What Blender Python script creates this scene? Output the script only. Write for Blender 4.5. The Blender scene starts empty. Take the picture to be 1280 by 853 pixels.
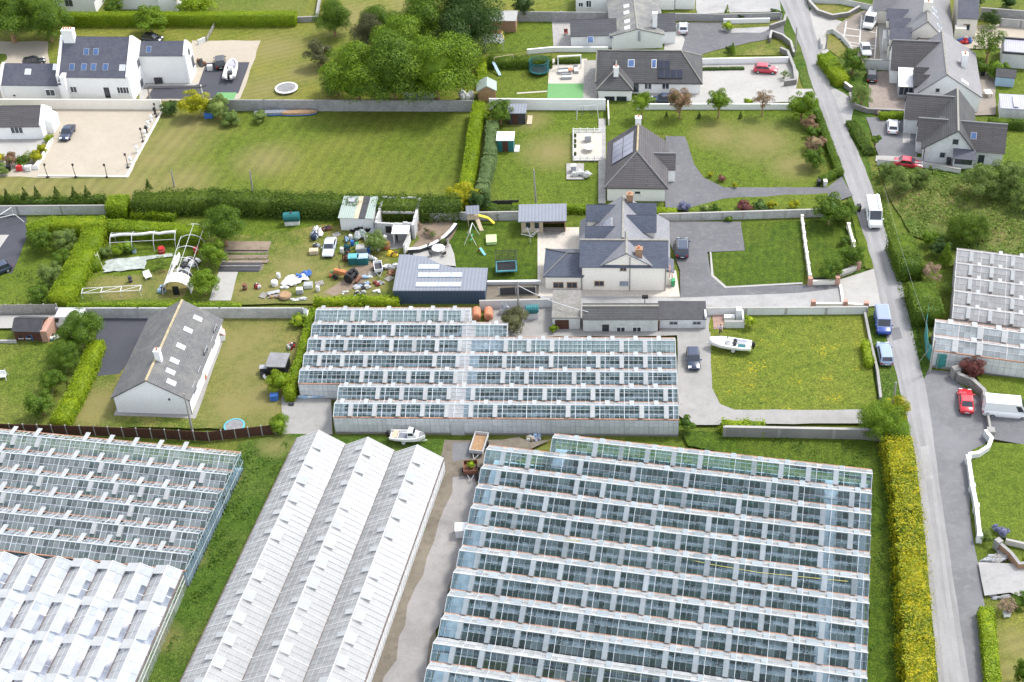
import bpy, bmesh, math, random
import numpy as np
from mathutils import Vector, Matrix
# ---------------------------------------------------------------- camera
S = bpy.context.scene
COL = S.collection
FP, HC = 1785.0, 120.0                      # focal length in photo pixels, flying height in metres
PT = math.atan(1431 / 1785); RL = math.asin(120 / 2227)
cp, sp, cr, sr = math.cos(PT), math.sin(PT), math.cos(RL), math.sin(RL)
FW = Vector((0, cp, -sp)); R0 = Vector((1, 0, 0)); U0 = Vector((0, sp, cp))
RV = cr * R0 - sr * U0; UV = sr * R0 + cr * U0
cam = bpy.data.objects.new('camera', bpy.data.cameras.new('camera'))
COL.objects.link(cam)
M = Matrix((RV, UV, -FW)).transposed().to_4x4(); M.translation = Vector((0, 0, HC))
cam.matrix_world = M
cam.data.sensor_width = 36; cam.data.lens = FP / 1280 * 36
cam.data.clip_start = 1; cam.data.clip_end = 3000
S.camera = cam
# ---------------------------------------------------------------- sky, sun, exposure
SUN_AZ, SUN_EL = math.radians(62), math.radians(55)    # compass-like: from +Y (away from camera) towards +X
w = bpy.data.worlds.new('World'); S.world = w; w.use_nodes = True
wn = w.node_tree; wn.nodes.clear()
wo = wn.nodes.new('ShaderNodeOutputWorld'); bg = wn.nodes.new('ShaderNodeBackground')
sky = wn.nodes.new('ShaderNodeTexSky'); sky.sky_type = 'NISHITA'; sky.sun_disc = False
sky.sun_elevation = SUN_EL; sky.sun_rotation = SUN_AZ
sky.air_density = 1.0; sky.dust_density = 1.5; sky.ozone_density = 1.0
hs = wn.nodes.new('ShaderNodeHueSaturation'); hs.inputs['Saturation'].default_value = 0.34
wn.links.new(sky.outputs[0], hs.inputs['Color']); wn.links.new(hs.outputs[0], bg.inputs[0])
bg.inputs[1].default_value = 0.15
wn.links.new(bg.outputs[0], wo.inputs[0])
sun = bpy.data.objects.new('sun', bpy.data.lights.new('sun', 'SUN')); COL.objects.link(sun)
sun.data.energy = 1.25; sun.data.angle = math.radians(10); sun.data.color = (1, .96, .9)
sdir = Vector((math.sin(SUN_AZ) * math.cos(SUN_EL), math.cos(SUN_AZ) * math.cos(SUN_EL), math.sin(SUN_EL)))
sun.rotation_euler = sdir.to_track_quat('Z', 'Y').to_euler(); sun.location = (0, 150, 200)
S.view_settings.view_transform = 'Standard'; S.view_settings.look = 'None'
S.view_settings.exposure = 1.5; S.view_settings.gamma = 1; S.view_settings.use_curve_mapping = False
S.cycles.max_bounces = 8; S.cycles.transparent_max_bounces = 16
S.cycles.caustics_reflective = False; S.cycles.caustics_refractive = False
random.seed(7); RNG = np.random.default_rng(7)
# ---------------------------------------------------------------- calibration helpers
def ray(px, py): return RV * (px - 640) + UV * (426.5 - py) + FW * FP
def P(px, py, z=0.0):
    d = ray(px, py); t = (z - HC) / d.z
    return (d.x * t, d.y * t)
def scale_at(px, py, z=0):                  # photo pixels per metre
    x, y = P(px, py, z); return FP / (Vector((x, y, z - HC)).dot(FW))
class Fr:                                    # local frame: x along a front base line, y away from it
    def __init__(s, a, b, z=0):
        o = P(*a, z); e = P(*b, z); dx, dy = e[0] - o[0], e[1] - o[1]
        s.o = o; s.L = math.hypot(dx, dy); s.a = math.atan2(dy, dx); s.u = (dx / s.L, dy / s.L); s.v = (-s.u[1], s.u[0])
    def l(s, px, py, z=0):
        x, y = P(px, py, z); x -= s.o[0]; y -= s.o[1]
        return (x * s.u[0] + y * s.u[1], x * s.v[0] + y * s.v[1])
    def w(s, x, y): return (s.o[0] + x * s.u[0] + y * s.v[0], s.o[1] + x * s.u[1] + y * s.v[1])
    def lray(s, px, py):
        d = ray(px, py); o = (-s.o[0], -s.o[1])
        return ((o[0] * s.u[0] + o[1] * s.u[1], o[0] * s.v[0] + o[1] * s.v[1], HC), (d.x * s.u[0] + d.y * s.u[1], d.x * s.v[0] + d.y * s.v[1], d.z))
    def hit(s, px, py, p, n):                # ray / local plane
        o, d = s.lray(px, py); o = Vector(o); d = Vector(d); n = Vector(n)
        t = (Vector(p) - o).dot(n) / d.dot(n); return o + d * t
# ---------------------------------------------------------------- mesh building
class MB:
    def __init__(s): s.v = []; s.f = []; s.m = []
    def add(s, vs, fs, m=0):
        b = len(s.v); s.v += [tuple(q) for q in vs]
        for f in fs: s.f.append(tuple(i + b for i in f)); s.m.append(m)
        return s
    def hexa(s, p, m=0): return s.add(p, [(3, 2, 1, 0), (4, 5, 6, 7), (0, 1, 5, 4), (1, 2, 6, 5), (2, 3, 7, 6), (3, 0, 4, 7)], m)
    def box(s, x0, x1, y0, y1, z0, z1, m=0):
        return s.hexa([(x0, y0, z0), (x1, y0, z0), (x1, y1, z0), (x0, y1, z0), (x0, y0, z1), (x1, y0, z1), (x1, y1, z1), (x0, y1, z1)], m)
    def obox(s, cx, cy, z0, z1, lx, ly, rz=0, m=0, tx=1.0, ty=1.0):
        c, n = math.cos(rz), math.sin(rz); o = []
        for z, kx, ky in ((z0, 1, 1), (z1, tx, ty)):
            for a, b in ((-1, -1), (1, -1), (1, 1), (-1, 1)):
                X, Y = a * lx / 2 * kx, b * ly / 2 * ky; o.append((cx + X * c - Y * n, cy + X * n + Y * c, z))
        return s.hexa(o, m)
    def prism(s, pts, z0, z1, m=0):
        n = len(pts); vs = [(x, y, z0) for x, y in pts] + [(x, y, z1) for x, y in pts]
        return s.add(vs, [tuple(range(n))[::-1], tuple(range(n, 2 * n))] + [(i, (i + 1) % n, n + (i + 1) % n, n + i) for i in range(n)], m)
    def quad(s, *p, m=0): return s.add(p, [tuple(range(len(p)))], m)
    def slab(s, p, n, t, m=0):               # quad p thickened by t along n
        n = Vector(n).normalized() * t; q = [Vector(a) for a in p]
        return s.hexa([tuple(a) for a in q] + [tuple(a + n) for a in q], m)
    def tube(s, pts, r, m=0, n=6, r2=None):
        pts = [Vector(p) for p in pts]; k = len(pts); rings = []
        for i, p in enumerate(pts):
            d = (pts[min(i + 1, k - 1)] - pts[max(i - 1, 0)]).normalized()
            a = d.cross(Vector((0, 0, 1)) if abs(d.z) < .9 else Vector((1, 0, 0))).normalized(); b = d.cross(a)
            rr = r if r2 is None else r + (r2 - r) * i / (k - 1)
            rings.append([tuple(p + (a * math.cos(t) + b * math.sin(t)) * rr) for t in [2 * math.pi * j / n for j in range(n)]])
        return s.loft(rings, m)
    def loft(s, rings, m=0, cap=True):
        n = len(rings[0]); vs = [q for r in rings for q in r]; fs = []
        for i in range(len(rings) - 1):
            for j in range(n): fs.append((i * n + j, i * n + (j + 1) % n, (i + 1) * n + (j + 1) % n, (i + 1) * n + j))
        if cap: fs += [tuple(range(n))[::-1], tuple(range((len(rings) - 1) * n, len(rings) * n))]
        return s.add(vs, fs, m)
    def lathe(s, prof, cx=0, cy=0, m=0, n=12, sx=1, sy=1):
        return s.loft([[(cx + r * sx * math.cos(2 * math.pi * j / n), cy + r * sy * math.sin(2 * math.pi * j / n), z) for j in range(n)] for r, z in prof], m)
    def blob(s, c, r, m=0, seed=0, jit=.15, n=8, k=5):
        rg = random.Random(seed); rings = []
        for i in range(k + 1):
            t = math.pi * (i + .02) / (k + .04) - math.pi / 2
            rings.append([(c[0] + r[0] * math.cos(t) * math.cos(2 * math.pi * j / n) * (1 + rg.uniform(-jit, jit)),
                           c[1] + r[1] * math.cos(t) * math.sin(2 * math.pi * j / n) * (1 + rg.uniform(-jit, jit)),
                           c[2] + r[2] * math.sin(t) * (1 + rg.uniform(-jit, jit))) for j in range(n)])
        return s.loft(rings, m)
    def build(s, name, mats, parent=None, smooth=False, fix=True, loc=None, rz=0, label=None):
        me = bpy.data.meshes.new(name); me.from_pydata(s.v, [], s.f)
        if not isinstance(mats, (list, tuple)): mats = [mats]
        for a in mats: me.materials.append(a)
        if len(mats) > 1: me.polygons.foreach_set('material_index', s.m)
        if fix:
            bm = bmesh.new(); bm.from_mesh(me); bmesh.ops.recalc_face_normals(bm, faces=bm.faces); bm.to_mesh(me); bm.free()
        uvl = me.uv_layers.new(name='UVMap'); vs = me.vertices; buf = []
        for p in me.polygons:
            n = p.normal
            t = Vector((1, 0, 0)) if abs(n.z) > .995 else Vector((-n.y, n.x, 0)).normalized()
            if t.x < 0 or (abs(t.x) < 1e-6 and t.y < 0): t = -t
            b = n.cross(t)
            if b.z < 0 or (abs(b.z) < 1e-6 and b.y < 0): b = -b
            for li in p.loop_indices:
                q = vs[me.loops[li].vertex_index].co; buf += [q.dot(t), q.dot(b)]
        uvl.data.foreach_set('uv', buf)
        if smooth: me.polygons.foreach_set('use_smooth', [True] * len(me.polygons))
        o = bpy.data.objects.new(name, me); COL.objects.link(o)
        if parent: o.parent = parent
        if loc: o.location = loc
        o.rotation_euler.z = rz
        if label: o['label'] = label
        return o
def tag(o, label=None, cat=None, group=None, kind=None):
    if label: o['label'] = label
    if cat: o['category'] = cat
    if group: o['group'] = group
    if kind: o['kind'] = kind
    return o
def thing(name, label, cat, loc=(0, 0, 0), rz=0, group=None):
    o = bpy.data.objects.new(name, None); COL.objects.link(o); o.empty_display_size = .3
    o.location = loc; o.rotation_euler = (0, 0, rz); return tag(o, label, cat, group)
def npmesh(name, V, nq, mat, parent=None, core=None):   # V: (n*4,3) separate quads (+ optional core MB)
    V = np.asarray(V, dtype=np.float64); nv = len(V); nf = nv // 4
    idx = np.arange(nv)
    cv = np.array(core.v) if core and core.v else np.zeros((0, 3)); cf = core.f if core else []
    allv = np.concatenate([V, cv]); loops = list(idx); starts = list(range(0, nv, 4)); tot = [4] * nf
    for f in cf: starts.append(len(loops)); loops += [i + nv for i in f]; tot.append(len(f))
    me = bpy.data.meshes.new(name); me.vertices.add(len(allv)); me.vertices.foreach_set('co', allv.ravel())
    me.loops.add(len(loops)); me.loops.foreach_set('vertex_index', loops)
    me.polygons.add(len(starts)); me.polygons.foreach_set('loop_start', starts); me.polygons.foreach_set('loop_total', tot)
    me.update(calc_edges=True); me.validate(); me.materials.append(mat)
    o = bpy.data.objects.new(name, me); COL.objects.link(o)
    if parent: o.parent = parent
    return o
def leafquads(C, N, size, rng, tilt=.5, asp=1.5):
    n = len(C); N = N + rng.normal(0, tilt, (n, 3)); N /= np.linalg.norm(N, axis=1)[:, None] + 1e-9
    T = rng.normal(0, 1, (n, 3)); T -= (T * N).sum(1)[:, None] * N; T /= np.linalg.norm(T, axis=1)[:, None] + 1e-9
    B = np.cross(N, T); s = (size * rng.uniform(.6, 1.3, n))[:, None] / 2
    T = T * s * asp; B = B * s / asp * 1.2
    return np.stack([C - T, C - B * 1.0, C + T, C + B], 1).reshape(-1, 3)
# ---------------------------------------------------------------- materials
MATS = {}
def nodes(name, rough=.8, spec=.3):
    m = bpy.data.materials.new(name); m.use_nodes = True; nt = m.node_tree
    b = nt.nodes['Principled BSDF']; b.inputs['Roughness'].default_value = rough; b.inputs['Specular IOR Level'].default_value = spec
    return m, nt, b
def nz(nt, scale, detail=4, coord='Object', rough=.6, dist=0, vec=None):
    t = nt.nodes.new('ShaderNodeTexNoise'); t.inputs['Scale'].default_value = scale; t.inputs['Detail'].default_value = detail
    t.inputs['Roughness'].default_value = rough; t.inputs['Distortion'].default_value = dist
    if vec is None:
        c = nt.nodes.new('ShaderNodeTexCoord') if coord != 'World' else nt.nodes.new('ShaderNodeNewGeometry')
        vec = c.outputs[coord] if coord != 'World' else c.outputs['Position']
    nt.links.new(vec, t.inputs['Vector']); return t.outputs['Fac']
def ramp(nt, fac, stops):
    r = nt.nodes.new('ShaderNodeValToRGB'); e = r.color_ramp.elements
    while len(e) < len(stops): e.new(.5)
    for a, (p, c) in zip(e, stops): a.position = p; a.color = (*c, 1) if len(c) == 3 else c
    nt.links.new(fac, r.inputs[0]); return r.outputs[0]
def mix(nt, fac, a, b, mode='MIX'):
    x = nt.nodes.new('ShaderNodeMix'); x.data_type = 'RGBA'; x.blend_type = mode
    for i, val in ((0, fac), (6, a), (7, b)):
        if hasattr(val, 'links'): nt.links.new(val, x.inputs[i])
        else: x.inputs[i].default_value = val if i == 0 else (*val, 1)
    return x.outputs[2]
def math_(nt, op, a, b=0.0):
    x = nt.nodes.new('ShaderNodeMath'); x.operation = op
    for i, val in ((0, a), (1, b)):
        if hasattr(val, 'links'): nt.links.new(val, x.inputs[i])
        else: x.inputs[i].default_value = val
    return x.outputs[0]
def bump(nt, b, h, strength=.4, dist=.05):
    n = nt.nodes.new('ShaderNodeBump'); n.inputs['Strength'].default_value = strength; n.inputs['Distance'].default_value = dist
    nt.links.new(h, n.inputs['Height']); nt.links.new(n.outputs[0], b.inputs['Normal'])
def flat(name, col, rough=.7, var=.12, sc=1.5, spec=.3, metal=0, coat=0):
    if name in MATS: return MATS[name]
    m, nt, b = nodes(name, rough, spec)
    n = nz(nt, sc, 5, 'World'); d = tuple(c * (1 - var) for c in col); l = tuple(min(1, c * (1 + var)) for c in col)
    nt.links.new(ramp(nt, n, [(.3, d), (.7, l)]), b.inputs['Base Color']); b.inputs['Metallic'].default_value = metal
    b.inputs['Coat Weight'].default_value = coat
    MATS[name] = m; return m
def weathered(name, col, stain, rough=.85, sc=.8, amt=.5, fine=6):   # render, concrete: streaks and stains
    if name in MATS: return MATS[name]
    m, nt, b = nodes(name, rough)
    n1 = nz(nt, sc, 6, 'World', .65, .5); n2 = nz(nt, fine, 4, 'World')
    f = math_(nt, 'MULTIPLY', ramp(nt, n1, [(.42, (0, 0, 0)), (.72, (1, 1, 1))]), amt)
    c = mix(nt, f, col, stain); c = mix(nt, .25, c, ramp(nt, n2, [(.3, tuple(x * .6 for x in col)), (.7, tuple(min(1, x * 1.25) for x in col))]))
    nt.links.new(c, b.inputs['Base Color']); bump(nt, b, n2, .25, .02); MATS[name] = m; return m
def grass(name, cols, dry=None, dryamt=.5, patch=.12, stripe=0, sa=0, flower=None, fthr=.7, spots=(), scol=(.185, .165, .062)):
    m, nt, b = nodes(name, .9, .15)
    big = nz(nt, patch, 5, 'World', .6, .3); mid = nz(nt, .9, 4, 'World', .7); fine = nz(nt, 7, 3, 'World', .7)
    c = ramp(nt, mid, [(.3, cols[0]), (.5, cols[1]), (.72, cols[2])])
    if dry: c = mix(nt, math_(nt, 'MULTIPLY', ramp(nt, big, [(.45, (0, 0, 0)), (.68, (1, 1, 1))]), dryamt), c, dry)
    c = mix(nt, .8, c, ramp(nt, fine, [(.32, (.12, .12, .12)), (.68, (.84, .84, .80))]), 'OVERLAY'); f3 = nz(nt, 2.6, 4, 'World', .75); c = mix(nt, .55, c, ramp(nt, f3, [(.3, (.2, .2, .2)), (.7, (.8, .8, .78))]), 'OVERLAY')
    if spots:
        g0 = nt.nodes.new('ShaderNodeNewGeometry').outputs['Position']; acc = None
        for px, py, rr in spots:
            dn = nt.nodes.new('ShaderNodeVectorMath'); dn.operation = 'DISTANCE'; nt.links.new(g0, dn.inputs[0]); dn.inputs[1].default_value = (*P(px, py), 0)
            mr = nt.nodes.new('ShaderNodeMapRange'); mr.inputs[1].default_value = rr; mr.inputs[2].default_value = rr * .15; nt.links.new(dn.outputs['Value'], mr.inputs[0])
            acc = mr.outputs[0] if acc is None else math_(nt, 'MAXIMUM', acc, mr.outputs[0])
        k = math_(nt, 'MULTIPLY', acc, math_(nt, 'MULTIPLY', math_(nt, 'ADD', mid, big), .85)); c = mix(nt, k, c, scol)
    if stripe:
        g = nt.nodes.new('ShaderNodeNewGeometry'); mp = nt.nodes.new('ShaderNodeMapping'); mp.inputs['Rotation'].default_value[2] = sa
        nt.links.new(g.outputs['Position'], mp.inputs['Vector'])
        wv = nt.nodes.new('ShaderNodeTexWave'); wv.inputs['Scale'].default_value = stripe; wv.inputs['Distortion'].default_value = 1.5; wv.inputs['Detail'].default_value = 2; wv.inputs['Detail Scale'].default_value = .6
        nt.links.new(mp.outputs[0], wv.inputs['Vector'])
        c = mix(nt, .3, c, ramp(nt, wv.outputs['Fac'], [(.3, (.42, .42, .42)), (.7, (.6, .6, .56))]), 'OVERLAY')
    if flower:
        f1 = nz(nt, .28, 4, 'World', .6); f2 = nz(nt, 3.2, 2, 'World', .6)
        k = math_(nt, 'MULTIPLY', ramp(nt, f1, [(fthr - .12, (0, 0, 0)), (fthr + .02, (1, 1, 1))]), ramp(nt, f2, [(.52, (0, 0, 0)), (.66, (1, 1, 1))]))
        c = mix(nt, k, c, flower)
    nt.links.new(c, b.inputs['Base Color']); bump(nt, b, fine, .6, .12); MATS[name] = m; return m
def tarmac(name, col, var=.2, stain=None, rough=.85, streak=0, sa=0):
    m, nt, b = nodes(name, rough, .25)
    n1 = nz(nt, .22, 6, 'World', .6, .6); n2 = nz(nt, 9, 3, 'World', .7); n3 = nz(nt, 1.2, 5, 'World', .7, .4)
    c = ramp(nt, n1, [(.3, tuple(x * (1 - var) for x in col)), (.7, tuple(x * (1 + var) for x in col))])
    c = mix(nt, .22, c, ramp(nt, n2, [(.3, tuple(x * .5 for x in col)), (.7, tuple(x * 1.5 for x in col))]))
    if stain: c = mix(nt, math_(nt, 'MULTIPLY', ramp(nt, n3, [(.5, (0, 0, 0)), (.72, (1, 1, 1))]), .6), c, stain)
    if streak:
        g = nt.nodes.new('ShaderNodeNewGeometry'); mp = nt.nodes.new('ShaderNodeMapping'); mp.vector_type = 'TEXTURE'; mp.inputs['Rotation'].default_value[2] = sa; mp.inputs['Scale'].default_value = (1, 14, 1)
        nt.links.new(g.outputs['Position'], mp.inputs['Vector'])
        n4 = nz(nt, .9, 4, vec=mp.outputs[0]); c = mix(nt, streak, c, ramp(nt, n4, [(.35, tuple(x * .55 for x in col)), (.65, tuple(x * 1.5 for x in col))]))
    nt.links.new(c, b.inputs['Base Color']); bump(nt, b, n2, .2, .01); MATS[name] = m; return m
def bricky(name, c1, c2, mortar, bw, bh, ms=.02, rough=.8, stain=None, sam=.4, offset=.5, bmp=.3, spec=.3):  # slates, tiles, bricks, slabs: real courses in metres
    if name in MATS: return MATS[name]
    m, nt, b = nodes(name, rough, spec)
    uv = nt.nodes.new('ShaderNodeTexCoord'); t = nt.nodes.new('ShaderNodeTexBrick')
    nt.links.new(uv.outputs['UV'], t.inputs['Vector']); t.offset = offset
    for k, val in (('Color1', c1), ('Color2', c2), ('Mortar', mortar)): t.inputs[k].default_value = (*val, 1)
    for k, val in (('Scale', 1), ('Mortar Size', ms), ('Mortar Smooth', .3), ('Bias', 0), ('Brick Width', bw), ('Row Height', bh)): t.inputs[k].default_value = val
    c = t.outputs['Color']; n1 = nz(nt, .5, 6, 'World', .65, .4); n2 = nz(nt, 5, 4, 'World', .7)
    c = mix(nt, .45, c, ramp(nt, n2, [(.3, (.33, .33, .33)), (.7, (.72, .72, .72))]), 'OVERLAY')
    if stain: c = mix(nt, math_(nt, 'MULTIPLY', ramp(nt, n1, [(.45, (0, 0, 0)), (.7, (1, 1, 1))]), sam), c, stain)
    nt.links.new(c, b.inputs['Base Color']); bump(nt, b, t.outputs['Fac'], -bmp, .02); MATS[name] = m; return m
def ribbed(name, col, pitch=.3, rough=.5, metal=0, depth=.04, dark=.7, stain=None):  # profiled sheet: ribs run up the slope
    if name in MATS: return MATS[name]
    m, nt, b = nodes(name, rough); b.inputs['Metallic'].default_value = metal
    uv = nt.nodes.new('ShaderNodeTexCoord'); wv = nt.nodes.new('ShaderNodeTexWave'); wv.inputs['Scale'].default_value = .314 / pitch; wv.inputs['Distortion'].default_value = 0
    nt.links.new(uv.outputs['UV'], wv.inputs['Vector'])
    c = ramp(nt, wv.outputs['Fac'], [(0, tuple(x * dark for x in col)), (.25, col), (1, col)])
    n1 = nz(nt, .8, 6, 'World', .6, .4); c = mix(nt, .3, c, ramp(nt, n1, [(.3, stain or tuple(x * .75 for x in col)), (.65, col)]))
    nt.links.new(c, b.inputs['Base Color']); bump(nt, b, wv.outputs['Fac'], .5, depth); MATS[name] = m; return m
def leafmat(name, d, mcol, l, tr=.3, extra=None, ex=.0):
    m = bpy.data.materials.new(name); m.use_nodes = True; nt = m.node_tree; nt.nodes.clear()
    o = nt.nodes.new('ShaderNodeOutputMaterial'); g = nt.nodes.new('ShaderNodeNewGeometry')
    r = g.outputs['Random Per Island']; n = nz(nt, .45, 3, 'World', .6)
    f = math_(nt, 'ADD', math_(nt, 'MULTIPLY', r, .55), math_(nt, 'MULTIPLY', n, .45))
    st = [(.22, d), (.5, mcol), (.78, l)]
    c = ramp(nt, f, st)
    if extra:
        n2 = nz(nt, 1.1, 4, 'World', .7, .5); c = mix(nt, ramp(nt, math_(nt, 'ADD', math_(nt, 'MULTIPLY', n2, .9), math_(nt, 'MULTIPLY', r, .1)), [(.5 - ex, (0, 0, 0)), (.62 - ex, (1, 1, 1))]), c, extra)
    a = nt.nodes.new('ShaderNodeBsdfDiffuse'); t = nt.nodes.new('ShaderNodeBsdfTranslucent'); gl = nt.nodes.new('ShaderNodeBsdfGlossy')
    gl.inputs['Roughness'].default_value = .5; gl.inputs['Color'].default_value = (.8, .85, .8, 1)
    nt.links.new(c, a.inputs[0]); nt.links.new(c, t.inputs[0])
    x = nt.nodes.new('ShaderNodeMixShader'); x.inputs[0].default_value = tr; nt.links.new(a.outputs[0], x.inputs[1]); nt.links.new(t.outputs[0], x.inputs[2])
    y = nt.nodes.new('ShaderNodeMixShader'); y.inputs[0].default_value = .015; nt.links.new(x.outputs[0], y.inputs[1]); nt.links.new(gl.outputs[0], y.inputs[2])
    nt.links.new(y.outputs[0], o.inputs[0]); MATS[name] = m; return m
def glassmat(name, tint, white, spread, wcol=(.8, .82, .82), refl=1.0, blue=None):   # thin pane; per-pane film: chalk / dirt, and painted-in sky reflection
    m = bpy.data.materials.new(name); m.use_nodes = True; nt = m.node_tree; nt.nodes.clear()
    o = nt.nodes.new('ShaderNodeOutputMaterial'); g = nt.nodes.new('ShaderNodeNewGeometry')
    tr = nt.nodes.new('ShaderNodeBsdfTransparent'); tr.inputs[0].default_value = (*tint, 1)
    gl = nt.nodes.new('ShaderNodeBsdfGlossy'); gl.inputs['Roughness'].default_value = .03
    fr = nt.nodes.new('ShaderNodeFresnel'); fr.inputs[0].default_value = 1.5
    f2 = math_(nt, 'MINIMUM', math_(nt, 'MULTIPLY', fr.outputs[0], 1.7 * refl), .95)
    x = nt.nodes.new('ShaderNodeMixShader'); nt.links.new(f2, x.inputs[0]); nt.links.new(tr.outputs[0], x.inputs[1]); nt.links.new(gl.outputs[0], x.inputs[2])
    df = nt.nodes.new('ShaderNodeBsdfDiffuse'); tl = nt.nodes.new('ShaderNodeBsdfTranslucent')
    n2 = nz(nt, 1.1, 5, 'World', .7)
    cc = ramp(nt, n2, [(.3, tuple(v * .86 for v in wcol)), (.65, wcol)])
    nt.links.new(cc, df.inputs[0]); nt.links.new(cc, tl.inputs[0])
    y = nt.nodes.new('ShaderNodeMixShader'); y.inputs[0].default_value = .3; nt.links.new(df.outputs[0], y.inputs[1]); nt.links.new(tl.outputs[0], y.inputs[2])
    n = nz(nt, .5, 4, 'World', .7)
    k = math_(nt, 'ADD', math_(nt, 'ADD', math_(nt, 'MULTIPLY', math_(nt, 'SUBTRACT', g.outputs['Random Per Island'], .5), spread), white), math_(nt, 'MULTIPLY', math_(nt, 'SUBTRACT', n, .5), spread * .9))
    cl = nt.nodes.new('ShaderNodeClamp'); nt.links.new(k, cl.inputs[0]); cl.inputs[1].default_value = .02; cl.inputs[2].default_value = .97
    z = nt.nodes.new('ShaderNodeMixShader'); nt.links.new(cl.outputs[0], z.inputs[0]); nt.links.new(x.outputs[0], z.inputs[1]); nt.links.new(y.outputs[0], z.inputs[2])
    nt.links.new(z.outputs[0], o.inputs[0]); MATS[name] = m; return m
# ---------------------------------------------------------------- material instances
grass('ground_grass', [(0.055, 0.084, 0.010), (0.085, 0.120, 0.015), (0.123, 0.152, 0.026)], (0.173, 0.167, 0.046), .7, .06)
grass('lush', [(0.052, 0.083, 0.008), (0.082, 0.122, 0.012), (0.113, 0.151, 0.018)], (0.121, 0.149, 0.021), .6, .07, spots=[(950, 178, 9), (990, 205, 6), (690, 190, 7), (660, 150, 5), (900, 170, 6)])
grass('field', [(0.056, 0.086, 0.011), (0.088, 0.122, 0.014), (0.122, 0.153, 0.022)], (0.167, 0.167, 0.036), .55, .05, .16, .3, spots=[(190, 200, 9), (215, 175, 10), (165, 235, 12), (110, 236, 10), (50, 236, 10), (-10, 236, 12), (240, 155, 9), (225, 225, 8), (330, 200, 7)])
grass('dryfield', [(0.050, 0.083, 0.012), (0.086, 0.120, 0.020), (0.127, 0.149, 0.032)], (0.183, 0.188, 0.058), .85, .09)
grass('mown', [(0.076, 0.101, 0.013), (0.120, 0.142, 0.021), (0.165, 0.175, 0.033)], (0.201, 0.184, 0.042), .8, .07, .22, 1.2, spots=[(345, 60, 9), (330, 110, 8), (440, 20, 10), (380, 90, 6), (520, 5, 9), (1270, 810, 4), (1258, 840, 3), (1040, 60, 4), (1035, 12, 3)])
grass('deep', [(0.030, 0.060, 0.006), (0.050, 0.086, 0.007), (0.073, 0.115, 0.011)], (0.092, 0.117, 0.016), .5, .1, .3, .2)
grass('butter', [(0.068, 0.101, 0.012), (0.106, 0.139, 0.017), (0.139, 0.163, 0.024)], (0.156, 0.163, 0.026), .6, .1, 0, 0, (0.390, 0.318, 0.012), .66)
grass('rough', [(0.029, 0.066, 0.006), (0.050, 0.094, 0.011), (0.074, 0.122, 0.017)], (0.106, 0.130, 0.030), .6, .12, spots=[(200, 800, 3), (285, 600, 2.5), (240, 700, 2.5), (1130, 250, 7), (1200, 260, 9), (1250, 290, 7), (345, 560, 3)])
grass('worn', [(0.056, 0.087, 0.012), (0.092, 0.122, 0.020), (0.136, 0.145, 0.033)], (0.220, 0.183, 0.065), .85, .16, spots=[(440, 352, 7), (410, 370, 6), (330, 365, 6), (370, 335, 6), (455, 340, 4), (300, 430, 9), (330, 500, 9), (320, 460, 8), (120, 510, 6), (290, 510, 6), (160, 365, 6), (220, 360, 5)])
tarmac('road', (.235, .230, .232), .12, (.30, .295, .29), .9, .3, -math.atan2(P(1150,620)[0]-P(1110,430)[0], P(1150,620)[1]-P(1110,430)[1]) )
tarmac('roadpale', (.262, .258, .258), .12, (.22, .215, .215)); tarmac('apron', (.150, .150, .158), .2, (.21, .21, .21))
tarmac('asphalt', (.120, .120, .128), .18, (.19, .185, .18))
tarmac('darkasphalt', (.058, .060, .072), .15)
tarmac('concrete', (.270, .262, .250), .15, (.19, .185, .175))
tarmac('paleconcrete', (.34, .33, .31), .1, (.27, .26, .245))
tarmac('sand', (.36, .318, .255), .08, (.31, .27, .215))
tarmac('mud', (.155, .135, .105), .35, (.07, .055, .04))
tarmac('wetpath', (.235, .222, .212), .3, (.18, .165, .15), .6)
tarmac('tanpark', (.235, .205, .175), .15, (.17, .15, .13))
tarmac('soil', (.20, .155, .115), .25, (.10, .075, .055))
tarmac('greenmat', (.13, .29, .115), .06); tarmac('gravelgrey', (.30, .295, .29), .2, (.2, .2, .2)); tarmac('whitefloor', (.78, .77, .84), .08, (.60, .60, .66))
bricky('pavers', (.235, .19, .165), (.30, .245, .21), (.17, .15, .13), .4, .4, .03, .85, (.18, .16, .14))
bricky('greypave', (.30, .29, .28), (.36, .35, .33), (.22, .21, .20), .6, .6, .03, .85, (.22, .21, .2))
bricky('creampave', (.42, .385, .335), (.47, .43, .375), (.36, .33, .29), .6, .6, .02, .8, (.46, .42, .37))
bricky('redpave', (.26, .155, .13), (.34, .22, .18), (.22, .18, .15), .45, .45, .03, .85)
weathered('whitewall', (.82, .82, .815), (.66, .66, .64), .85, .5, .35); weathered('greywhite', (.66, .67, .68), (.36, .36, .35), .9, .7, .7)
weathered('cream', (.82, .775, .69), (.70, .66, .58), .85, .5, .3); weathered('creampaint', (.80, .76, .68), (.6, .57, .5), .85, .6, .4)
weathered('palewall', (.62, .63, .63), (.42, .42, .41), .9, .6, .6)
bricky('blockwall', (.27, .27, .275), (.33, .33, .33), (.24, .24, .24), .45, .22, .015, .9, (.17, .17, .17), .6)
bricky('paleblock', (.40, .40, .40), (.47, .47, .465), (.36, .36, .36), .45, .22, .015, .9, (.24, .24, .23), .6)
bricky('rubble', (.20, .19, .175), (.32, .30, .28), (.13, .125, .12), .35, .2, .04, .9, (.12, .13, .09), .5)
bricky('redbrick', (.36, .15, .095), (.44, .21, .14), (.38, .34, .30), .22, .075, .012, .85)
bricky('brownbrick', (.30, .16, .085), (.36, .20, .11), (.25, .2, .16), .22, .075, .012, .85)
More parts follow.
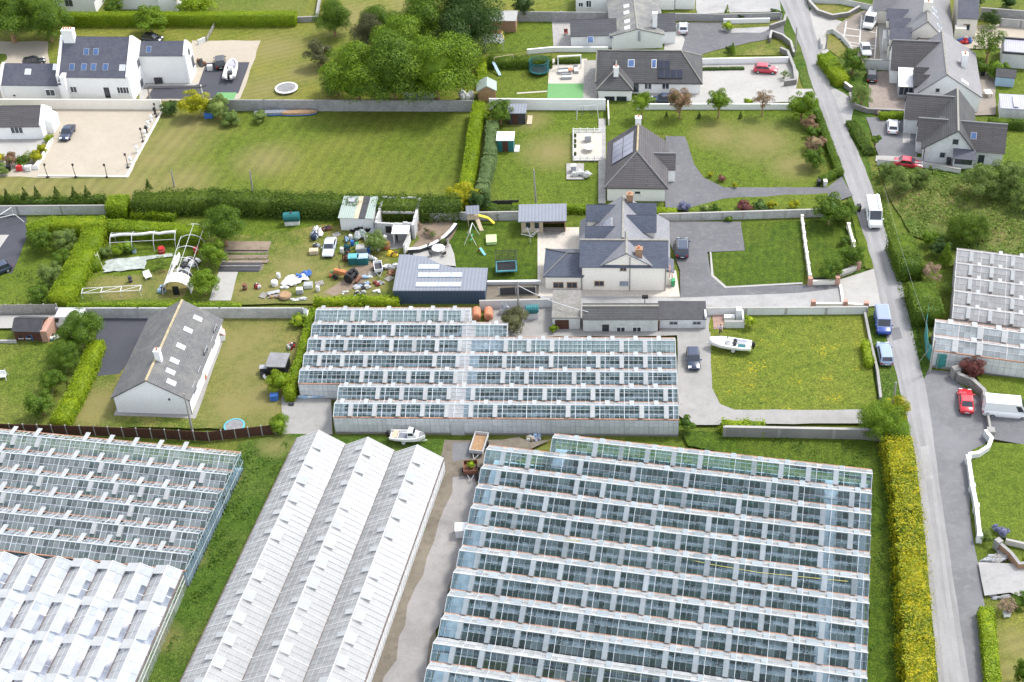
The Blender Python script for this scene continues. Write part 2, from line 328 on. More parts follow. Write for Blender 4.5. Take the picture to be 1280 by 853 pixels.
bricky('slate', (0.072, 0.075, 0.100), (0.094, 0.098, 0.125), (0.049, 0.051, 0.066), .5, .25, .02, .55, (0.131, 0.131, 0.139), .35)
bricky('greyslate', (.165, .168, .185), (.195, .198, .215), (.125, .127, .14), .5, .25, .02, .6, (.25, .25, .25), .4); bricky('slateblue', (0.061, 0.072, 0.102), (0.080, 0.092, 0.125), (0.039, 0.046, 0.066), .5, .25, .02, .5, (0.102, 0.111, 0.135), .35)
bricky('oldslate', (0.096, 0.096, 0.099), (0.122, 0.122, 0.122), (0.067, 0.067, 0.070), .5, .25, .02, .7, (0.192, 0.186, 0.166), .5)
bricky('lichenslate', (0.139, 0.139, 0.141), (0.172, 0.172, 0.168), (0.098, 0.098, 0.098), .5, .25, .02, .8, (0.295, 0.287, 0.238), .55)
bricky('paleslate', (0.177, 0.174, 0.184), (0.203, 0.200, 0.210), (0.131, 0.131, 0.138), .5, .25, .02, .6, (0.250, 0.236, 0.217), .4)
bricky('tile', (0.058, 0.057, 0.060), (0.073, 0.073, 0.076), (0.032, 0.032, 0.034), 4, .36, .05, .7, (0.094, 0.094, 0.090), .4, .5, .8)
bricky('browntile', (0.073, 0.068, 0.072), (0.091, 0.085, 0.088), (0.044, 0.041, 0.044), 4, .36, .05, .75, (0.100, 0.094, 0.090), .35, .5, .8)
bricky('darktile', (0.059, 0.061, 0.071), (0.075, 0.077, 0.087), (0.034, 0.035, 0.041), 4, .36, .05, .6, (0.098, 0.098, 0.098), .3, .5, .8)
flat('ridge_tan', (.36, .30, .19), .85, .3, 2); flat('ridge_pale', (.235, .225, .20), .85, .2, 2); flat('ridge_grey', (.16, .16, .165), .8)
ribbed('bluesheet', (.195, .21, .245), .5, .42, 0, .05, .85); ribbed('navysheet', (.05, .075, .125), .4, .45, 0, .04, .75)
ribbed('bluepale', (.36, .50, .66), .25, .6); ribbed('lilacsheet', (.36, .36, .44), .3, .5); ribbed('greysheet', (.33, .35, .37), .3, .6, 0, .04, .7, (.30, .22, .16)); ribbed('greensheet', (.30, .36, .32), .3, .6)
ribbed('tealsheet', (.03, .16, .17), .3, .5); ribbed('whitesheet', (.75, .75, .74), .4, .6, 0, .04, .9); ribbed('fibrecement', (.36, .36, .35), .18, .9, 0, .04, .75, (.2, .2, .18))
flat('white', (.78, .78, .78), .5, .06); flat('offwhite', (.62, .62, .60), .7, .15); flat('greypaint', (.33, .34, .36), .6, .1); flat('midgrey', (.20, .20, .205), .7, .2)
flat('black', (.018, .018, .02), .5, .2); flat('charcoal', (.05, .05, .055), .6, .2); flat('rubber', (.022, .022, .022), .85); flat('rim', (.5, .5, .52), .35, .05, 1, .5, .7)
flat('navy', (.02, .035, .07), .5, .2); flat('blue', (.04, .14, .42), .6, .2); flat('bluetarp', (.045, .12, .36), .55, .3, 3); flat('teal', (.015, .12, .125), .5, .2); flat('aqua', (.10, .34, .38), .5, .1)
flat('red', (.42, .03, .03), .5, .2); flat('orange', (.42, .16, .06), .6, .2); flat('hosepale', (.55, .50, .16), .6); flat('yellow', (.70, .50, .04), .5, .1); flat('limepaint', (.45, .62, .28), .6, .1); flat('green', (.05, .28, .12), .6, .15); flat('pink', (.62, .34, .32), .7)
flat('wood', (.30, .19, .105), .8, .25, 3); flat('palewood', (.48, .39, .28), .8, .2, 3); flat('darkwood', (.085, .038, .028), .8, .3, 3); flat('greywood', (.29, .275, .255), .9, .25, 3); flat('redwood', (.20, .045, .035), .7, .2)
flat('steel', (.42, .43, .44), .4, .1, 2, .5, .5); flat('galv', (.50, .51, .52), .55, .12, 2); flat('rust', (.17, .08, .05), .85, .4, 3); flat('gutterrust', (.30, .17, .115), .8, .35, 1.2); flat('gutterdark', (.13, .105, .095), .8, .3, 1.2); flat('barwhite', (.54, .54, .535), .6, .1, 1); flat('bar', (.47, .50, .52), .5, .15, .6); flat('barred', (.50, .485, .475), .6, .25, 1)
flat('pinkstone', (.42, .32, .27), .9, .2, 2); flat('terracotta', (.48, .19, .11), .8, .15, 3); flat('skin', (.55, .36, .27), .6, .05); flat('shirt', (.45, .50, .72), .8, .1); flat('trousers', (.03, .035, .06), .8, .2); flat('hair', (.05, .035, .025), .7, .2)
flat('pane', (.030, .040, .058), .06, .3, .5, .9); flat('paneblue', (.055, .11, .24), .08, .3, .6, .8); flat('panewhite', (.48, .495, .53), .15, .08, 1, .6); flat('panegrey', (.24, .29, .36), .08, .25, .6, .8)
flat('carglass', (.020, .026, .036), .05, .2, 1, .9); flat('lamp', (.72, .74, .76), .12, .05, 1, .8); flat('taillamp', (.45, .02, .02), .2, .1, 1, .7)
flat('solar', (.012, .016, .035), .12, .2, 1, .7); flat('solarpale', (.17, .17, .22), .15, .15, .5, .7); flat('netgrey', (.33, .36, .33), .9, .3, 1.2); flat('fabric', (.60, .60, .59), .9, .12, 2); flat('netteal', (.05, .235, .215), .9, .25, 1.5); flat('dome', (.68, .68, .66), .5, .15, 1.5)
for n_, c_ in (('p_navy', (.018, .030, .065)), ('p_black', (.014, .015, .018)), ('p_silver', (.46, .49, .53)), ('p_blue', (.018, .055, .26)), ('p_ltblue', (.22, .29, .42)), ('p_red', (.50, .018, .03)), ('p_white', (.76, .77, .78)), ('p_crimson', (.46, .02, .045)), ('p_bluesheen', (.20, .25, .42))):  # the blue van's paler roof colour has its sky reflection painted in
    flat(n_, c_, .28, .03, .5, .5, 0, .6)
leafmat('l_hedge', (.085, .160, .006), (.195, .285, .010), (.31, .39, .016), .35)
leafmat('l_hedgedark', (.042, .088, .006), (.082, .142, .011), (.14, .21, .018), .3)
leafmat('l_hedgepale', (.075, .125, .040), (.125, .185, .065), (.185, .25, .10), .25)
leafmat('l_wild', (.026, .056, .005), (.056, .098, .009), (.108, .160, .016), .2)
leafmat('l_tree', (.030, .064, .006), (.074, .138, .010), (.145, .225, .020), .18)
leafmat('l_treebright', (.048, .095, .005), (.110, .190, .010), (.20, .295, .020), .18)
leafmat('l_dark', (.020, .048, .010), (.040, .080, .016), (.072, .122, .024), .22)
leafmat('l_conifer', (.020, .052, .018), (.036, .080, .026), (.062, .118, .040), .2)
leafmat('l_blossom', (.16, .085, .05), (.26, .16, .10), (.34, .26, .14), .3, (.10, .15, .03), -.04)
leafmat('l_brown', (.055, .062, .022), (.095, .100, .040), (.150, .150, .065), .25)
leafmat('l_purple', (.075, .020, .022), (.15, .048, .042), (.24, .10, .075), .25)
leafmat('l_dead', (.19, .12, .085), (.29, .20, .14), (.40, .29, .21), .1)
leafmat('l_gold', (.085, .13, .006), (.20, .235, .009), (.36, .36, .014), .3, (.48, .41, .012), .01)
leafmat('l_yellow', (.16, .19, .008), (.32, .33, .012), (.50, .46, .02), .3)
leafmat('l_olive', (.080, .130, .026), (.140, .205, .045), (.22, .285, .07), .3)
leafmat('l_grass', (.036, .092, .007), (.070, .140, .011), (.118, .190, .020), .35)
leafmat('l_grasspale', (.095, .165, .020), (.150, .225, .034), (.215, .285, .056), .35)
leafmat('l_crop', (.016, .075, .056), (.036, .13, .096), (.08, .215, .155), .3)  # blue cast of sky on the glass is mixed into this leaf green
leafmat('l_lavender', (.09, .10, .16), (.16, .17, .28), (.24, .24, .38), .2)
leafmat('l_red', (.20, .02, .02), (.34, .05, .05), (.48, .12, .10), .2)
glassmat('g_clear', (.68, .88, .93), .085, .24, (.42, .55, .62), .7); glassmat('g_dull', (.70, .80, .82), .26, .32, (.60, .64, .66))  # blue of the reflected sky is put into the clear pane's tint and film
glassmat('g_white', (.9, .92, .92), .76, .40, (.52, .525, .525)); glassmat('g_chalk', (.9, .92, .92), .80, .30, (.46, .465, .47)); glassmat('g_vent', (.85, .9, .92), .80, .3, (.56, .575, .58)); glassmat('g_pale', (.8, .88, .92), .60, .5, (.46, .51, .54)); glassmat('g_bluish', (.62, .72, .84), .22, .6, (.52, .56, .62))  # chalk, plus grazing whitening and sky reflection put into north slopes and vents
glassmat('g_bluepale', (.7, .8, .9), .58, .75, (.60, .64, .70)); glassmat('g_wall', (.85, .88, .88), .93, .18, (.83, .84, .845)); glassmat('g_wash', (.88, .90, .92), .76, .24, (.49, .495, .495)); glassmat('g_polythene', (.9, .9, .9), .75, .35, (.70, .70, .68))
# ---------------------------------------------------------------- ground sheets
PATCH = []; ZP = [0.0]
def inpoly(x, y, q):
    c = False; j = len(q) - 1
    for i in range(len(q)):
        if (q[i][1] > y) != (q[j][1] > y) and x < (q[j][0] - q[i][0]) * (y - q[i][1]) / (q[j][1] - q[i][1]) + q[i][0]: c = not c
        j = i
    return c
def gz(x, y):
    z = 0
    for q, h in PATCH:
        if inpoly(x, y, q): z = max(z, h)
    return z
def wpts(pts, z=0): return [P(*p, z) for p in pts]
def patch(name, pts, mat, jit=.18, kind='structure', world=False):
    q = list(pts) if world else wpts(pts); rg = random.Random(len(PATCH)); out = []
    for i in range(len(q)):
        a, b = Vector(q[i]), Vector(q[(i + 1) % len(q)]); n = max(1, int((b - a).length / 2.2)) if jit else 1
        for k in range(n):
            p = a.lerp(b, k / n); out.append((p.x + rg.uniform(-jit, jit) * (k > 0), p.y + rg.uniform(-jit, jit) * (k > 0)))
    ZP[0] += .004; z = ZP[0]; PATCH.append((out, z))
    me = bpy.data.meshes.new(name); bm = bmesh.new(); bm.faces.new([bm.verts.new((x, y, z)) for x, y in out]); bmesh.ops.triangulate(bm, faces=bm.faces[:]); bmesh.ops.recalc_face_normals(bm, faces=bm.faces)
    for f in bm.faces:
        if f.normal.z < 0: f.normal_flip()
    uvl = bm.loops.layers.uv.new('UVMap')
    for f in bm.faces:
        for l_ in f.loops: l_[uvl].uv = (l_.vert.co.x, l_.vert.co.y)
    bm.to_mesh(me); bm.free()
    me.materials.append(MATS[mat]); o = bpy.data.objects.new(name, me); COL.objects.link(o); o['kind'] = kind; return o
# ---------------------------------------------------------------- vegetation
def crown_unit(name, seed, clumps, per, leaf, shape):
    rng = np.random.default_rng(seed); C = []; N = []; rg = random.Random(seed)
    for i in range(clumps):
        while True:
            d = Vector((rg.gauss(0, 1), rg.gauss(0, 1), rg.gauss(0, 1))).normalized()
            if d.z > -.75: break
        rad = rg.uniform(.5, .82) if i % 4 else rg.uniform(.05, .45)
        c = d * rad
        cr_ = rg.uniform(.17, .36)
        if shape == 'cone': k = rg.uniform(-1, .95); a = rg.uniform(0, 6.28); rr = (1 - k) / 2 * .62; c = Vector((math.cos(a) * rr, math.sin(a) * rr, k)); cr_ = .14 + .2 * (1 - k) / 2
        if shape == 'loose': c = d * rg.uniform(.3, .9); cr_ = rg.uniform(.18, .30)
        if shape == 'low': c.z = c.z * .8; cr_ *= 1.05
        n = int(per * (cr_ / .34) ** 2); q = rng.normal(0, 1, (n, 3)); q /= np.linalg.norm(q, axis=1)[:, None]
        q[:, 2] = np.where(q[:, 2] < -.3, -q[:, 2], q[:, 2])
        rr = cr_ * rng.uniform(.72, 1.06, n)[:, None]
        C.append(np.array(c) + q * rr * np.array([1, 1, .88])); N.append(q + np.array([0, 0, .18]))
    C = np.concatenate(C); N = np.concatenate(N)
    C[:, 2] = np.maximum(C[:, 2], -.92 + rng.uniform(0, .2, len(C)))
    V = leafquads(C, N, leaf, rng, .28); core = MB()
    if shape in ('round', 'low'): core.blob((0, 0, .05), (.5, .5, .5), 0, seed, .12, 9, 6)
    me = npmesh(name, V, 0, MATS['l_tree'], None, core); d = me.data; bpy.data.objects.remove(me); return d
CROWN = {k: [crown_unit('crown', sd + 10 * i, *a) for i in range(3)] for k, sd, a in (
    ('big', 1, (70, 820, .027, 'round')), ('med', 2, (40, 400, .050, 'round')), ('small', 3, (22, 230, .085, 'low')), ('loose', 4, (36, 240, .05, 'loose')), ('cone', 5, (44, 200, .06, 'cone')))}
CN = [0]
def plant(name, label, px, py, rpx, mat='l_tree', kind=None, cat=None, group=None, sq=None, trunk=True, asp=1.0, hc=None, trunkmat='wood'):
    """crown centre at pixel (px,py), crown radius rpx photo pixels"""
    r = rpx * 1.2 / scale_at(px, py, 2)
    kind = kind or ('big' if r > 3.2 else 'med' if r > 1.7 else 'small')
    vz = r * (sq or {'cone': 1.35, 'small': .85}.get(kind, .92))
    if hc is None: hc = vz * (.8 if kind in ('small',) else .95 if kind == 'cone' else .9) + (.25 if trunk and r > 2 else .05)
    x, y = P(px, py, hc); CN[0] += 1; rg = random.Random(CN[0] * 13)
    cat = cat or ('tree' if trunk and r > 1.3 else 'shrub')
    o = thing(name, label, cat, (x, y, gz(x, y)), rg.uniform(0, 6.28), group)
    me = CROWN[kind][CN[0] % 3]; c = bpy.data.objects.new('crown' if trunk else 'foliage', me); COL.objects.link(c); c.parent = o
    c.location = (0, 0, hc); c.scale = (r * asp, r / asp if asp != 1 else r, vz); c.material_slots[0].link = 'OBJECT'; c.material_slots[0].material = MATS[mat]
    if trunk:
        t = MB(); tr = max(.06, r * .06)
        t.tube([(0, 0, 0), (.03 * r, 0, hc * .5), (0, .04 * r, hc + vz * .3)], tr * 1.3, 0, 7, tr * .4)
        for k in range(4):
            a = k * 1.6 + rg.random(); t.tube([(0, 0, hc * .45), (math.cos(a) * r * .3, math.sin(a) * r * .3, hc * .85), (math.cos(a) * r * .6, math.sin(a) * r * .6, hc + vz * .25)], tr * .6, 0, 5, tr * .2)
        t.build('trunk', MATS[trunkmat], o)
    return o
def hedge(name, label, pts, wd, h, mat, leaf=.15, dens=58, jit=.06, cat='hedge', group=None, world=False, hs=None, kind=None, lump=.0):
    """clipped hedge; pts = photo pixels of the middle of its top"""
    q = [Vector(p) for p in (pts if world else [P(*p, h if hs is None else hs[i]) for i, p in enumerate(pts)])]
    hs = hs or [h] * len(q); CN[0] += 1; rng = np.random.default_rng(CN[0]); o0 = q[0]; core = MB(); Cs = []; Ns = []
    seg = [(a, b, ha, hb) for a, b, ha, hb in zip(q, q[1:], hs, hs[1:])]
    for si, (a, b, ha, hb) in enumerate(seg):
        d = b - a; L = d.length; d /= L; nv = Vector((-d.y, d.x)); hm = (ha + hb) / 2
        n = int(L * (wd + 2 * hm) * dens); t = rng.uniform(0, 1, n) * (L + (wd * .4 if si < len(seg) - 1 else 0)); s_ = rng.uniform(0, wd + 2 * hm, n)
        e = int(2 * wd * hm * dens); hh = ha + (hb - ha) * np.clip(t / L, 0, 1)
        s_ = s_ / (wd + 2 * hm) * (wd + 2 * hh)
        left = s_ < hh; right = s_ > hh + wd
        cx = np.where(left, -wd / 2, np.where(right, wd / 2, s_ - hh - wd / 2)); z = np.where(left, s_, np.where(right, 2 * hh + wd - s_, hh))
        nx = np.where(left, -1., np.where(right, 1., 0.)); nzv = np.where(left | right, .25, 1.)
        rc = min(.25, wd * .25); top = z > hh - rc * 1.5; edge = np.abs(cx) > wd / 2 - rc
        k = top & edge; z = np.where(k, z - rc * .35, z); cx = np.where(k, cx * .95, cx)
        lp = lump * (np.sin(t * 1.9 + CN[0]) + np.sin(t * .83 + 2 * CN[0]) + .7 * np.sin(t * 3.7)) * .5
        z = z * (1 + lp * .5); cx = cx * (1 + lp)
        jj = rng.normal(0, jit, n); X = a.x - o0.x + d.x * t + nv.x * (cx + jj * nx); Y = a.y - o0.y + d.y * t + nv.y * (cx + jj * nx); Z = z + jj * (nzv > .5)
        Cs.append(np.stack([X, Y, np.maximum(Z, .05)], 1)); Ns.append(np.stack([nv.x * nx, nv.y * nx, nzv], 1))
        for sgn, pt, hz in ((-1, a, ha), (1, b, hb)):
            if (sgn < 0 and si == 0) or (sgn > 0 and si == len(seg) - 1):
                m_ = max(6, int(wd * hz * dens)); cc = rng.uniform(-wd / 2, wd / 2, m_); zz = rng.uniform(0, hz, m_); j2 = rng.normal(0, jit, m_)
                Cs.append(np.stack([pt.x - o0.x + nv.x * cc + d.x * j2, pt.y - o0.y + nv.y * cc + d.y * j2, zz], 1)); Ns.append(np.tile([d.x * sgn, d.y * sgn, .2], (m_, 1)))
        k = .80; ex = 0 if si == len(seg) - 1 else wd * .3
        pa = [(a - o0) + nv * wd / 2 * k, (a - o0) - nv * wd / 2 * k, (b - o0) + d * ex - nv * wd / 2 * k, (b - o0) + d * ex + nv * wd / 2 * k]
        core.hexa([(p.x, p.y, 0) for p in pa] + [(p.x, p.y, hq * .90 - si * .004) for p, hq in zip(pa, (ha, ha, hb, hb))])
    V = leafquads(np.concatenate(Cs), np.concatenate(Ns) + np.array([0, 0, .2]), leaf, rng, .3)
    o = npmesh(name, V, 0, MATS[mat], None, core); o.location = (o0.x, o0.y, 0); return tag(o, label, cat, group, kind)
def tufts(name, pts, mat, dens, hgt, kind='stuff', label=None, cat='grass', seed=1, wdt=.13):
    q = wpts(pts); rng = np.random.default_rng(seed); xs = [p[0] for p in q]; ys = [p[1] for p in q]
    n = int((max(xs) - min(xs)) * (max(ys) - min(ys)) * dens * 2.2); X = rng.uniform(min(xs), max(xs), n); Y = rng.uniform(min(ys), max(ys), n)
    k = np.array([inpoly(x, y, q) for x, y in zip(X, Y)]); X, Y = X[k], Y[k]; n = len(X)
    cl = (np.sin(X * .9 + seed + np.sin(Y * 1.3)) + np.sin(Y * .8 + X * .4) + np.sin(X * 2.1 - Y * 1.7 + 2 * seed)) / 3
    h = np.maximum(.04, hgt * (.55 + .6 * cl) + rng.uniform(-.3, .3, n) * hgt)
    gx = -hgt * .5 * np.cos(X * .9 + seed + np.sin(Y * 1.3)) ; N = np.stack([gx, rng.normal(0, .2, n), 0 * X + 1.0], 1)
    V = leafquads(np.stack([X, Y, h + .03], 1), N, wdt * 1.5, rng, .42, 1.6)
    o = npmesh(name, V, 0, MATS[mat]); return tag(o, label, cat, None, kind)
# ---------------------------------------------------------------- walls, fences, poles
def wall(name, label, pts, h, t, mat, cap=None, cat='wall', group=None, pier=None, pierh=.25, piers=.5, world=False, hs=None, piermat=None, capt=.07):
    """pts = photo pixels of the foot of its face"""
    q = [Vector(p) for p in (pts if world else wpts(pts))]; o = thing(name, label, cat, (q[0].x, q[0].y, 0), 0, group); m = MB(); c = MB(); pr = MB(); o0 = q[0]; k = 0
    hs = hs or [h] * len(q)
    offs = []
    for i in range(len(q)):
        d0 = (q[i] - q[i - 1]).normalized() if i else None; d1 = (q[i + 1] - q[i]).normalized() if i < len(q) - 1 else None
        d = ((d0 or d1) + (d1 or d0)).normalized(); offs.append(Vector((-d.y, d.x)) / max(.5, d.dot(d1 or d0)))
    for i in range(len(q) - 1):
        a, b = q[i] - o0, q[i + 1] - o0
        for mb, z0, z1, e in ((m, 0, 0, t / 2), (c, 1, capt, t / 2 + .04)):
            if mb is c and not cap: continue
            za, zb = hs[i], hs[i + 1]
            p = [a - offs[i] * e, b - offs[i + 1] * e, b + offs[i + 1] * e, a + offs[i] * e]
            if z0: mb.hexa([(v.x, v.y, zz + .002) for v, zz in zip(p, (za, zb, zb, za))] + [(v.x, v.y, zz + z1) for v, zz in zip(p, (za, zb, zb, za))])
            else: mb.hexa([(v.x, v.y, 0) for v in p] + [(v.x, v.y, zz) for v, zz in zip(p, (za, zb, zb, za))])
        if pier and (pier < 30 or i in (0, len(q) - 2)):
            L = (b - a).length; n = max(1, round(L / pier)); d = (b - a) / L
            for j in (range(n + 1 if i == len(q) - 2 else n) if pier < 30 else ([0] if i == 0 else []) + ([n] if i == len(q) - 2 else [])):
                p = a.lerp(b, j / n); pr.obox(p.x, p.y, 0, hs[i] + pierh, piers, piers, math.atan2(d.y, d.x)); k += 1
    m.build('wall_face', MATS[mat], o)
    if cap: c.build('coping', MATS[cap], o)
    if k: pr.build('pier', MATS[piermat or cap or mat], o)
    return o
def post(name, label, base, top, r, mat, cat='pole', group=None, extra=None):
    x, y = P(*base); o = thing(name, label, cat, (x, y, 0), 0, group)
    d = ray(*top); # nearest point of the top ray to the vertical through the base
    t = ((x * d.x + y * d.y)) / (d.x * d.x + d.y * d.y); z = HC + d.z * t; tx, ty = d.x * t, d.y * t
    MB().tube([(0, 0, 0), ((tx - x) * .9, (ty - y) * .9, z)], r * 1.25, 0, 7, r * .8).build('shaft', MATS[mat], o)
    if extra == 'lantern':
        m = MB(); m.lathe([(.05, z), (.16, z + .1), (.2, z + .38), (.04, z + .5)]); m.build('lantern', MATS['black'], o)
        MB().lathe([(.3, 0), (.3, .12), (.1, .3)]).build('base', MATS['black'], o)
    if extra == 'arm':
        MB().tube([(-.9, 0, z - .5), (.9, 0, z - .5)], .07).build('crossarm', MATS['greywood'], o)
        for s in (-.75, .75): MB().lathe([(.05, z - .44), (.08, z - .35), (.03, z - .25)], s, 0).build('insulator', MATS['offwhite'], o)
    return o
def fence(name, label, pts, h, mat, postmat, step, pt=.12, th=.05, cat='fence', group=None, rails=False):
    q = [Vector(p) for p in wpts(pts)]; o = thing(name, label, cat, (q[0].x, q[0].y, 0), 0, group); m = MB(); o0 = q[0]
    for a, b in zip(q, q[1:]):
        a, b = a - o0, b - o0; L = (b - a).length; d = (b - a) / L; rz = math.atan2(d.y, d.x); c = (a + b) / 2; n = max(1, round(L / step))
        if rails:
            for z in (.3, .62, .94): m.obox(c.x, c.y, h * z - .06, h * z + .06, L, th, rz)
        else: m.obox(c.x, c.y, .05, h, L - .02, th, rz)
        for j in range(n + 1):
            p = a.lerp(b, j / n); MB().obox(p.x, p.y, 0, h + .12, pt, pt + .04, rz).build('post', MATS[postmat], o)
    m.build('panel', MATS[mat], o); return o
# ---------------------------------------------------------------- houses
def roofslab(m, a, b, c, d, t=.16):          # a,b eave; c,d ridge
    n = (Vector(b) - Vector(a)).cross(Vector(d) - Vector(a))
    if n.z < 0: n = -n
    m.slab([a, b, c, d], n, t)
def gable(root, x0, x1, y0, y1, he, hr, ax, wm, rm, ov=.2, eo=.3, z0=0, ridge='ridge_grey', off=None, open_=False):
    """gabled block; ridge along ax; returns (front eave mid, normal) style planes"""
    W = MB(); Rr = MB(); T = MB()
    if ax == 'x':
        ym = (y0 + y1) / 2 if off is None else off
        W.loft([[(x, y0, z0), (x, y1, z0), (x, y1, he), (x, ym, hr), (x, y0, he)] for x in (x0, x1)])
        for ye in (y0, y1):
            sl = (hr - he) / abs(ym - ye); e = ye + math.copysign(eo, ye - ym); ze = he - eo * sl
            roofslab(Rr, (x0 - ov, e, ze + .01), (x1 + ov, e, ze + .01), (x1 + ov, ym, hr + .01), (x0 - ov, ym, hr + .01))
        T.box(x0 - ov - .01, x1 + ov + .01, ym - .14, ym + .14, hr + .03, hr + .26)
        pl = {'f': ((x0, y0, he + .17), (0, -(hr - he), ym - y0)), 'b': ((x0, y1, he + .17), (0, hr - he, y1 - ym))}
    else:
        xm = (x0 + x1) / 2 if off is None else off
        W.loft([[(x0, y, z0), (x1, y, z0), (x1, y, he), (xm, y, hr), (x0, y, he)] for y in (y0, y1)])
        for xe in (x0, x1):
            sl = (hr - he) / abs(xm - xe); e = xe + math.copysign(eo, xe - xm); ze = he - eo * sl
            roofslab(Rr, (e, y0 - ov, ze + .01), (e, y1 + ov, ze + .01), (xm, y1 + ov, hr + .01), (xm, y0 - ov, hr + .01))
        T.box(xm - .14, xm + .14, y0 - ov - .01, y1 + ov + .01, hr + .03, hr + .26)
        pl = {'l': ((x0, y0, he + .17), (-(hr - he), 0, xm - x0)), 'r': ((x1, y0, he + .17), (hr - he, 0, x1 - xm))}
    if not open_: W.build('wall', MATS[wm], root)
    r = Rr.build('roof', MATS[rm], root)
    if ridge: T.build('ridge_tiles', MATS[ridge], r)
    return pl, r
def hip(root, x0, x1, y0, y1, he, hr, wm, rm, ov=.35, ax=None, ends=(1, 1), ridge='ridge_grey', walls=True):
    if walls: MB().box(x0, x1, y0, y1, 0, he).build('wall', MATS[wm], root)
    ax = ax or ('x' if x1 - x0 > y1 - y0 else 'y'); X0, X1, Y0, Y1 = x0 - ov, x1 + ov, y0 - ov, y1 + ov; m = MB(); z = he - .02
    if ax == 'x':
        h = (Y1 - Y0) / 2; a = (X0 + h * ends[0], (Y0 + Y1) / 2, hr); b = (X1 - h * ends[1], (Y0 + Y1) / 2, hr)
    else:
        h = (X1 - X0) / 2; a = ((X0 + X1) / 2, Y0 + h * ends[0], hr); b = ((X0 + X1) / 2, Y1 - h * ends[1], hr)
    v = [(X0, Y0, z), (X1, Y0, z), (X1, Y1, z), (X0, Y1, z), a, b]
    if ax == 'x': fs = [(0, 1, 5, 4), (2, 3, 4, 5), (1, 2, 5), (3, 0, 4)]
    else: fs = [(0, 1, 4), (1, 2, 5, 4), (2, 3, 5), (3, 0, 4, 5)]
    lo = [(p[0], p[1], z - .18) for p in v[:4]]
    m.add(v + lo, fs + [(0, 6, 7, 1), (1, 7, 8, 2), (2, 8, 9, 3), (3, 9, 6, 0), (9, 8, 7, 6)]); r = m.build('roof', MATS[rm], root)
    if ridge:
        t = MB(); e = Vector((0, 0, .05)); t.tube([Vector(a) + e, Vector(b) + e], .13, 0, 5)
        cs = {'x': ((0, a), (3, a), (1, b), (2, b)), 'y': ((0, a), (1, a), (2, b), (3, b))}[ax]
        for i, p in cs: t.tube([Vector(v[i]) + e, Vector(p) + e], .11, 0, 5)
        t.build('ridge_tiles', MATS[ridge], r)
    h = hr - he
    return {'f': ((x0, Y0, he), (0, -h, (Y1 - Y0) / 2)), 'l': ((X0, y0, he), (-h, 0, (X1 - X0) / 2)), 'r': ((X1, y0, he), (h, 0, (X1 - X0) / 2))}, r
def lean(root, x0, x1, y0, y1, zf, zb, wm, rm, ov=.15, z0=0, name='roof'):   # single pitch, front height zf, back height zb
    if wm: MB().loft([[(x, y0, z0), (x, y1, z0), (x, y1, zb), (x, y0, zf)] for x in (x0, x1)]).build('wall', MATS[wm], root)
    s = (zb - zf) / (y1 - y0); m = MB()
    roofslab(m, (x0 - ov, y0 - ov, zf - s * ov + .01), (x1 + ov, y0 - ov, zf - s * ov + .01), (x1 + ov, y1 + ov, zb + s * ov + .01), (x0 - ov, y1 + ov, zb + s * ov + .01), .12)
    return {'f': ((x0, y0, zf + .13), (0, -(zb - zf), y1 - y0))}, m.build(name, MATS[rm], root)
def win(root, fr, px, py, wd, h, side, at, frame='white', pane='pane', mull=1, name='window', parent=None):
    """side 'f' front wall y=at, 'l'/'r' walls x=at"""
    if side == 'f': p = fr.hit(px, py, (0, at, 0), (0, 1, 0)); u = Vector((1, 0, 0)); n = Vector((0, -1, 0))
    else: p = fr.hit(px, py, (at, 0, 0), (1, 0, 0)); u = Vector((0, 1, 0)); n = Vector((1 if side == 'r' else -1, 0, 0))
    m = MB(); g = MB(); Z = Vector((0, 0, 1))
    def bx(mb, a, b, z0, z1, d0, d1):
        q = [p + u * a + n * d0 + Z * z0, p + u * b + n * d0 + Z * z0, p + u * b + n * d1 + Z * z0, p + u * a + n * d1 + Z * z0]
        mb.hexa([tuple(v) for v in q] + [tuple(v + Z * (z1 - z0)) for v in q])
    t = .08; bx(m, -wd / 2, wd / 2, -h / 2, -h / 2 + t, -.02, .06); bx(m, -wd / 2, wd / 2, h / 2 - t, h / 2, -.02, .06)
    bx(m, -wd / 2, -wd / 2 + t, -h / 2 + t, h / 2 - t, -.02, .06); bx(m, wd / 2 - t, wd / 2, -h / 2 + t, h / 2 - t, -.02, .06)
    for i in range(1, mull + 1): c = -wd / 2 + wd * i / (mull + 1); bx(m, c - .035, c + .035, -h / 2 + t, h / 2 - t, -.02, .05)
    bx(g, -wd / 2 + t, wd / 2 - t, -h / 2 + t, h / 2 - t, -.03, .02)
    o = m.build(name, MATS[frame], root); g.build('pane', MATS[pane], o)
    if name == 'window': s = MB(); bx(s, -wd / 2 - .08, wd / 2 + .08, -h / 2 - .1, -h / 2 - .003, -.02, .13); s.build('sill', MATS['offwhite'], o)
    return o
def skyl(root, fr, px, py, wd, l, pl, frame='steel', pane='paneblue', name='skylight', lift=.0, nx=1, ny=1):
    p0, n = pl; p = fr.hit(px, py, p0, n); n = Vector(n).normalized(); u = Vector((0, 0, 1)).cross(n).normalized(); s = n.cross(u)
    m = MB(); g = MB()
    def sl(mb, a, b, c, d, h0, h1):
        q = [p + u * a + s * c, p + u * b + s * c, p + u * b + s * d, p + u * a + s * d]
        mb.hexa([tuple(v + n * h0) for v in q] + [tuple(v + n * h1) for v in q])
    sl(m, -wd / 2, wd / 2, -l / 2, l / 2, -.03, .07 + lift); o = m.build(name, MATS[frame], root)
    t = .07
    for i in range(nx):
        for j in range(ny):
            a = -wd / 2 + wd * i / nx; c = -l / 2 + l * j / ny; sl(g, a + t, a + wd / nx - t, c + t, c + l / ny - t, .071 + lift, .09 + lift)
    g.build('pane', MATS[pane], o); return o
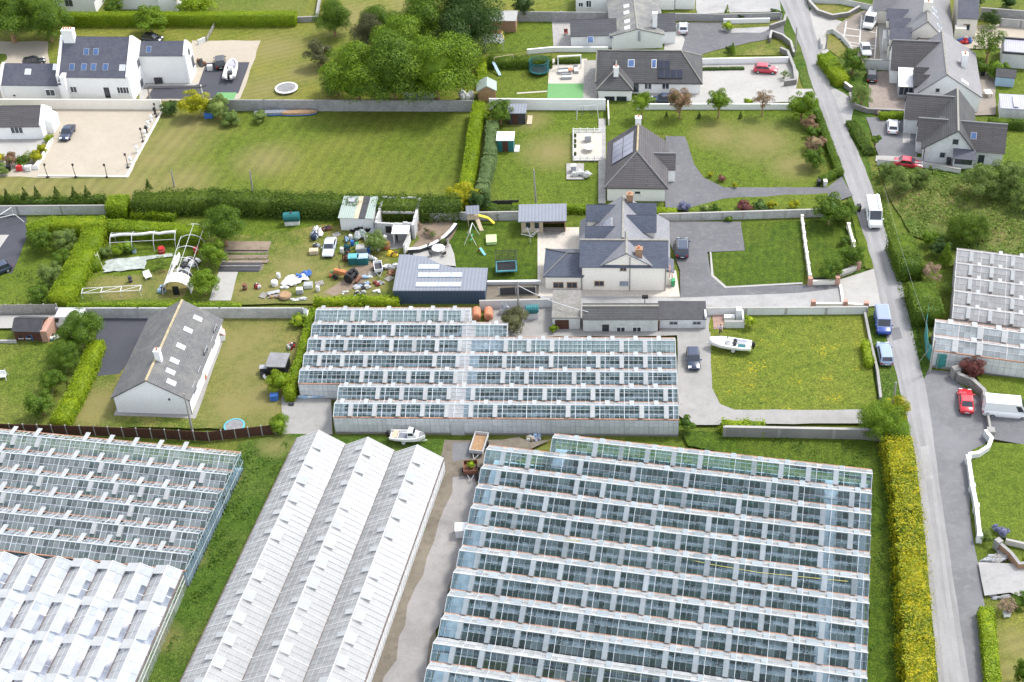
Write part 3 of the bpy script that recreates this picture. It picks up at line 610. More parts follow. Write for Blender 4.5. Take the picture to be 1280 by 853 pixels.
def chimney(root, x, y, z0, z1, sx, sy, mat, pots=1, along='x', potmat='terracotta'):
    m = MB(); m.box(x - sx / 2, x + sx / 2, y - sy / 2, y + sy / 2, z0, z1); m.box(x - sx / 2 - .06, x + sx / 2 + .06, y - sy / 2 - .06, y + sy / 2 + .06, z1 + .002, z1 + .14); c = m.build('chimney', MATS[mat], root)
    for i in range(pots):
        d = (i - (pots - 1) / 2) * .42; MB().lathe([(.15, z1 + .1), (.12, z1 + .4), (.15, z1 + .5), (.1, z1 + .5)], x + (d if along == 'x' else 0), y + (d if along == 'y' else 0)).build('chimney_pot', MATS[potmat], c)
    return c
def pipe(root, pts, mat='charcoal', r=.05): return MB().tube(pts, r).build('drainpipe', MATS[mat], root)
def house(name, label, fr, cat='house', group=None): return thing(name, label, cat, (fr.o[0], fr.o[1], 0), fr.a, group)
# ---------------------------------------------------------------- greenhouses
def greenhouse(label, fr, spans, wd, he, hr, gn='g_dull', gs='g_clear', pw=.64, rows=3, vents=(), walls='g_wall', gut='gutterrust', bar='bar', path=None, main=5, name='greenhouse', vmat='g_vent', sidewall=None, plinth='concrete', vt=0, hbar=.018, mbar=.04, sbar=.012):
    o = thing(name, label, 'greenhouse', (fr.o[0], fr.o[1], 0), fr.a); vpool = []
    rg = random.Random(len(label)); r_ = hr - he
    for si, (y0, x0, x1) in enumerate(spans):
        ym, y1 = y0 + wd / 2, y0 + wd; nx = max(1, round((x1 - x0) / pw)); px_ = (x1 - x0) / nx
        sl = math.hypot(wd / 2, r_); mats = []
        for side in 's', 'n':
            ya = y0 if side == 's' else y1; dy = (ym - ya) / sl; dz = r_ / sl; nrm = Vector((0, -dz if side == 's' else dz, abs(dy)))
            hole = set(); hole_top = set()
            for (vs, pitch, ph, nv, vl, ang, skip) in vents:
                if vs != side: continue
                k = 0; c = int(ph + (si % 2) * (pitch // 2 if skip < 0 else 0))
                while c + nv < nx:
                    if rg.random() > abs(skip):
                        a = math.radians(ang + rg.uniform(-4, 4) * (ang > 6)); xa, xb = x0 + c * px_ + .03, x0 + (c + nv) * px_ - .03
                        d0 = Vector((0, -dy, -dz)); d = d0 * math.cos(a) + nrm * math.sin(a); h0 = Vector((0, ym, hr)) + d0 * .06 + nrm * .07
                        e = h0 + d * vl; n2 = Vector((1, 0, 0)).cross(d); n2 = n2 if n2.z > 0 else -n2
                        vpool.append((si, [(xa, h0.y, h0.z), (xb, h0.y, h0.z), (xb, e.y, e.z), (xa, e.y, e.z)], n2))
                        
                        if ang > 5.5 and not (vs == 'n' and ang < 15):
                            for q in range(nv): hole.add((c + q, vl / sl))
                    c += pitch
            hd = {}
            for c, f in hole: hd[c] = f
            A = MB(); A2 = MB(); B = MB(); Wp = MB()
            for i in range(nx):
                for j in range(rows):
                    fa, fb = j / rows, (j + 1) / rows     # from eave up
                    if i in hd and j < rows - 1 and fb > 1 - hd[i] - .02 and hd[i] > .4 and side == 's': continue
                    if i in hd and j < rows - 1 and side == 'n' and fb > 1 - hd[i]: continue
                    p = [(x0 + (i + a) * px_, ya + dy * sl * f, he + dz * sl * f) for a, f in ((0, fa), (1, fa), (1, fb), (0, fb))]
                    xc = x0 + (i + .5) * px_
                    (Wp if path and path[0] < xc < path[1] else A2 if path and xc > path[1] else A).quad(*p)
            A.build('roof_glazing', MATS[gs if side == 's' else gn], o, fix=False)
            if A2.v: A2.build('roof_glazing', MATS[gs if side == 's' else gn], o, fix=False)
            if Wp.v: Wp.build('whitened_glazing', MATS['g_white'], o, fix=False)
        for i in range(nx + 1):
            t = mbar if i % main == 0 else sbar; x = x0 + i * px_
            for ya in (y0, y1) if t > .004 else (): B.hexa([(x - t, ya, he + .01), (x + t, ya, he + .01), (x + t, ym, hr + .01), (x - t, ym, hr + .01), (x - t, ya, he + .06), (x + t, ya, he + .06), (x + t, ym, hr + .06), (x - t, ym, hr + .06)])
            if i % main == 0 and si < len(spans): B.box(x - .04, x + .04, y0 - .04, y0 + .04, 0, he)
        for j in range(1, rows) if hbar > .004 else ():
            f = j / rows
            for ya in (y0, y1):
                yy = ya + (ym - ya) * f; zz = he + r_ * f; B.box(x0, x1, yy - hbar, yy + hbar, zz + .012, zz + .055)
        B.box(x0 - .04, x1 + .04, ym - .05, ym + .05, hr - .02, hr + .09)
        B.build('glazing_bars', MATS[bar], o)
        for yy in ((y0,) if si < len(spans) else (y0, y1)):
            MB().box(x0 - .05, x1 + .05, yy - .10, yy + .10, he - .08, he + .035).build('gutter', MATS[gut], o)
        # gables and exposed fronts
        G = MB(); Bw = MB()
        for xe in (x0, x1):
            n = max(2, round(wd / pw)); q = wd / n
            for i in range(n):
                ya, yb = y0 + i * q, y0 + (i + 1) * q; f = lambda y: he + r_ * (1 - abs(y - ym) / (wd / 2))
                G.quad((xe, ya, .3), (xe, yb, .3), (xe, yb, he), (xe, ya, he)); G.quad((xe, ya, he), (xe, yb, he), (xe, yb, f(yb)), (xe, ya, f(ya)))
                Bw.box(xe - .03, xe + .03, ya - .02, ya + .02, 0, f(ya))
            Bw.box(xe - .035, xe + .035, y0, y1, he - .03, he + .03); Bw.box(xe - .035, xe + .035, y0, y1, he * .5 - .02, he * .5 + .02)
        for s_, yy in ((-1, y0), (1, y1)):
            nb = [s for s in spans if abs(s[0] - (y0 + s_ * wd)) < .1]; seg = [(x0, x1)]
            if nb:
                seg = []
                if nb[0][1] > x0 + .3: seg.append((x0, nb[0][1]))
                if nb[0][2] < x1 - .3: seg.append((nb[0][2], x1))
            for a, b in seg:
                n = max(1, round((b - a) / pw)); q = (b - a) / n
                for i in range(n):
                    for z0, z1 in ((.3, he * .55), (he * .55, he - .05)): G.quad((a + i * q, yy, z0), (a + (i + 1) * q, yy, z0), (a + (i + 1) * q, yy, z1), (a + i * q, yy, z1))
                    Bw.box(a + i * q - .02, a + i * q + .02, yy - .03, yy + .03, 0, he)
                Bw.box(a, b, yy - .04, yy + .04, he * .55 - .025, he * .55 + .025); Bw.box(a, b, yy - .04, yy + .04, he * .80 - .02, he * .80 + .02)
                MB().box(a, b, yy - .08, yy + .08, 0, .31).build('plinth', MATS[plinth], o)
                if s_ > 0: MB().box(a, b, yy - .1, yy + .1, he - .08, he + .035).build('gutter', MATS[gut], o)
        G.build('wall_glazing', MATS[sidewall or walls], o, fix=False); Bw.build('wall_bars', MATS[bar], o)
    def vis(v):
        x, y = fr.w(v[1][0][0], v[1][0][1]); q = Vector((x, y, hr - HC)); c = q.dot(FW); X, Y = 640 + FP * q.dot(RV) / c, 426.5 - FP * q.dot(UV) / c
        return (0 if -5 < X < 1285 and -5 < Y < 858 else 1, -Y)
    vpool.sort(key=vis); rest = MB()
    for k, (si, q, n2) in enumerate(vpool):
        if k < 96: MB().slab(q, n2, .05).build('vent', MATS[vmat], o)
        else: rest.slab(q, n2, .05)
    if rest.v: v = rest.build('vents', MATS[vmat], o); v['kind'] = 'stuff'
    return o
def floor(fr, x0, x1, y0, y1, mat='whitefloor', name='greenhouse_floor'):
    return patch(name, [fr.w(x0, y0), fr.w(x1, y0), fr.w(x1, y1), fr.w(x0, y1)], mat, 0, world=True)
def croprow(fr, y, x0, x1, wd, h, label, group, mat='l_crop', dens=20, leaf=.22):
    hedge('crop_row', label, [fr.w(x0, y), fr.w(x1, y)], wd, h, mat, leaf, dens, .16, 'crop row', group, world=True, lump=.3)
# ---------------------------------------------------------------- vehicles
CARS = {  # length, width, height, belt, windscreen foot, windscreen top, roof end, rear window foot (as fractions from the front)
    'hatch': (4.1, 1.74, 1.47, .93, .27, .43, .86, .97), 'saloon': (4.55, 1.78, 1.42, .92, .28, .44, .72, .86), 'suv': (4.65, 1.88, 1.70, 1.05, .25, .39, .90, .985),
    'estate': (4.6, 1.8, 1.48, .93, .26, .42, .90, .985), 'mpv': (5.1, 1.92, 1.95, 1.15, .18, .32, .95, .99), 'van': (5.9, 2.05, 2.55, 1.25, .12, .27, .975, .995), 'smallvan': (4.9, 1.95, 1.95, 1.1, .17, .31, .97, .995), 'campervan': (5.4, 2.0, 2.3, 1.15, .14, .27, .97, .995)}
def car(label, px, py, hx, hy, paint, kind='hatch', cat=None, name=None, group=None, rails=False, roofmat=None):
    L, Wd, H, zb, f0, f1, f2, f3 = CARS[kind]; x, y = P(px, py, H * .5); a = P(px + hx, py + hy, H * .5); ang = math.atan2(a[1] - y, a[0] - x) - math.pi / 2
    isvan = 'van' in kind
    o = thing(name or ('parked_van' if isvan else 'parked_car'), label, cat or ('van' if isvan else 'car'), (x, y, gz(x, y)), ang, group)
    hw = Wd / 2; B = MB(); Y = lambda f: L / 2 - f * L; zh = zb - .06
    def ring(yy, w_, z0, z1): return [(-w_ * .86, yy, z0), (w_ * .86, yy, z0), (w_ * .97, yy, z0 + .12), (w_, yy, z0 + .4 * (z1 - z0)), (w_ * .97, yy, z1 - .10), (w_ * .82, yy, z1), (-w_ * .82, yy, z1), (-w_ * .97, yy, z1 - .10), (-w_, yy, z0 + .4 * (z1 - z0)), (-w_ * .97, yy, z0 + .12)]
    nose = .62 if not isvan else .8
    st = [(0, .78, .36, nose * zh), (.025, .90, .24, zh * (nose + .1)), (.10, .97, .20, zh * .90), (f0 - .02, 1, .19, zh * .99), (.5, 1, .19, zb), (.8, 1, .2, zb), (f3 - .03 if f3 < .95 else .93, .98, .22, zb * .99), (.975, .93, .27, zb * .94), (1, .84, .36, zb * .84)]
    B.loft([ring(Y(f), hw * k, a_, b_) for f, k, a_, b_ in st]); B.build('body', MATS[paint], o, True)
    # cabin
    def cr_(f, k, z): return [(-hw * k, Y(f), z), (hw * k, Y(f), z)]
    kt = .80 if not isvan else .90; C = MB()
    bot = [(-hw * .90, Y(f0), zb - .08), (hw * .90, Y(f0), zb - .08), (hw * .93, Y(f3), zb - .08), (-hw * .93, Y(f3), zb - .08)]
    top = [(-hw * kt, Y(f1), H - .06), (hw * kt, Y(f1), H - .06), (hw * kt, Y(f2), H - .05), (-hw * kt, Y(f2), H - .05)]
    cap = [(-hw * kt * .78, Y(f1 + .05), H), (hw * kt * .78, Y(f1 + .05), H), (hw * kt * .78, Y(f2 - .04), H), (-hw * kt * .78, Y(f2 - .04), H)]
    C.loft([bot, top, cap]); C.build('cabin', MATS[roofmat or paint], o)
    def glass(nm, a, b, c, d, u0, u1, v0, v1):   # a,b bottom; c,d top (d above a)
        a, b, c, d = map(Vector, (a, b, c, d)); f = lambda u, v: (a.lerp(b, u)).lerp(d.lerp(c, u), v)
        q = [f(u0, v0), f(u1, v0), f(u1, v1), f(u0, v1)]; n = (q[1] - q[0]).cross(q[3] - q[0]).normalized(); ctr = Vector((0, 0, zb * .8))
        if n.dot(q[0] - ctr) < 0: n = -n
        MB().slab([tuple(v + n * .004) for v in q], n, .016).build(nm, MATS['carglass'], o)
    glass('windscreen', bot[0], bot[1], top[1], top[0], .05, .95, .12, .94)
    if not isvan or kind == 'campervan': glass('rear_window', bot[3], bot[2], top[2], top[3], .1, .9, .22 if f3 > .95 else .12, .92)
    for i, j in ((0, 3), (1, 2)):
        if isvan: glass('side_window', bot[i], bot[j], top[j], top[i], .05, .19, .18, .8)
        else:
            glass('side_window', bot[i], bot[j], top[j], top[i], .05, .47, .2, .9); glass('side_window', bot[i], bot[j], top[j], top[i], .51, .92, .2, .9)
    wr = .32 if not isvan else .36
    for fx in (-1, 1):
        for f in (.19, .80):
            prof = [(wr * .6, -.11), (wr * .95, -.11), (wr, -.06), (wr, .06), (wr * .95, .11), (wr * .6, .11)]
            m = MB(); cx = fx * (hw - .10); m.loft([[(cx + z, Y(f) + r * math.cos(2 * math.pi * j / 14), wr + r * math.sin(2 * math.pi * j / 14)) for j in range(14)] for r, z in prof])
            t = m.build('wheel', MATS['rubber'], o); m2 = MB(); m2.loft([[(cx + z, Y(f) + r * math.cos(2 * math.pi * j / 10), wr + r * math.sin(2 * math.pi * j / 10)) for j in range(10)] for r, z in ((.05, .118 * fx), (wr * .58, .118 * fx), (wr * .62, .10 * fx))]); m2.build('rim', MATS['rim'], t)
        cx = fx * hw * .62; B = MB(); B.hexa([(cx - .22, Y(.012), zh * .58), (cx + .22, Y(.012), zh * .58), (cx + .22, Y(.06), zh * .6), (cx - .22, Y(.06), zh * .6), (cx - .2, Y(.03), zh * .80), (cx + .2, Y(.03), zh * .80), (cx + .22, Y(.085), zh * .90), (cx - .22, Y(.085), zh * .90)]).build('headlight', MATS['lamp'], o)
        MB().box(fx * hw * .74 - .13, fx * hw * .74 + .13, Y(1.001), Y(.96), zb * .58, zb * .84).build('tail_light', MATS['taillamp'], o)
        MB().obox(fx * (hw + .09), Y(f0 + .06), zb - .06, zb + .12, .2, .12).build('wing_mirror', MATS[paint], o)
    MB().box(-.26, .26, Y(1.006), Y(.99), .45, .57).build('number_plate', MATS['offwhite'], o); MB().box(-hw * .55, hw * .55, Y(.012), Y(-.002), .33, .46).build('grille', MATS['black'], o)
    if rails:
        m = MB()
        for fx in (-1, 1): m.tube([(fx * hw * kt * .88, Y(f1 + .05), H + .05), (fx * hw * kt * .88, Y(f2 - .05), H + .05)], .025)
        m.build('roof_rail', MATS['steel'], o)
    return o
def at(px, py, hx, hy, z=.3):
    x, y = P(px, py, z); a = P(px + hx, py + hy, z); return x, y, math.atan2(a[1] - y, a[0] - x) - math.pi / 2
def boat(label, px, py, hx, hy, L, Wd, kind, hull='white', name='boat', zoff=.35):
    x, y, ang = at(px, py, hx, hy, .8); o = thing(name, label, 'boat', (x, y, gz(x, y) + zoff), ang); hw = Wd / 2; m = MB()
    st = [(-.5, .86, .12, .78), (-.3, .96, .05, .76), (0, 1, .02, .80), (.22, .9, .05, .86), (.38, .6, .14, .94), (.47, .28, .3, 1.0), (.5, .05, .5, 1.03)]
    m.loft([[(-hw * k, L * f, z1), (-hw * k * .92, L * f, z0 + .3), (-hw * k * .4, L * f, z0 + .05), (hw * k * .4, L * f, z0 + .05), (hw * k * .92, L * f, z0 + .3), (hw * k, L * f, z1), (hw * k * .84, L * f, z1 + .04), (hw * k * .78, L * f, z1 - .25), (-hw * k * .78, L * f, z1 - .25), (-hw * k * .84, L * f, z1 + .04)] for f, k, z0, z1 in st]); m.build('hull', MATS[hull], o, False)
    eng = MB(); eng.loft([[(sx, -L * .5 - .25 + sy, z) for sx, sy in ((-.2 * k, -.25 * k), (.2 * k, -.25 * k), (.22 * k, .2 * k), (-.22 * k, .2 * k))] for z, k in ((.1, .4), (.5, .5), (.62, 1), (1.05, 1), (1.2, .7))]); eng.build('outboard_motor', MATS['black'], o)
    if kind == 'cabin':
        c = MB(); c.loft([[(-hw * .72, .02 * L, .8), (hw * .72, .02 * L, .8), (hw * .55, .33 * L, .9), (-hw * .55, .33 * L, .9)], [(-hw * .66, .03 * L, 1.35), (hw * .66, .03 * L, 1.35), (hw * .5, .22 * L, 1.35), (-hw * .5, .22 * L, 1.35)], [(-hw * .62, .04 * L, 1.65), (hw * .62, .04 * L, 1.65), (hw * .5, .16 * L, 1.65), (-hw * .5, .16 * L, 1.65)]]); c.build('cabin', MATS['white'], o)
        g = MB(); g.slab([(-hw * .48, .225 * L, 1.36), (hw * .48, .225 * L, 1.36), (hw * .46, .17 * L, 1.6), (-hw * .46, .17 * L, 1.6)], (0, 1, .5), .02); g.build('windscreen', MATS['carglass'], o)
        for s in (-1, 1): MB().slab([(s * hw * .68, .05 * L, 1.15), (s * hw * .6, .2 * L, 1.15), (s * hw * .56, .17 * L, 1.5), (s * hw * .645, .05 * L, 1.5)], (s, 0, .3), .02).build('side_window', MATS['carglass'], o)
        d = MB(); d.loft([[(-hw * k * .85, L * f, z), (hw * k * .85, L * f, z)] + [(hw * k * .8, L * f, z + .03), (-hw * k * .8, L * f, z + .03)] for f, k, z in ((.24, .88, .86), (.38, .58, .95), (.46, .26, 1.0))]); d.build('foredeck', MATS['midgrey'], o)
        MB().box(-hw * .7, hw * .7, -.42 * L, -.28 * L, .5, .85).build('bench', MATS['palewood'], o); MB().box(-hw * .6, hw * .6, -.26 * L, .0, .48, .56).build('deck', MATS['bluesheet'], o)
        r = MB(); r.tube([(-hw * .8, -.45 * L, .8), (-hw * .8, -.45 * L, 1.25), (hw * .8, -.45 * L, 1.25), (hw * .8, -.45 * L, .8)], .025); r.build('stern_rail', MATS['steel'], o)
    if kind == 'open':
        d = MB(); d.loft([[(-hw * k * .8, L * f, z), (hw * k * .8, L * f, z), (hw * k * .7, L * f, z + .12), (-hw * k * .7, L * f, z + .12)] for f, k, z in ((.1, .98, .72), (.25, .86, .84), (.4, .54, .95), (.47, .25, 1.0))]); d.build('foredeck', MATS['white'], o)
        MB().box(-.35, .35, -.02 * L, .08 * L, .5, 1.25).build('console', MATS['offwhite'], o); MB().slab([(-.33, .085 * L, 1.2), (.33, .085 * L, 1.2), (.28, .05 * L, 1.6), (-.28, .05 * L, 1.6)], (0, 1, .3), .02).build('windscreen', MATS['carglass'], o)
        MB().box(-hw * .7, hw * .7, -.46 * L, -.40 * L, .5, .82).build('bench', MATS['white'], o); MB().box(-hw * .6, -hw * .05, -.37 * L, -.2 * L, .5, .66).build('cushion', MATS['teal'], o); MB().box(hw * .1, hw * .6, -.36 * L, -.05 * L, .5, .6).build('cushion', MATS['greypaint'], o)
        for s in (-.3, .3): MB().blob((s, -.12 * L, .85), (.25, .25, .4), 0, 3).build('seat', MATS['charcoal'], o)
        MB().lathe([(.3, .97), (.3, 1.02), (.16, 1.04)], 0, .2 * L).build('hatch', MATS['offwhite'], o)
    if kind == 'rib':
        for s in (-1, 1): MB().tube([(s * hw * .85, -.52 * L, .72), (s * hw * .9, 0, .78), (s * hw * .8, .25 * L, .88), (s * hw * .45, .42 * L, 1.0), (0, .50 * L, 1.08)], .26, 0, 9, .2).build('side_tube', MATS['fabric'], o)
        MB().obox(0, -.05 * L, .5, 1.2, .7, .7).build('console', MATS['white'], o); MB().box(-.4, .4, -.32 * L, -.16 * L, .5, .95).build('seat', MATS['charcoal'], o)
        MB().loft([[(-hw * k, L * f, .95), (hw * k, L * f, .95), (hw * k * .8, L * f, 1.15), (-hw * k * .8, L * f, 1.15)] for f, k in ((.05, .6), (.25, .5), (.4, .2))]).build('bow_cover', MATS['lilacsheet'], o)
        a = MB(); a.tube([(-hw * .7, -.42 * L, .7), (-hw * .6, -.4 * L, 1.7), (hw * .6, -.4 * L, 1.7), (hw * .7, -.42 * L, .7)], .05); a.build('arch', MATS['white'], o)
    t = MB()
    for s in (-1, 1): t.tube([(s * .35, -L * .45, .1), (s * .35, L * .3, .1), (0, L * .55, .1)], .05)
    for s in (-1, 1): t.loft([[(s * hw * .75 + z, -.1 * L + .26 * math.cos(j * .628), .02 + .26 * math.sin(j * .628)) for j in range(10)] for z in (-.08, .08)])
    tr = t.build('trailer_frame', MATS['galv'], o); return o
def trailer(label, px, py, hx, hy, L, Wd, body, inside, cat='trailer', name='trailer', hgt=.45, load=None):
    x, y, ang = at(px, py, hx, hy, .6); o = thing(name, label, cat, (x, y, gz(x, y)), ang); h = Wd / 2; z = .5
    MB().box(-h + .05, h - .05, -L / 2, L / 2, z - .1, z).build('bed', MATS[inside], o)
    for a in ((-h, -h + .06, -L / 2, L / 2), (h - .06, h, -L / 2, L / 2), (-h + .062, h - .062, -L / 2, -L / 2 + .06), (-h + .062, h - .062, L / 2 - .06, L / 2)): MB().box(*a, z - .12, z + hgt).build('side_panel', MATS[body], o)
    f = MB(); f.tube([(-.4, L / 2, z - .1), (0, L / 2 + 1.1, z - .1), (.4, L / 2, z - .1)], .05); f.tube([(0, L / 2 + .95, 0), (0, L / 2 + .95, z + .15)], .04); f.build('drawbar', MATS['galv'], o)
    for s in (-1, 1):
        for yy in ((-.45, .45) if L > 2.6 else (0,)): m = MB(); m.loft([[(s * (h + .12) + c, yy + r * math.cos(j * .524), .3 + r * math.sin(j * .524)) for j in range(12)] for r, c in ((.15, -.09), (.3, -.09), (.3, .09), (.15, .09))]); m.build('wheel', MATS['rubber'], o)
    return o
# ---------------------------------------------------------------- garden things
def spot(px, py, z=0):
    x, y = P(px, py, z); return x, y, gz(x, y)
def gthing(name, label, cat, px, py, rz=0, group=None, z=0): return thing(name, label, cat, spot(px, py, z), rz, group)
def trampoline(label, px, py, d, pad, mat='black', net=None, rect=None, legs=.75, netmat='charcoal'):
    o = gthing('trampoline', label, 'trampoline', px, py, 0, None, legs); sx, sy = rect or (1, 1); r = d / 2; n = 28 if not rect else 4
    ph = math.pi / 4 if rect else 0
    def ringp(r_, z): return [(r_ * sx * math.cos(2 * math.pi * j / n + ph), r_ * sy * math.sin(2 * math.pi * j / n + ph), z) for j in range(n)]
    MB().loft([ringp(r * .86, legs), ringp(r * .86, legs + .02)]).build('mat', MATS[mat], o)
    MB().loft([ringp(r * .84, legs + .021), ringp(r * .84, legs + .07), ringp(r, legs + .06), ringp(r, legs - .12)], cap=False).build('pad', MATS[pad], o)
    k = 4 if rect else 6
    for j in range(k):
        a = 2 * math.pi * j / k + (ph if rect else .3); X, Y = r * sx * .97 * math.cos(a), r * sy * .97 * math.sin(a)
        MB().tube([(X, Y, 0), (X, Y, legs + (net or 0))], .035).build('leg', MATS['galv' if not net else 'charcoal'], o)
    if net:
        m = MB(); k2 = n if not rect else 4
        for z in [legs + net * q / 7 for q in range(1, 8)]:
            p = ringp(r * .97, z); m.tube([Vector(q) for q in p] + [Vector(p[0])], .026 if z < legs + net - .01 else .05, 0, 4)
        q = ringp(r * .97, legs); q2 = ringp(r * .97, legs + net)
        for i in range(n):
            for f in (np.linspace(0, 1, 14, endpoint=False) if rect else (0, .5)):
                a, b = Vector(q[i]).lerp(Vector(q[(i + 1) % n]), f), Vector(q2[i]).lerp(Vector(q2[(i + 1) % n]), f); m.tube([a, b], .022, 0, 4)
        m.build('safety_net', MATS[netmat], o)
    return o
def wbin(label, px, py, mat='charcoal', rz=0, group=None, lid=None):
    o = gthing('wheelie_bin', label, 'bin', px, py, rz, group); m = MB(); m.obox(0, 0, .08, .98, .46, .52, 0, 0, 1.25, 1.25); m.build('body', MATS[mat], o)
    MB().hexa([(-.3, -.36, .982), (.3, -.36, .982), (.3, .36, .982), (-.3, .36, .982), (-.29, -.34, 1.03), (.29, -.34, 1.03), (.29, .34, 1.12), (-.29, .34, 1.12)]).build('lid', MATS[lid or mat], o)
    w_ = MB()
    for s in (-.24, .24): w_.loft([[(s + c, .27 + .1 * math.cos(j * .785), .1 + .1 * math.sin(j * .785)) for j in range(8)] for c in (-.03, .03)])
    w_.build('wheels', MATS['rubber'], o); return o
def crate(name, label, cat, px, py, lx, ly, h, mat, rz=0, lid=None, group=None, feet=True, zoff=0):
    o = gthing(name, label, cat, px, py, rz, group); m = MB(); m.obox(0, 0, .06 + zoff, h + zoff, lx, ly, 0, 0, .97, .97)
    for s in (-.34, .34): m.obox(s * lx, 0, zoff, .058 + zoff, .1, ly, 0)
    m.build('body', MATS[mat], o); t = MB(); t.obox(0, 0, h + zoff + .002, h + zoff + .06, lx * 1.03, ly * 1.03); t.obox(0, 0, h + zoff + .062, h + zoff + .1, lx * .7, ly * .7); t.build('lid', MATS[lid or mat], o); return o
def heap(name, label, cat, px, py, rx, ry, rz_, mats, seed=0, n=5, group=None):
    o = gthing(name, label, cat, px, py, 0, group); rg = random.Random(seed + 5)
    for mi, mt in enumerate(mats):
        m = MB()
        for k in range(n): m.blob((rg.uniform(-.6, .6) * rx, rg.uniform(-.6, .6) * ry, rz_ * rg.uniform(.2, .45)), (rx * rg.uniform(.25, .5), ry * rg.uniform(.25, .5), rz_ * rg.uniform(.3, .55)), 0, seed * 7 + k + mi * 31, .28, 7, 4)
        m.build('lump' if len(mats) > 1 else 'mass', MATS[mt], o)
    return o
def sheet(name, label, cat, px, py, lx, ly, mat, rz=0, amp=.12, seed=0, group=None, base=.1):
    rg = random.Random(seed); n, k = 9, 7; hz = [[base + amp * rg.random() for _ in range(k)] for _ in range(n)]; m = MB()
    for s, zz in ((0, 0), (1, -.03)): m.v += [(lx * (i / (n - 1) - .5) * (1 + rg.uniform(-.1, .1)), ly * (j / (k - 1) - .5) * (1 + rg.uniform(-.1, .1)), max(.01, hz[i][j] + zz)) for i in range(n) for j in range(k)]
    for i in range(n - 1):
        for j in range(k - 1): m.f.append((i * k + j, (i + 1) * k + j, (i + 1) * k + j + 1, i * k + j + 1)); m.m.append(0)
    x, y, z = spot(px, py); o = m.build(name, MATS[mat], None, False, True, (x, y, z), rz); return tag(o, label, cat, group)
def table(label, px, py, r, top, leg, chairs=None, rz=0, rect=None, h=.74, group=None):
    o = gthing('garden_table', label, 'table', px, py, rz, group)
    if rect: MB().obox(0, 0, h - .05, h, *rect).build('tabletop', MATS[top], o)
    else: MB().lathe([(r * .9, h - .05), (r, h - .03), (r, h), (.02, h + .005)], 0, 0, 0, 20).build('tabletop', MATS[top], o)
    ex, ey = (rect[0] * .42, rect[1] * .42) if rect else (r * .55, r * .55)
    for a in (-1, 1):
        for b in (-1, 1): MB().tube([(a * ex, b * ey, 0), (a * ex * .9, b * ey * .9, h - .05)], .03).build('leg', MATS[leg], o)
    return o
def chair(label, px, py, rz, mat, leg='charcoal', group=None, wd=.55):
    o = gthing('garden_chair', label, 'chair', px, py, rz, group); h = wd / 2
    MB().box(-h, h, -h, h, .38, .46).build('seat', MATS[mat], o); MB().hexa([(-h, h - .06, .462), (h, h - .06, .462), (h, h, .462), (-h, h, .462), (-h, h + .06, .95), (h, h + .06, .95), (h, h + .12, .95), (-h, h + .12, .95)]).build('backrest', MATS[mat], o)
    for a in (-1, 1):
        for b in (-1, 1): MB().tube([(a * h * .85, b * h * .85, 0), (a * h * .85, b * h * .85, .38)], .025).build('leg', MATS[leg], o)
    return o
def shed(name, label, cat, a, b, depth, he, hr, wm, rm, ax='x', door=None, ov=.15, group=None, winx=None):
    fr = Fr(a, b); o = house(name, label, fr, cat, group)
    if hr > he: gable(o, 0, fr.L, 0, depth, he, hr, ax, wm, rm, ov, .15, ridge=None)
    else: lean(o, 0, fr.L, 0, depth, he, he + .15, wm, rm, ov)
    if door is not None: MB().box(fr.L * door - .45, fr.L * door + .45, -.035, -.002, .05, min(1.9, he - .1)).build('door', MATS['darkwood'], o)
    return o, fr
def umb(): pass
# ================================================================ THE PLACE
# ---- ground
g = MB(); g.quad((-420, -120, 0), (420, -120, 0), (420, 620, 0), (-420, 620, 0)); o = g.build('ground', MATS['ground_grass'], fix=False); o['kind'] = 'structure'
patch('lawn', [(-60, 28), (380, 20), (400, -40), (720, -40), (690, 40), (612, 45), (606, 132), (-60, 132)], 'mown')
patch('field', [(-60, 215), (60, 224), (160, 222), (202, 138), (600, 134), (600, 250), (560, 262), (-60, 262)], 'field')
patch('gravel_yard', [(-60, 52), (60, 52), (64, 110), (62, 130), (-60, 132)], 'sand')
patch('lawn', [(-20, 66), (8, 68), (9, 74), (-4, 84), (-30, 84)], 'lush')
patch('gravel_yard', [(240, 51), (326, 51), (316, 80), (300, 124), (178, 128), (175, 108), (240, 104)], 'sand')
patch('driveway', [(258, 79), (312, 78), (298, 117), (262, 124), (182, 124), (195, 106), (248, 106)], 'darkasphalt', .05)
patch('path', [(176, 100), (247, 104), (243, 109), (188, 108), (180, 124), (174, 124)], 'paleconcrete', .05)
patch('green_mat', [(272, 116), (296, 116), (292, 126), (266, 126)], 'greenmat', 0)
patch('courtyard', [(-60, 170), (75, 134), (205, 134), (161, 222), (60, 223), (-60, 218)], 'sand')
patch('paving', [(-60, 174), (54, 174), (56, 186), (44, 200), (-60, 200)], 'paleconcrete', .05)
patch('lawn', [(618, 140), (758, 138), (754, 256), (618, 258)], 'lush')
patch('lawn', [(757, 138), (1040, 138), (1052, 212), (1034, 236), (905, 237), (879, 224), (866, 205), (858, 176), (835, 168), (757, 168)], 'lush')
patch('garden', [(605, 30), (692, 26), (692, 62), (605, 68)], 'lush'); patch('garden', [(608, 78), (688, 84), (684, 124), (600, 124)], 'lush')
patch('patio', [(690, 28), (760, 28), (762, 64), (692, 62)], 'greypave', 0); patch('patio', [(687, 74), (734, 74), (732, 106), (685, 106)], 'creampave', 0)
patch('green_mat', [(685, 105), (730, 105), (729, 124), (684, 124)], 'greenmat', 0); patch('paving', [(730, 76), (747, 76), (747, 125), (729, 125)], 'greywood', 0)
patch('path', [(646, 116.5), (684, 114), (684, 115.5), (646, 118)], 'creampave', 0)
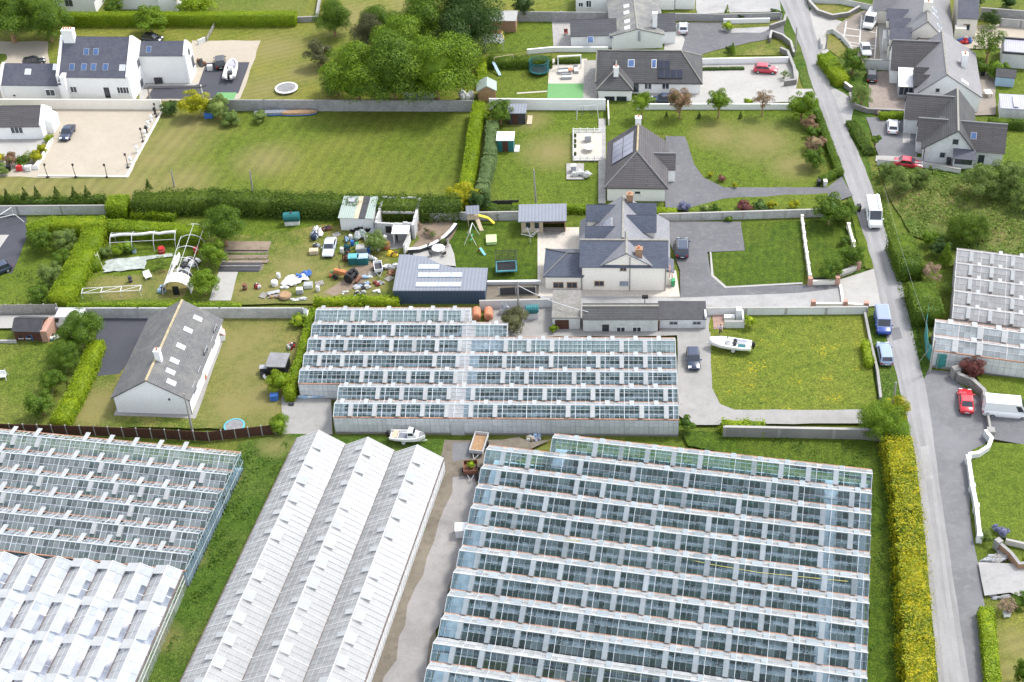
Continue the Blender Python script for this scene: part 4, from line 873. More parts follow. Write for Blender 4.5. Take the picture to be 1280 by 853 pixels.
patch('driveway', [(838, 30), (958, 27), (975, 5), (1010, 5), (1012, 62), (985, 45), (936, 54), (900, 62), (874, 70), (845, 64)], 'asphalt')
patch('yard', [(860, -40), (1000, -40), (985, 14), (872, 18)], 'gravelgrey'); patch('path', [(832, 30), (846, 32), (856, 50), (852, 64), (830, 64)], 'paleconcrete', .1)
patch('yard', [(812, 80), (998, 78), (995, 128), (872, 132), (790, 128), (800, 116), (875, 116)], 'paleconcrete')
patch('verge', [(905, 32), (962, 26), (978, 26), (980, 33), (955, 40), (918, 37)], 'worn'); patch('gravel_bed', [(900, 38), (980, 33), (950, 42), (912, 42)], 'gravelgrey')
patch('verge', [(920, 70), (942, 58), (975, 55), (985, 66), (980, 70)], 'worn')
# road and its aprons
patch('roadside', [(966, -40), (1110, -40), (1085, 200), (1130, 380), (1170, 470), (1240, 860), (1165, 900), (1080, 500), (1060, 250), (985, 60)], 'rough')
ROADL = [(958, -60), (972, -5), (988, 30), (1001, 60), (1016, 110), (1034, 160), (1052, 213), (1066, 250), (1078, 290), (1089, 345), (1098, 385), (1110, 430), (1121, 470), (1130, 510), (1142, 560), (1150, 620), (1157, 680), (1162, 740), (1168, 800), (1175, 880)]
ROADR = [(1216, 880), (1205, 810), (1197, 760), (1188, 700), (1179, 640), (1171, 580), (1163, 520), (1156, 480), (1146, 440), (1137, 400), (1127, 355), (1112, 310), (1099, 260), (1081, 210), (1058, 160), (1038, 110), (1030, 80), (1018, 40), (1007, -5), (998, -60)]
patch('apron', [(1160, 463), (1192, 466), (1197, 480), (1233, 502), (1237, 545), (1228, 562), (1206, 572), (1212, 640), (1219, 690), (1227, 725), (1232, 765), (1240, 880), (1190, 880), (1165, 620), (1150, 500)], 'apron')
patch('apron', [(1006, 40), (1030, 70), (1047, 55), (1058, 30), (1030, 20), (1015, 5)], 'paleconcrete'); patch('apron', [(1030, 105), (1056, 118), (1070, 130), (1060, 165), (1040, 150)], 'gravelgrey')
patch('apron', [(985, 112), (1015, 112), (1022, 122), (1010, 136), (985, 128)], 'paleconcrete')
patch('road', ROADL + ROADR, 'road', .08)
def ex_(L_, y): return next(a[0] + (b[0] - a[0]) * (y - a[1]) / (b[1] - a[1]) for a, b in zip(L_, L_[1:]) if a[1] <= y <= b[1])
for f0, f1 in ((.2, .36), (.6, .78)):
    m = MB(); ZP[0] += .004; q_ = [(P(ex_(ROADL, y) * (1 - f0) + ex_(ROADR[::-1], y) * f0, y), P(ex_(ROADL, y) * (1 - f1) + ex_(ROADR[::-1], y) * f1, y)) for y in range(0, 871, 30)]
    for (a, b), (c, d) in zip(q_, q_[1:]): m.quad((*a, ZP[0]), (*b, ZP[0]), (*d, ZP[0]), (*c, ZP[0]))
    o = m.build('road_wear', MATS['roadpale']); o['kind'] = 'structure'
patch('road_patch', [(1112, 412), (1124, 410), (1128, 424), (1116, 427)], 'apron', .05); patch('road_patch', [(1150, 560), (1160, 558), (1166, 600), (1155, 602)], 'gravelgrey', .05)
patch('car_park', [(1046, 34), (1060, 22), (1094, 8), (1145, -10), (1145, 78), (1078, 80), (1066, 62), (1044, 44)], 'tanpark')
patch('path', [(1098, 30), (1112, 28), (1116, 76), (1100, 76)], 'paleconcrete', .05)
for a, b in (((1047, 44), (1076, 47)), ((1056, 36), (1095, 42)), ((1050, 52), (1096, 59)), ((1058, 66), (1074, 67)), ((1058, 28), (1054, 52)), ((1077, 20), (1074, 60)), ((1096, 34), (1093, 74)), ((1060, 58), (1094, 62))):
    dx, dy = P(*b)[0] - P(*a)[0], P(*b)[1] - P(*a)[1]; L = math.hypot(dx, dy); n = (-dy / L * .09, dx / L * .09); p, q = P(*a), P(*b)
    patch('parking_line', [(p[0] - n[0], p[1] - n[1]), (q[0] - n[0], q[1] - n[1]), (q[0] + n[0], q[1] + n[1]), (p[0] + n[0], p[1] + n[1])], 'offwhite', 0, world=True)
patch('lawn', [(1008, 5), (1056, 4), (1074, 14), (1062, 24), (1048, 26), (1030, 20), (1014, 12)], 'mown'); patch('lawn', [(1032, 44), (1042, 44), (1060, 60), (1066, 70), (1050, 74), (1034, 62)], 'mown')
patch('yard', [(1086, 92), (1140, 88), (1140, 137), (1086, 137)], 'pavers'); patch('yard', [(1082, 148), (1145, 148), (1146, 200), (1098, 196)], 'apron')
patch('path', [(1129, 150), (1140, 150), (1137, 180), (1128, 180)], 'paleconcrete', 0); patch('path', [(1095, 196), (1150, 198), (1220, 208), (1215, 214), (1130, 206), (1094, 203)], 'paleconcrete')
patch('yard', [(1195, 36), (1290, 28), (1290, 62), (1245, 62), (1205, 62)], 'sand'); patch('yard', [(1206, 92), (1244, 92), (1244, 145), (1214, 146)], 'tanpark'); patch('lawn', [(1242, 96), (1300, 90), (1300, 220), (1250, 215), (1246, 150)], 'lush')
patch('meadow', [(1098, 208), (1180, 214), (1300, 208), (1300, 340), (1190, 312), (1140, 296), (1112, 250)], 'rough')
# hip house drive
patch('driveway', [(832, 172), (856, 172), (862, 190), (868, 208), (880, 224), (905, 236), (1034, 236), (1052, 222), (1066, 246), (1050, 252), (1030, 250), (930, 264), (832, 264)], 'asphalt', .1)
patch('path', [(748, 150), (757, 150), (757, 256), (748, 256)], 'greypave', 0)
patch('decking', [(716, 166), (752, 166), (752, 203), (716, 203)], 'creampave', 0); patch('patio', [(708, 206), (730, 206), (730, 226), (708, 226)], 'greypave', 0)
patch('verge', [(905, 250), (1035, 243), (1035, 266), (860, 270), (860, 262)], 'lush')
# central house
patch('patio', [(676, 286), (724, 286), (724, 344), (845, 340), (850, 373), (676, 373)], 'creampave', 0); patch('decking', [(680, 290), (706, 290), (706, 296), (680, 296)], 'greywood', 0)
patch('driveway', [(828, 279), (926, 279), (931, 315), (884, 317), (889, 346), (906, 361), (1002, 358), (1050, 358), (1052, 388), (850, 392), (850, 340)], 'asphalt', .06)
patch('lane', [(676, 372), (852, 374), (1000, 368), (1050, 362), (1052, 384), (880, 392), (670, 386)], 'gravelgrey', .1)
patch('lawn', [(888, 318), (932, 315), (926, 282), (1000, 278), (1006, 340), (1003, 355), (906, 360), (890, 346)], 'deep', .06)
patch('kerb', [(887, 317), (889, 317), (892, 346), (908, 360), (1003, 355), (1003, 357), (906, 362), (889, 347)], 'paleconcrete', 0); patch('lawn', [(1006, 278), (1058, 276), (1064, 300), (1082, 335), (1046, 350), (1014, 350)], 'deep', .06)
patch('verge', [(1064, 272), (1072, 272), (1092, 338), (1082, 338), (1070, 300)], 'lush')
patch('apron', [(1048, 352), (1092, 338), (1101, 384), (1050, 388)], 'paleconcrete', .05)
patch('playground_lawn', [(560, 278), (676, 278), (676, 356), (600, 358), (560, 330)], 'deep'); patch('flower_bed', [(516, 276), (566, 276), (572, 286), (565, 300), (550, 312), (510, 320)], 'soil')
patch('path', [(540, 308), (560, 300), (568, 320), (570, 335), (520, 330), (516, 318)], 'paleconcrete', .05); patch('path', [(672, 292), (677, 292), (677, 372), (672, 372)], 'creampave', 0)
patch('yard', [(606, 356), (674, 356), (672, 386), (606, 386)], 'mud')
# scrap yard, allotment, left gardens
patch('yard_grass', [(255, 262), (500, 268), (525, 300), (500, 330), (492, 380), (245, 384)], 'worn'); patch('garden', [(255, 258), (430, 262), (420, 285), (260, 300)], 'lush', 1)
patch('worn_track', [(430, 352), (462, 328), (470, 334), (446, 362), (418, 372), (405, 368)], 'soil', .8)
patch('concrete', [(478, 286), (512, 286), (506, 312), (488, 314), (482, 300)], 'concrete')
patch('path', [(274, 342), (298, 342), (289, 378), (262, 378)], 'paleconcrete', .05)
patch('seed_bed', [(284, 304), (340, 304), (328, 341), (274, 341)], 'mud', 0)
patch('garden', [(-60, 268), (262, 268), (250, 384), (-60, 384)], 'lush'); patch('rough_lawn', [(110, 352), (240, 340), (230, 374), (102, 374)], 'worn', .8)
patch('driveway', [(-60, 270), (34, 272), (34, 300), (16, 344), (-60, 346)], 'darkasphalt', .05); patch('path', [(-60, 296), (12, 296), (-2, 316), (-60, 320)], 'paleconcrete', .05)
patch('lane', [(-60, 396), (76, 396), (72, 412), (-60, 414)], 'paleconcrete', .1); patch('lawn', [(-60, 430), (78, 428), (62, 536), (-60, 536)], 'ground_grass')
patch('lawn', [(84, 470), (150, 462), (290, 395), (376, 400), (384, 440), (350, 540), (84, 536)], 'worn'); patch('driveway', [(126, 394), (190, 394), (188, 420), (150, 470), (112, 474)], 'darkasphalt', .05)
patch('path', [(143, 522), (146, 514), (242, 518), (270, 418), (283, 418), (245, 526)], 'concrete', .05)
# lower lawn, concrete drive
patch('lawn', [(886, 392), (1082, 394), (1098, 516), (886, 516)], 'butter'); patch('driveway', [(846, 418), (888, 418), (890, 488), (900, 508), (918, 515), (1090, 515), (1090, 532), (866, 534), (848, 522)], 'concrete', .08)
# greenhouse surroundings
patch('yard', [(612, 378), (890, 384), (886, 422), (612, 425)], 'concrete'); patch('concrete_pad', [(352, 498), (414, 502), (416, 546), (354, 548)], 'concrete', .08)
patch('rough_grass', [(300, 556), (362, 545), (420, 548), (560, 552), (566, 575), (540, 700), (440, 900), (150, 900), (200, 770)], 'rough'); patch('rough_grass', [(850, 540), (1120, 556), (1140, 640), (1165, 900), (1080, 900), (1090, 600), (860, 560)], 'deep')
patch('mud_track', [(556, 553), (690, 552), (640, 580), (600, 640), (562, 740), (545, 790), (520, 900), (425, 900), (480, 770), (520, 690), (548, 610)], 'mud', .5); patch('track', [(566, 600), (592, 596), (595, 640), (579, 690), (557, 760), (534, 830), (518, 900), (464, 900), (499, 800), (534, 700), (555, 640)], 'wetpath', .6); patch('concrete', [(566, 556), (590, 556), (588, 576), (566, 580)], 'apron', .1)
# bottom right
patch('driveway', [(1236, 520), (1300, 520), (1300, 562), (1240, 552)], 'asphalt', .05); patch('lawn', [(1214, 566), (1236, 556), (1300, 560), (1300, 690), (1256, 676), (1220, 676)], 'lush', .06); patch('verge', [(1218, 470), (1300, 478), (1300, 522), (1238, 516)], 'lush')
patch('driveway', [(1222, 706), (1270, 708), (1300, 700), (1300, 760), (1262, 744), (1230, 748)], 'gravelgrey', .05); patch('lawn', [(1242, 764), (1300, 770), (1300, 900), (1250, 900)], 'mown')
# ---- boundary walls
wall('boundary_wall', 'long smooth cream white wall in front of the long white house', [(-30, 136), (203, 137)], 1.9, .25, 'creampaint')
wall('block_wall', 'long grey block wall along the top of the green field', [(268, 138.5), (592, 139.5)], 2.1, .22, 'blockwall', None, pier=8.2, pierh=0, piers=.3)
wall('block_wall', 'white painted garden wall under the bungalow with roof panels', [(612, 137), (757, 138)], 2.0, .22, 'whitewall', 'whitewall'); wall('block_wall', 'low white front wall behind the row of young trees', [(796, 137), (1005, 137)], 1.0, .22, 'whitewall', 'whitewall')
wall('side_wall', 'short pale wall running down beside the hip roofed house lawn', [(760, 134), (761, 157)], 1.3, .2, 'creampaint')
wall('block_wall', 'weathered block wall behind the asphalt drive at far left', [(-30, 271), (134, 270)], 1.9, .22, 'paleblock', 'concrete', pier=6, pierh=.05, piers=.3)
wall('block_wall', 'grey block wall behind the play lawn with the yellow slide', [(522, 278), (652, 276)], 1.6, .2, 'paleblock', 'paleconcrete', pier=5.5, pierh=0, piers=.28)
wall('block_wall', 'pale capped wall along the top of the central house driveway', [(824, 277), (1060, 270)], 1.3, .22, 'paleblock', 'paleconcrete', pier=3.2, pierh=.05, piers=.3)
wall('block_wall', 'long grey block wall behind the grey slated bungalow', [(75, 400), (380, 400)], 2.1, .22, 'paleblock', None, pier=11, pierh=0, piers=.3)
wall('block_wall', 'grey wall between the cottage row and the gated entrance', [(882, 396.5), (1082, 395)], 1.5, .22, 'palewall', 'paleconcrete', pier=6, pierh=0, piers=.35); wall('garden_wall', 'white capped wall under the central house yard beside the garage', [(600, 388), (690, 386)], 1.6, .22, 'palewall', 'paleconcrete')
wall('retaining_wall', 'low white capped wall under the trampoline lawn', [(604, 358), (676, 357)], .8, .3, 'palewall', 'white'); wall('retaining_wall', 'long concrete retaining wall below the lower lawn', [(905, 548), (1110, 552)], 1.9, .3, 'concrete', 'paleconcrete', pier=7, pierh=0, piers=.35)
wall('brick_wall', 'low concrete wall beside the buttercup lawn by the parked cars', [(1080, 396), (1087, 432), (1096, 470), (1100, 504)], .9, .25, 'rubble', 'concrete')
wall('garden_wall', 'white pillared wall dividing the two lawns by the entrance', [(1002, 278), (1006, 310), (1012, 352)], 1.0, .25, 'creampaint', 'creampaint', pier=2.6, pierh=.25, piers=.42); wall('entrance_wall', 'low white wall with red brick piers beside the entrance gate', [(1012, 358), (1046, 357)], .9, .25, 'creampaint', 'creampaint', pier=5, pierh=.6, piers=.6, piermat='redbrick')
wall('entrance_wall', 'white roadside wall with square piers along the lawn', [(1060, 288), (1066, 310), (1071, 332)], 1.0, .25, 'creampaint', 'creampaint', pier=3.5, pierh=.25, piers=.5); wall('entrance_wall', 'white entrance wall with a red brick pier opposite the gate', [(1016, 386), (1056, 386), (1082, 388)], .9, .25, 'creampaint', 'creampaint', pier=6, pierh=.5, piers=.6, piermat='redbrick')
wall('entrance_wall', 'short wall stub with red brick pier beside the round trees', [(1046, 348), (1072, 338)], .9, .25, 'creampaint', 'creampaint', pier=5, pierh=.5, piers=.6, piermat='redbrick'); wall('entrance_wall', 'white low wall and brick piers at the top of the pink apron', [(1050, 360), (1054, 386)], .5, .25, 'creampaint', 'creampaint')
wall('garden_wall', 'curved stone capped wall round the top car park lawn', [(1008, -8), (1012, 8), (1022, 19), (1040, 25), (1060, 22), (1074, 14)], 1.0, .4, 'rubble', 'paleconcrete'); wall('garden_wall', 'straight grey wall beyond the car park lawn', [(1010, 5), (1050, 6), (1090, 14), (1110, 12)], 1.1, .3, 'palewall', 'concrete'); wall('garden_wall', 'curved white kerb wall at the car park entrance', [(1027, 62), (1026, 52), (1032, 44), (1040, 42), (1052, 50), (1062, 62), (1065, 70)], .9, .3, 'palewall', 'paleconcrete')
wall('block_wall', 'grey wall between the car park and the brown paved yard', [(1080, 86), (1114, 88)], 1.8, .3, 'palewall', 'concrete'); wall('garden_wall', 'short white capped wall by the brown paved yard gateway', [(1051, 100), (1056, 110), (1064, 116)], 1.0, .35, 'rubble', 'creampaint'); wall('garden_wall', 'low stone wall below the brown paved yard', [(1062, 122), (1066, 136), (1084, 142), (1130, 144)], .9, .35, 'rubble', 'concrete'); wall('roadside_wall', 'grey wall under the red saloon beside the lane', [(1096, 206), (1150, 210), (1200, 218)], .9, .3, 'palewall', 'concrete')
wall('stone_wall', 'rough stone wall round the red car yard beside the road', [(980, 108), (994, 106), (992, 90), (984, 70), (975, 66)], 1.0, .4, 'rubble', 'concrete'); wall('garden_wall', 'white wall with pillar between the dark drive and the red car yard', [(876, 81), (985, 79)], 1.1, .22, 'whitewall', 'whitewall'); wall('garden_wall', 'curved white capped wall by the top drive entrance', [(962, 54), (964, 45), (978, 50), (988, 58), (992, 72)], 1.0, .3, 'rubble', 'paleconcrete'); wall('garden_wall', 'white wall end beside the upper drive', [(904, 30), (962, 29)], .9, .25, 'whitewall', 'white'); wall('garden_wall', 'rubble wall end at the upper drive mouth', [(962, 38), (980, 32), (982, 24)], 1.0, .35, 'rubble', 'concrete')
wall('block_wall', 'grey block wall across the top behind the parked silver car', [(836, 26), (905, 27), (975, 25)], 1.4, .22, 'blockwall', 'concrete'); wall('block_wall', 'grey block wall behind the bins and patio at the top', [(644, 27), (760, 28)], 2.0, .22, 'blockwall', None, pier=8, pierh=.1, piers=.35); wall('patio_wall', 'white low wall with ornaments below the top patio', [(659, 68), (690, 65), (760, 65)], .9, .25, 'whitewall', 'whitewall')
wall('block_wall', 'dark grey wall behind the top right yard', [(1224, 24), (1300, 30)], 2.2, .25, 'blockwall', 'concrete'); wall('garden_wall', 'grey panel wall above the bare yard at top right', [(1250, 34), (1300, 38)], 1.6, .2, 'paleblock', 'concrete', pier=4, pierh=.1, piers=.3)
wall('roadside_wall', 'white curved wall beside the wide tarmac apron', [(1230, 546), (1238, 556), (1234, 566), (1222, 574), (1209, 576)], 1.1, .35, 'palewall', 'white'); wall('roadside_wall', 'long white roadside wall of the lower right lawn', [(1209, 580), (1214, 615), (1219, 640), (1223, 677)], 1.0, .35, 'palewall', 'white', pier=4.2, pierh=.2, piers=.6)
wall('stone_wall', 'curving stone wall with square piers beside the red car', [(1193, 472), (1198, 478), (1214, 484), (1228, 497), (1231, 506)], 1.3, .4, 'rubble', 'concrete', pier=30, pierh=.35, piers=.9); wall('garden_wall', 'thin dark wall between the red car and the white van', [(1230, 506), (1234, 528), (1237, 546)], .9, .2, 'rubble', 'concrete', pier=30, pierh=.3, piers=.9)
wall('brick_wall', 'tan brick wall with capped piers by the lower right entrance', [(1246, 686), (1262, 700), (1272, 713), (1292, 712)], 1.1, .3, 'brownbrick', 'concrete', pier=30, pierh=.3, piers=.7); wall('low_wall', 'pale wall of the neighbouring lawn behind the brick pier', [(1256, 680), (1292, 688)], .7, .25, 'palewall', 'paleconcrete')
wall('side_wall', 'white wall angled beside the yellow shrubs of the courtyard', [(45, 212), (55, 197), (66, 176)], .8, .25, 'white'); wall('kerb_wall', 'low pale kerb wall along the front of the courtyard', [(48, 221), (158, 222), (203, 140)], .25, .25, 'creampaint'); wall('garden_wall', 'pale wall behind the brown shed at far left', [(-20, 431), (22, 431)], .7, .25, 'paleblock', 'paleconcrete')
wall('garden_wall', 'grey wall stub and rail beside the lawn top left', [(248, 56), (257, 52)], .9, .3, 'palewall'); fence('wooden_fence', 'slanting weathered rail fence above the gravel yard', [(259, 52), (272, 28)], .9, 'greywood', 'greywood', 2.2, rails=True); wall('garden_wall', 'grey wall crossing the top lawns', [(372, 28), (396, 27), (402, -10)], 1.0, .3, 'blockwall', 'concrete')
fence('picket_fence', 'short white picket fence below the yellow shrubs', [(22, 213), (48, 212)], .8, 'white', 'white', .5); fence('board_fence', 'long dark brown board fence behind the left greenhouse', [(-20, 541), (120, 545), (262, 552), (345, 543)], 1.6, 'darkwood', 'paleconcrete', 1.8); fence('timber_fence', 'weathered timber rail fence at far left', [(-20, 395), (74, 394)], 1.9, 'greywood', 'paleconcrete', 1.7)
fence('white_railing', 'white railing round the patio deck of the hip roofed house', [(752, 167), (716.5, 167), (716.5, 202), (752, 202)], .9, 'white', 'white', 1.1, rails=True); fence('low_fence', 'low dark fence at the corner of the hedged lawn', [(612, 256), (648, 255)], .7, 'charcoal', 'charcoal', 1.0)
# raised curved bed wall
wall('curved_wall', 'curved white topped wall round the raised soil bed', [(510, 318), (525, 317), (542, 311), (556, 302), (565, 293), (570, 286)], .9, .4, 'charcoal', 'white')
# ---- hedges
hedge('hedge', 'long straight clipped bright hedge behind the long white house', [(76, 17), (369, 16)], 2.2, 2.4, 'l_hedge')
hedge('hedge', 'tall clipped yellow green hedge along the right end of the green field', [(598, 126), (592, 160), (586, 205), (578, 244)], 2.0, 2.8, 'l_hedge', group=None); hedge('hedge', 'pale grey green hedge running beside the bright field hedge', [(615, 150), (612, 190), (604, 225), (598, 250)], 2.0, 2.0, 'l_hedgepale', lump=.12)
hedge('wild_hedge', 'long dark untrimmed hedge along the near edge of the green field', [(165, 246), (260, 243), (340, 246), (430, 249), (520, 251), (575, 250)], 3.6, 3.0, 'l_wild', .19, 50, .25, lump=.12); hedge('wild_hedge', 'row of bushy growth above the far left block wall', [(-20, 247), (60, 249), (130, 246)], 1.6, 1.4, 'l_wild', .22, 40, .25, lump=.25)
hedge('topiary_block', 'square clipped hedge block beside the wild hedge', [(133, 250), (158, 249)], 3.4, 3.0, 'l_hedge', cat='topiary'); hedge('hedge', 'low clipped hedge between topiary block and dark hedge', [(164, 263), (190, 262), (219, 266)], 2.2, 1.4, 'l_hedge', lump=.08)
hedge('hedge', 'clipped hedge forming the top of the hedged corner garden', [(34, 284), (60, 276), (128, 275)], 2.6, 2.8, 'l_hedge'); hedge('hedge', 'clipped hedge arm along the back of the polytunnel garden', [(130, 278), (190, 282), (250, 287)], 2.4, 2.6, 'l_hedge', lump=.06); hedge('hedge', 'broad clipped hedge slanting down through the left garden', [(119, 278), (108, 305), (97, 325), (84, 350), (73, 370)], 3.6, 2.6, 'l_hedge', lump=.06); hedge('hedge', 'low hedge stub beside the slanting left hedge', [(112, 314), (117, 330)], 2.0, 1.8, 'l_hedge')
hedge('hedge', 'yellow green hedge slanting beside the dark asphalt drive', [(119, 424), (110, 450), (92, 490), (72, 524)], 2.4, 2.0, 'l_hedge', lump=.06); hedge('hedge', 'creeper growing along the top of the block wall behind bungalow', [(84, 380), (300, 379)], .7, 2.35, 'l_hedge', .16, 30, .1); hedge('hedge', 'overgrown hedge above the left end of the glasshouse', [(392, 374), (450, 372), (497, 373)], 1.2, 1.5, 'l_hedge', .2, 45, .2, lump=.2); hedge('hedge', 'narrow bright hedge along the left side of the glasshouse', [(392, 385), (384, 410), (376, 440), (366, 470), (360, 490)], 1.3, 2.1, 'l_hedge', lump=.08)
hedge('hedge', 'low clipped hedge behind the flat roofed summerhouse', [(640, 256), (700, 257), (736, 258)], 1.3, 1.1, 'l_hedge'); hedge('hedge', 'short clipped hedge right of the hip roofed house', [(818, 262), (846, 262)], 1.4, 1.2, 'l_hedge'); hedge('hedge', 'dark overgrown hedge turning behind the play lawn', [(598, 252), (622, 260), (650, 260)], 2.0, 1.6, 'l_wild', lump=.15)
hedge('hedge', 'clipped hedge along the near side of the top garden', [(608, 73), (640, 73), (690, 72)], 2.2, 1.7, 'l_hedgedark', lump=.1); hedge('hedge', 'bright hedge at the left of the swing lawn', [(604, 72), (601, 88), (602, 100)], 1.6, 1.8, 'l_hedge', lump=.2)
hedge('hedge', 'dark hedge between the hip roofed house lawn and road', [(1022, 138), (1032, 165), (1044, 196), (1050, 214)], 1.3, 1.2, 'l_hedgedark'); hedge('hedge', 'hedge end beside the drive mouth of the hip roofed house', [(1026, 222), (1040, 216), (1050, 210)], 1.2, 1.1, 'l_hedgedark')
hedge('hedge', 'tall clipped hedge block beside the road near the white van', [(1125, 292), (1133, 312), (1141, 332)], 3.6, 2.8, 'l_hedgedark'); hedge('hedge', 'rounded clipped hedge block beside the road by the green netting', [(1151, 352), (1158, 372), (1163, 390)], 4.0, 2.6, 'l_hedgedark')
hedge('flowering_hedge', 'long golden yellow flowering hedge along the road', [(1122, 545), (1128, 580), (1134, 630), (1138, 680), (1142, 730), (1146, 790), (1150, 870)], 3.0, 2.7, 'l_gold', .16, 80, .24, 'hedge', lump=.2)
hedge('hedge', 'narrow clipped hedge between stone piers at bottom right', [(1233, 758), (1238, 800), (1243, 858)], 1.6, 1.5, 'l_hedge'); hedge('hedge', 'low creeping shrub on the concrete retaining wall', [(902, 528), (930, 529), (956, 530)], 1.5, 1.6, 'l_hedge', .18, 55, .25, lump=.3)
hedge('hedge', 'hedge along the brown paved yard beside the lane', [(1030, 66), (1040, 78), (1054, 96)], 2.6, 2.0, 'l_hedge', lump=.15); hedge('hedge', 'green bank of shrubs below the brown paved yard', [(1100, 142), (1135, 141)], 1.5, 1.1, 'l_hedge', lump=.1); hedge('hedge', 'dark hedge behind the lilac sheet roofed shed', [(1236, 148), (1260, 150), (1300, 152)], 1.6, 1.7, 'l_hedgedark', lump=.1)
hedge('hedge', 'weedy strip beside the grey parking yard', [(1064, 150), (1076, 172), (1088, 190)], 1.8, .8, 'l_wild', lump=.3); hedge('ivy', 'ivy growing on the low concrete wall by the parked cars', [(1082, 425), (1086, 445), (1088, 452)], 1.0, 1.5, 'l_hedge', lump=.25, cat='ivy'); hedge('hedge', 'flower bed strip along the white wall of red car yard', [(877, 85), (930, 84)], .7, .5, 'l_dark')
hedge('planting_strip', 'dark plants along the pergola patio', [(694, 74), (726, 73)], 1.0, .9, 'l_wild', lump=.2, cat='plants')
# ---- big trees behind the field wall
B_ = 'trees crowded behind the field wall'
for i, a in enumerate((('broad bright tree standing left in the big clump', 444, 97, 40, 'l_treebright'), ('broad round tree in the front of the big clump', 488, 93, 44, 'l_tree'), ('bright round tree at the right of the big clump', 544, 88, 46, 'l_treebright'), ('rounded tree in the middle of the big clump', 506, 55, 36, 'l_treebright'), ('bright tree in the back row of the big clump', 535, 32, 38, 'l_tree'), ('tall dark tree at the right back of the big clump', 584, 30, 42, 'l_dark'), ('small bright tree at the upper left of the big clump', 474, 32, 24, 'l_tree'), ('dull brownish tree at the left edge of the big clump', 462, 40, 22, 'l_brown'), ('low dark tree at the lower left of the big clump', 420, 100, 20, 'l_dark'), ('olive tinted tree between the dark and bright trees', 562, 48, 28, 'l_brown'))): plant('tree', a[0], *a[1:4], mat=a[4], group=None, kind='big')
plant('tree', 'round green tree on the mown lawn near the top', 416, 24, 22, 'l_tree', 'big'); plant('shrub_tree', 'brownish bush tree alone on the mown lawn', 400, 66, 17, 'l_brown', 'med'); plant('tree', 'dark tree at the top edge behind the block wall', 654, 6, 15, 'l_dark', 'med')
plant('tree', 'large bushy tree in the top left corner', 8, 18, 36, 'l_tree', 'big'); plant('tree', 'dense round tree left of the long hedge', 58, 24, 28, 'l_tree', 'big'); plant('tree', 'tall bushy tree behind the top left corner tree', 30, 2, 28, 'l_tree', 'big'); plant('tree', 'slim young tree beyond the hedge with a bare stem', 141, 8, 12, 'l_tree', 'med'); plant('tree', 'bright bushy tree in front of the long hedge', 186, 24, 20, 'l_treebright', 'med'); plant('shrub', 'broad trimmed bush behind the long hedge', 244, 2, 26, 'l_hedge', 'med', sq=.5)
# shrubs by the white court
plant('shrub', 'yellow green round shrub beside the garage wall', 242, 130, 18, 'l_yellow', 'med', trunk=False); plant('shrub', 'grey green bushy shrub right of the yellow shrub', 273, 134, 15, 'l_olive', 'med', trunk=False); plant('shrub', 'dark leafy shrub against the end of the cream wall', 212, 134, 11, 'l_dark', 'small', trunk=False); plant('shrub', 'low spreading shrub beside the blue box', 288, 147, 13, 'l_olive', 'small', trunk=False, sq=.7); plant('shrub', 'small grey shrub near the upturned boats', 326, 146, 10, 'l_olive', 'small', trunk=False, sq=.7)
plant('shrub', 'round bright shrub by the courtyard gable', 61, 173, 6.5, 'l_hedge', 'small', trunk=False); plant('shrub', 'golden shrub beside the white courtyard wall', 52, 186, 8, 'l_yellow', 'small', trunk=False); plant('shrub', 'brightest yellow shrub near the picket fence', 44, 196, 9, 'l_yellow', 'small', trunk=False); plant('shrub', 'spiky yellow green shrub left of the golden shrubs', 36, 196, 7, 'l_hedge', 'loose', trunk=False); plant('shrub', 'dark green shrub by the bins of the courtyard', 27, 201, 9, 'l_hedgedark', 'small', trunk=False); plant('shrub', 'pinkish red shrub by the left courtyard', 12, 199, 10, 'l_blossom', 'small', trunk=False); plant('shrub', 'yellow flowering shrub at the left edge', 0, 197, 6, 'l_yellow', 'small', trunk=False); plant('shrub', 'dull green shrub at the left edge below the pink one', 1, 212, 9, 'l_olive', 'small', trunk=False)
# young trees along the white wall
plant('young_tree', 'bright round young tree left of the parked dark car', 803, 128, 13, 'l_treebright', 'med', hc=3.3); plant('young_tree', 'coppery pink young tree right of the parked dark car', 850, 126, 15, 'l_blossom', 'med', hc=3.3); plant('young_tree', 'round green young tree in the middle of the wall', 899, 126, 14, 'l_treebright', 'med', hc=3.3); plant('young_tree', 'sparse reddish young tree at the end of the wall', 954, 124, 12, 'l_blossom', 'loose', hc=3.3)
for x, t in ((874, 'left of the middle'), (926, 'right of the middle'), (833, 'next to the coppery tree')): plant('seedling', f'tiny dark conifer seedling on the lawn {t}', x, 144, 3, 'l_dark', 'cone', 'shrub', trunk=False)
plant('tree', 'pale leafy bush tree on the lawn corner by the road', 1003, 133, 18, 'l_treebright', 'med'); plant('shrub', 'reddish tinged shrub below the lawn corner tree', 1012, 154, 11, 'l_blossom', 'small', trunk=False); plant('shrub', 'small green shrub between two reddish shrubs', 1016, 166, 9, 'l_tree', 'small', trunk=False); plant('shrub', 'coppery brown shrub along the road hedge', 1020, 180, 13, 'l_blossom', 'small', trunk=False); plant('shrub', 'rounded green shrub at the bottom of the roadside row', 1018, 198, 14, 'l_tree', 'med', trunk=False)
plant('shrub', 'yellow shrub on the rock border of the driveway', 888, 219, 4, 'l_yellow', 'small', trunk=False); plant('shrub', 'dark purple shrub on the rock border of the driveway', 902, 223, 5, 'l_purple', 'small', trunk=False); plant('shrub', 'bright yellow low shrub beside the driveway edge', 919, 233, 4, 'l_yellow', 'small', trunk=False)
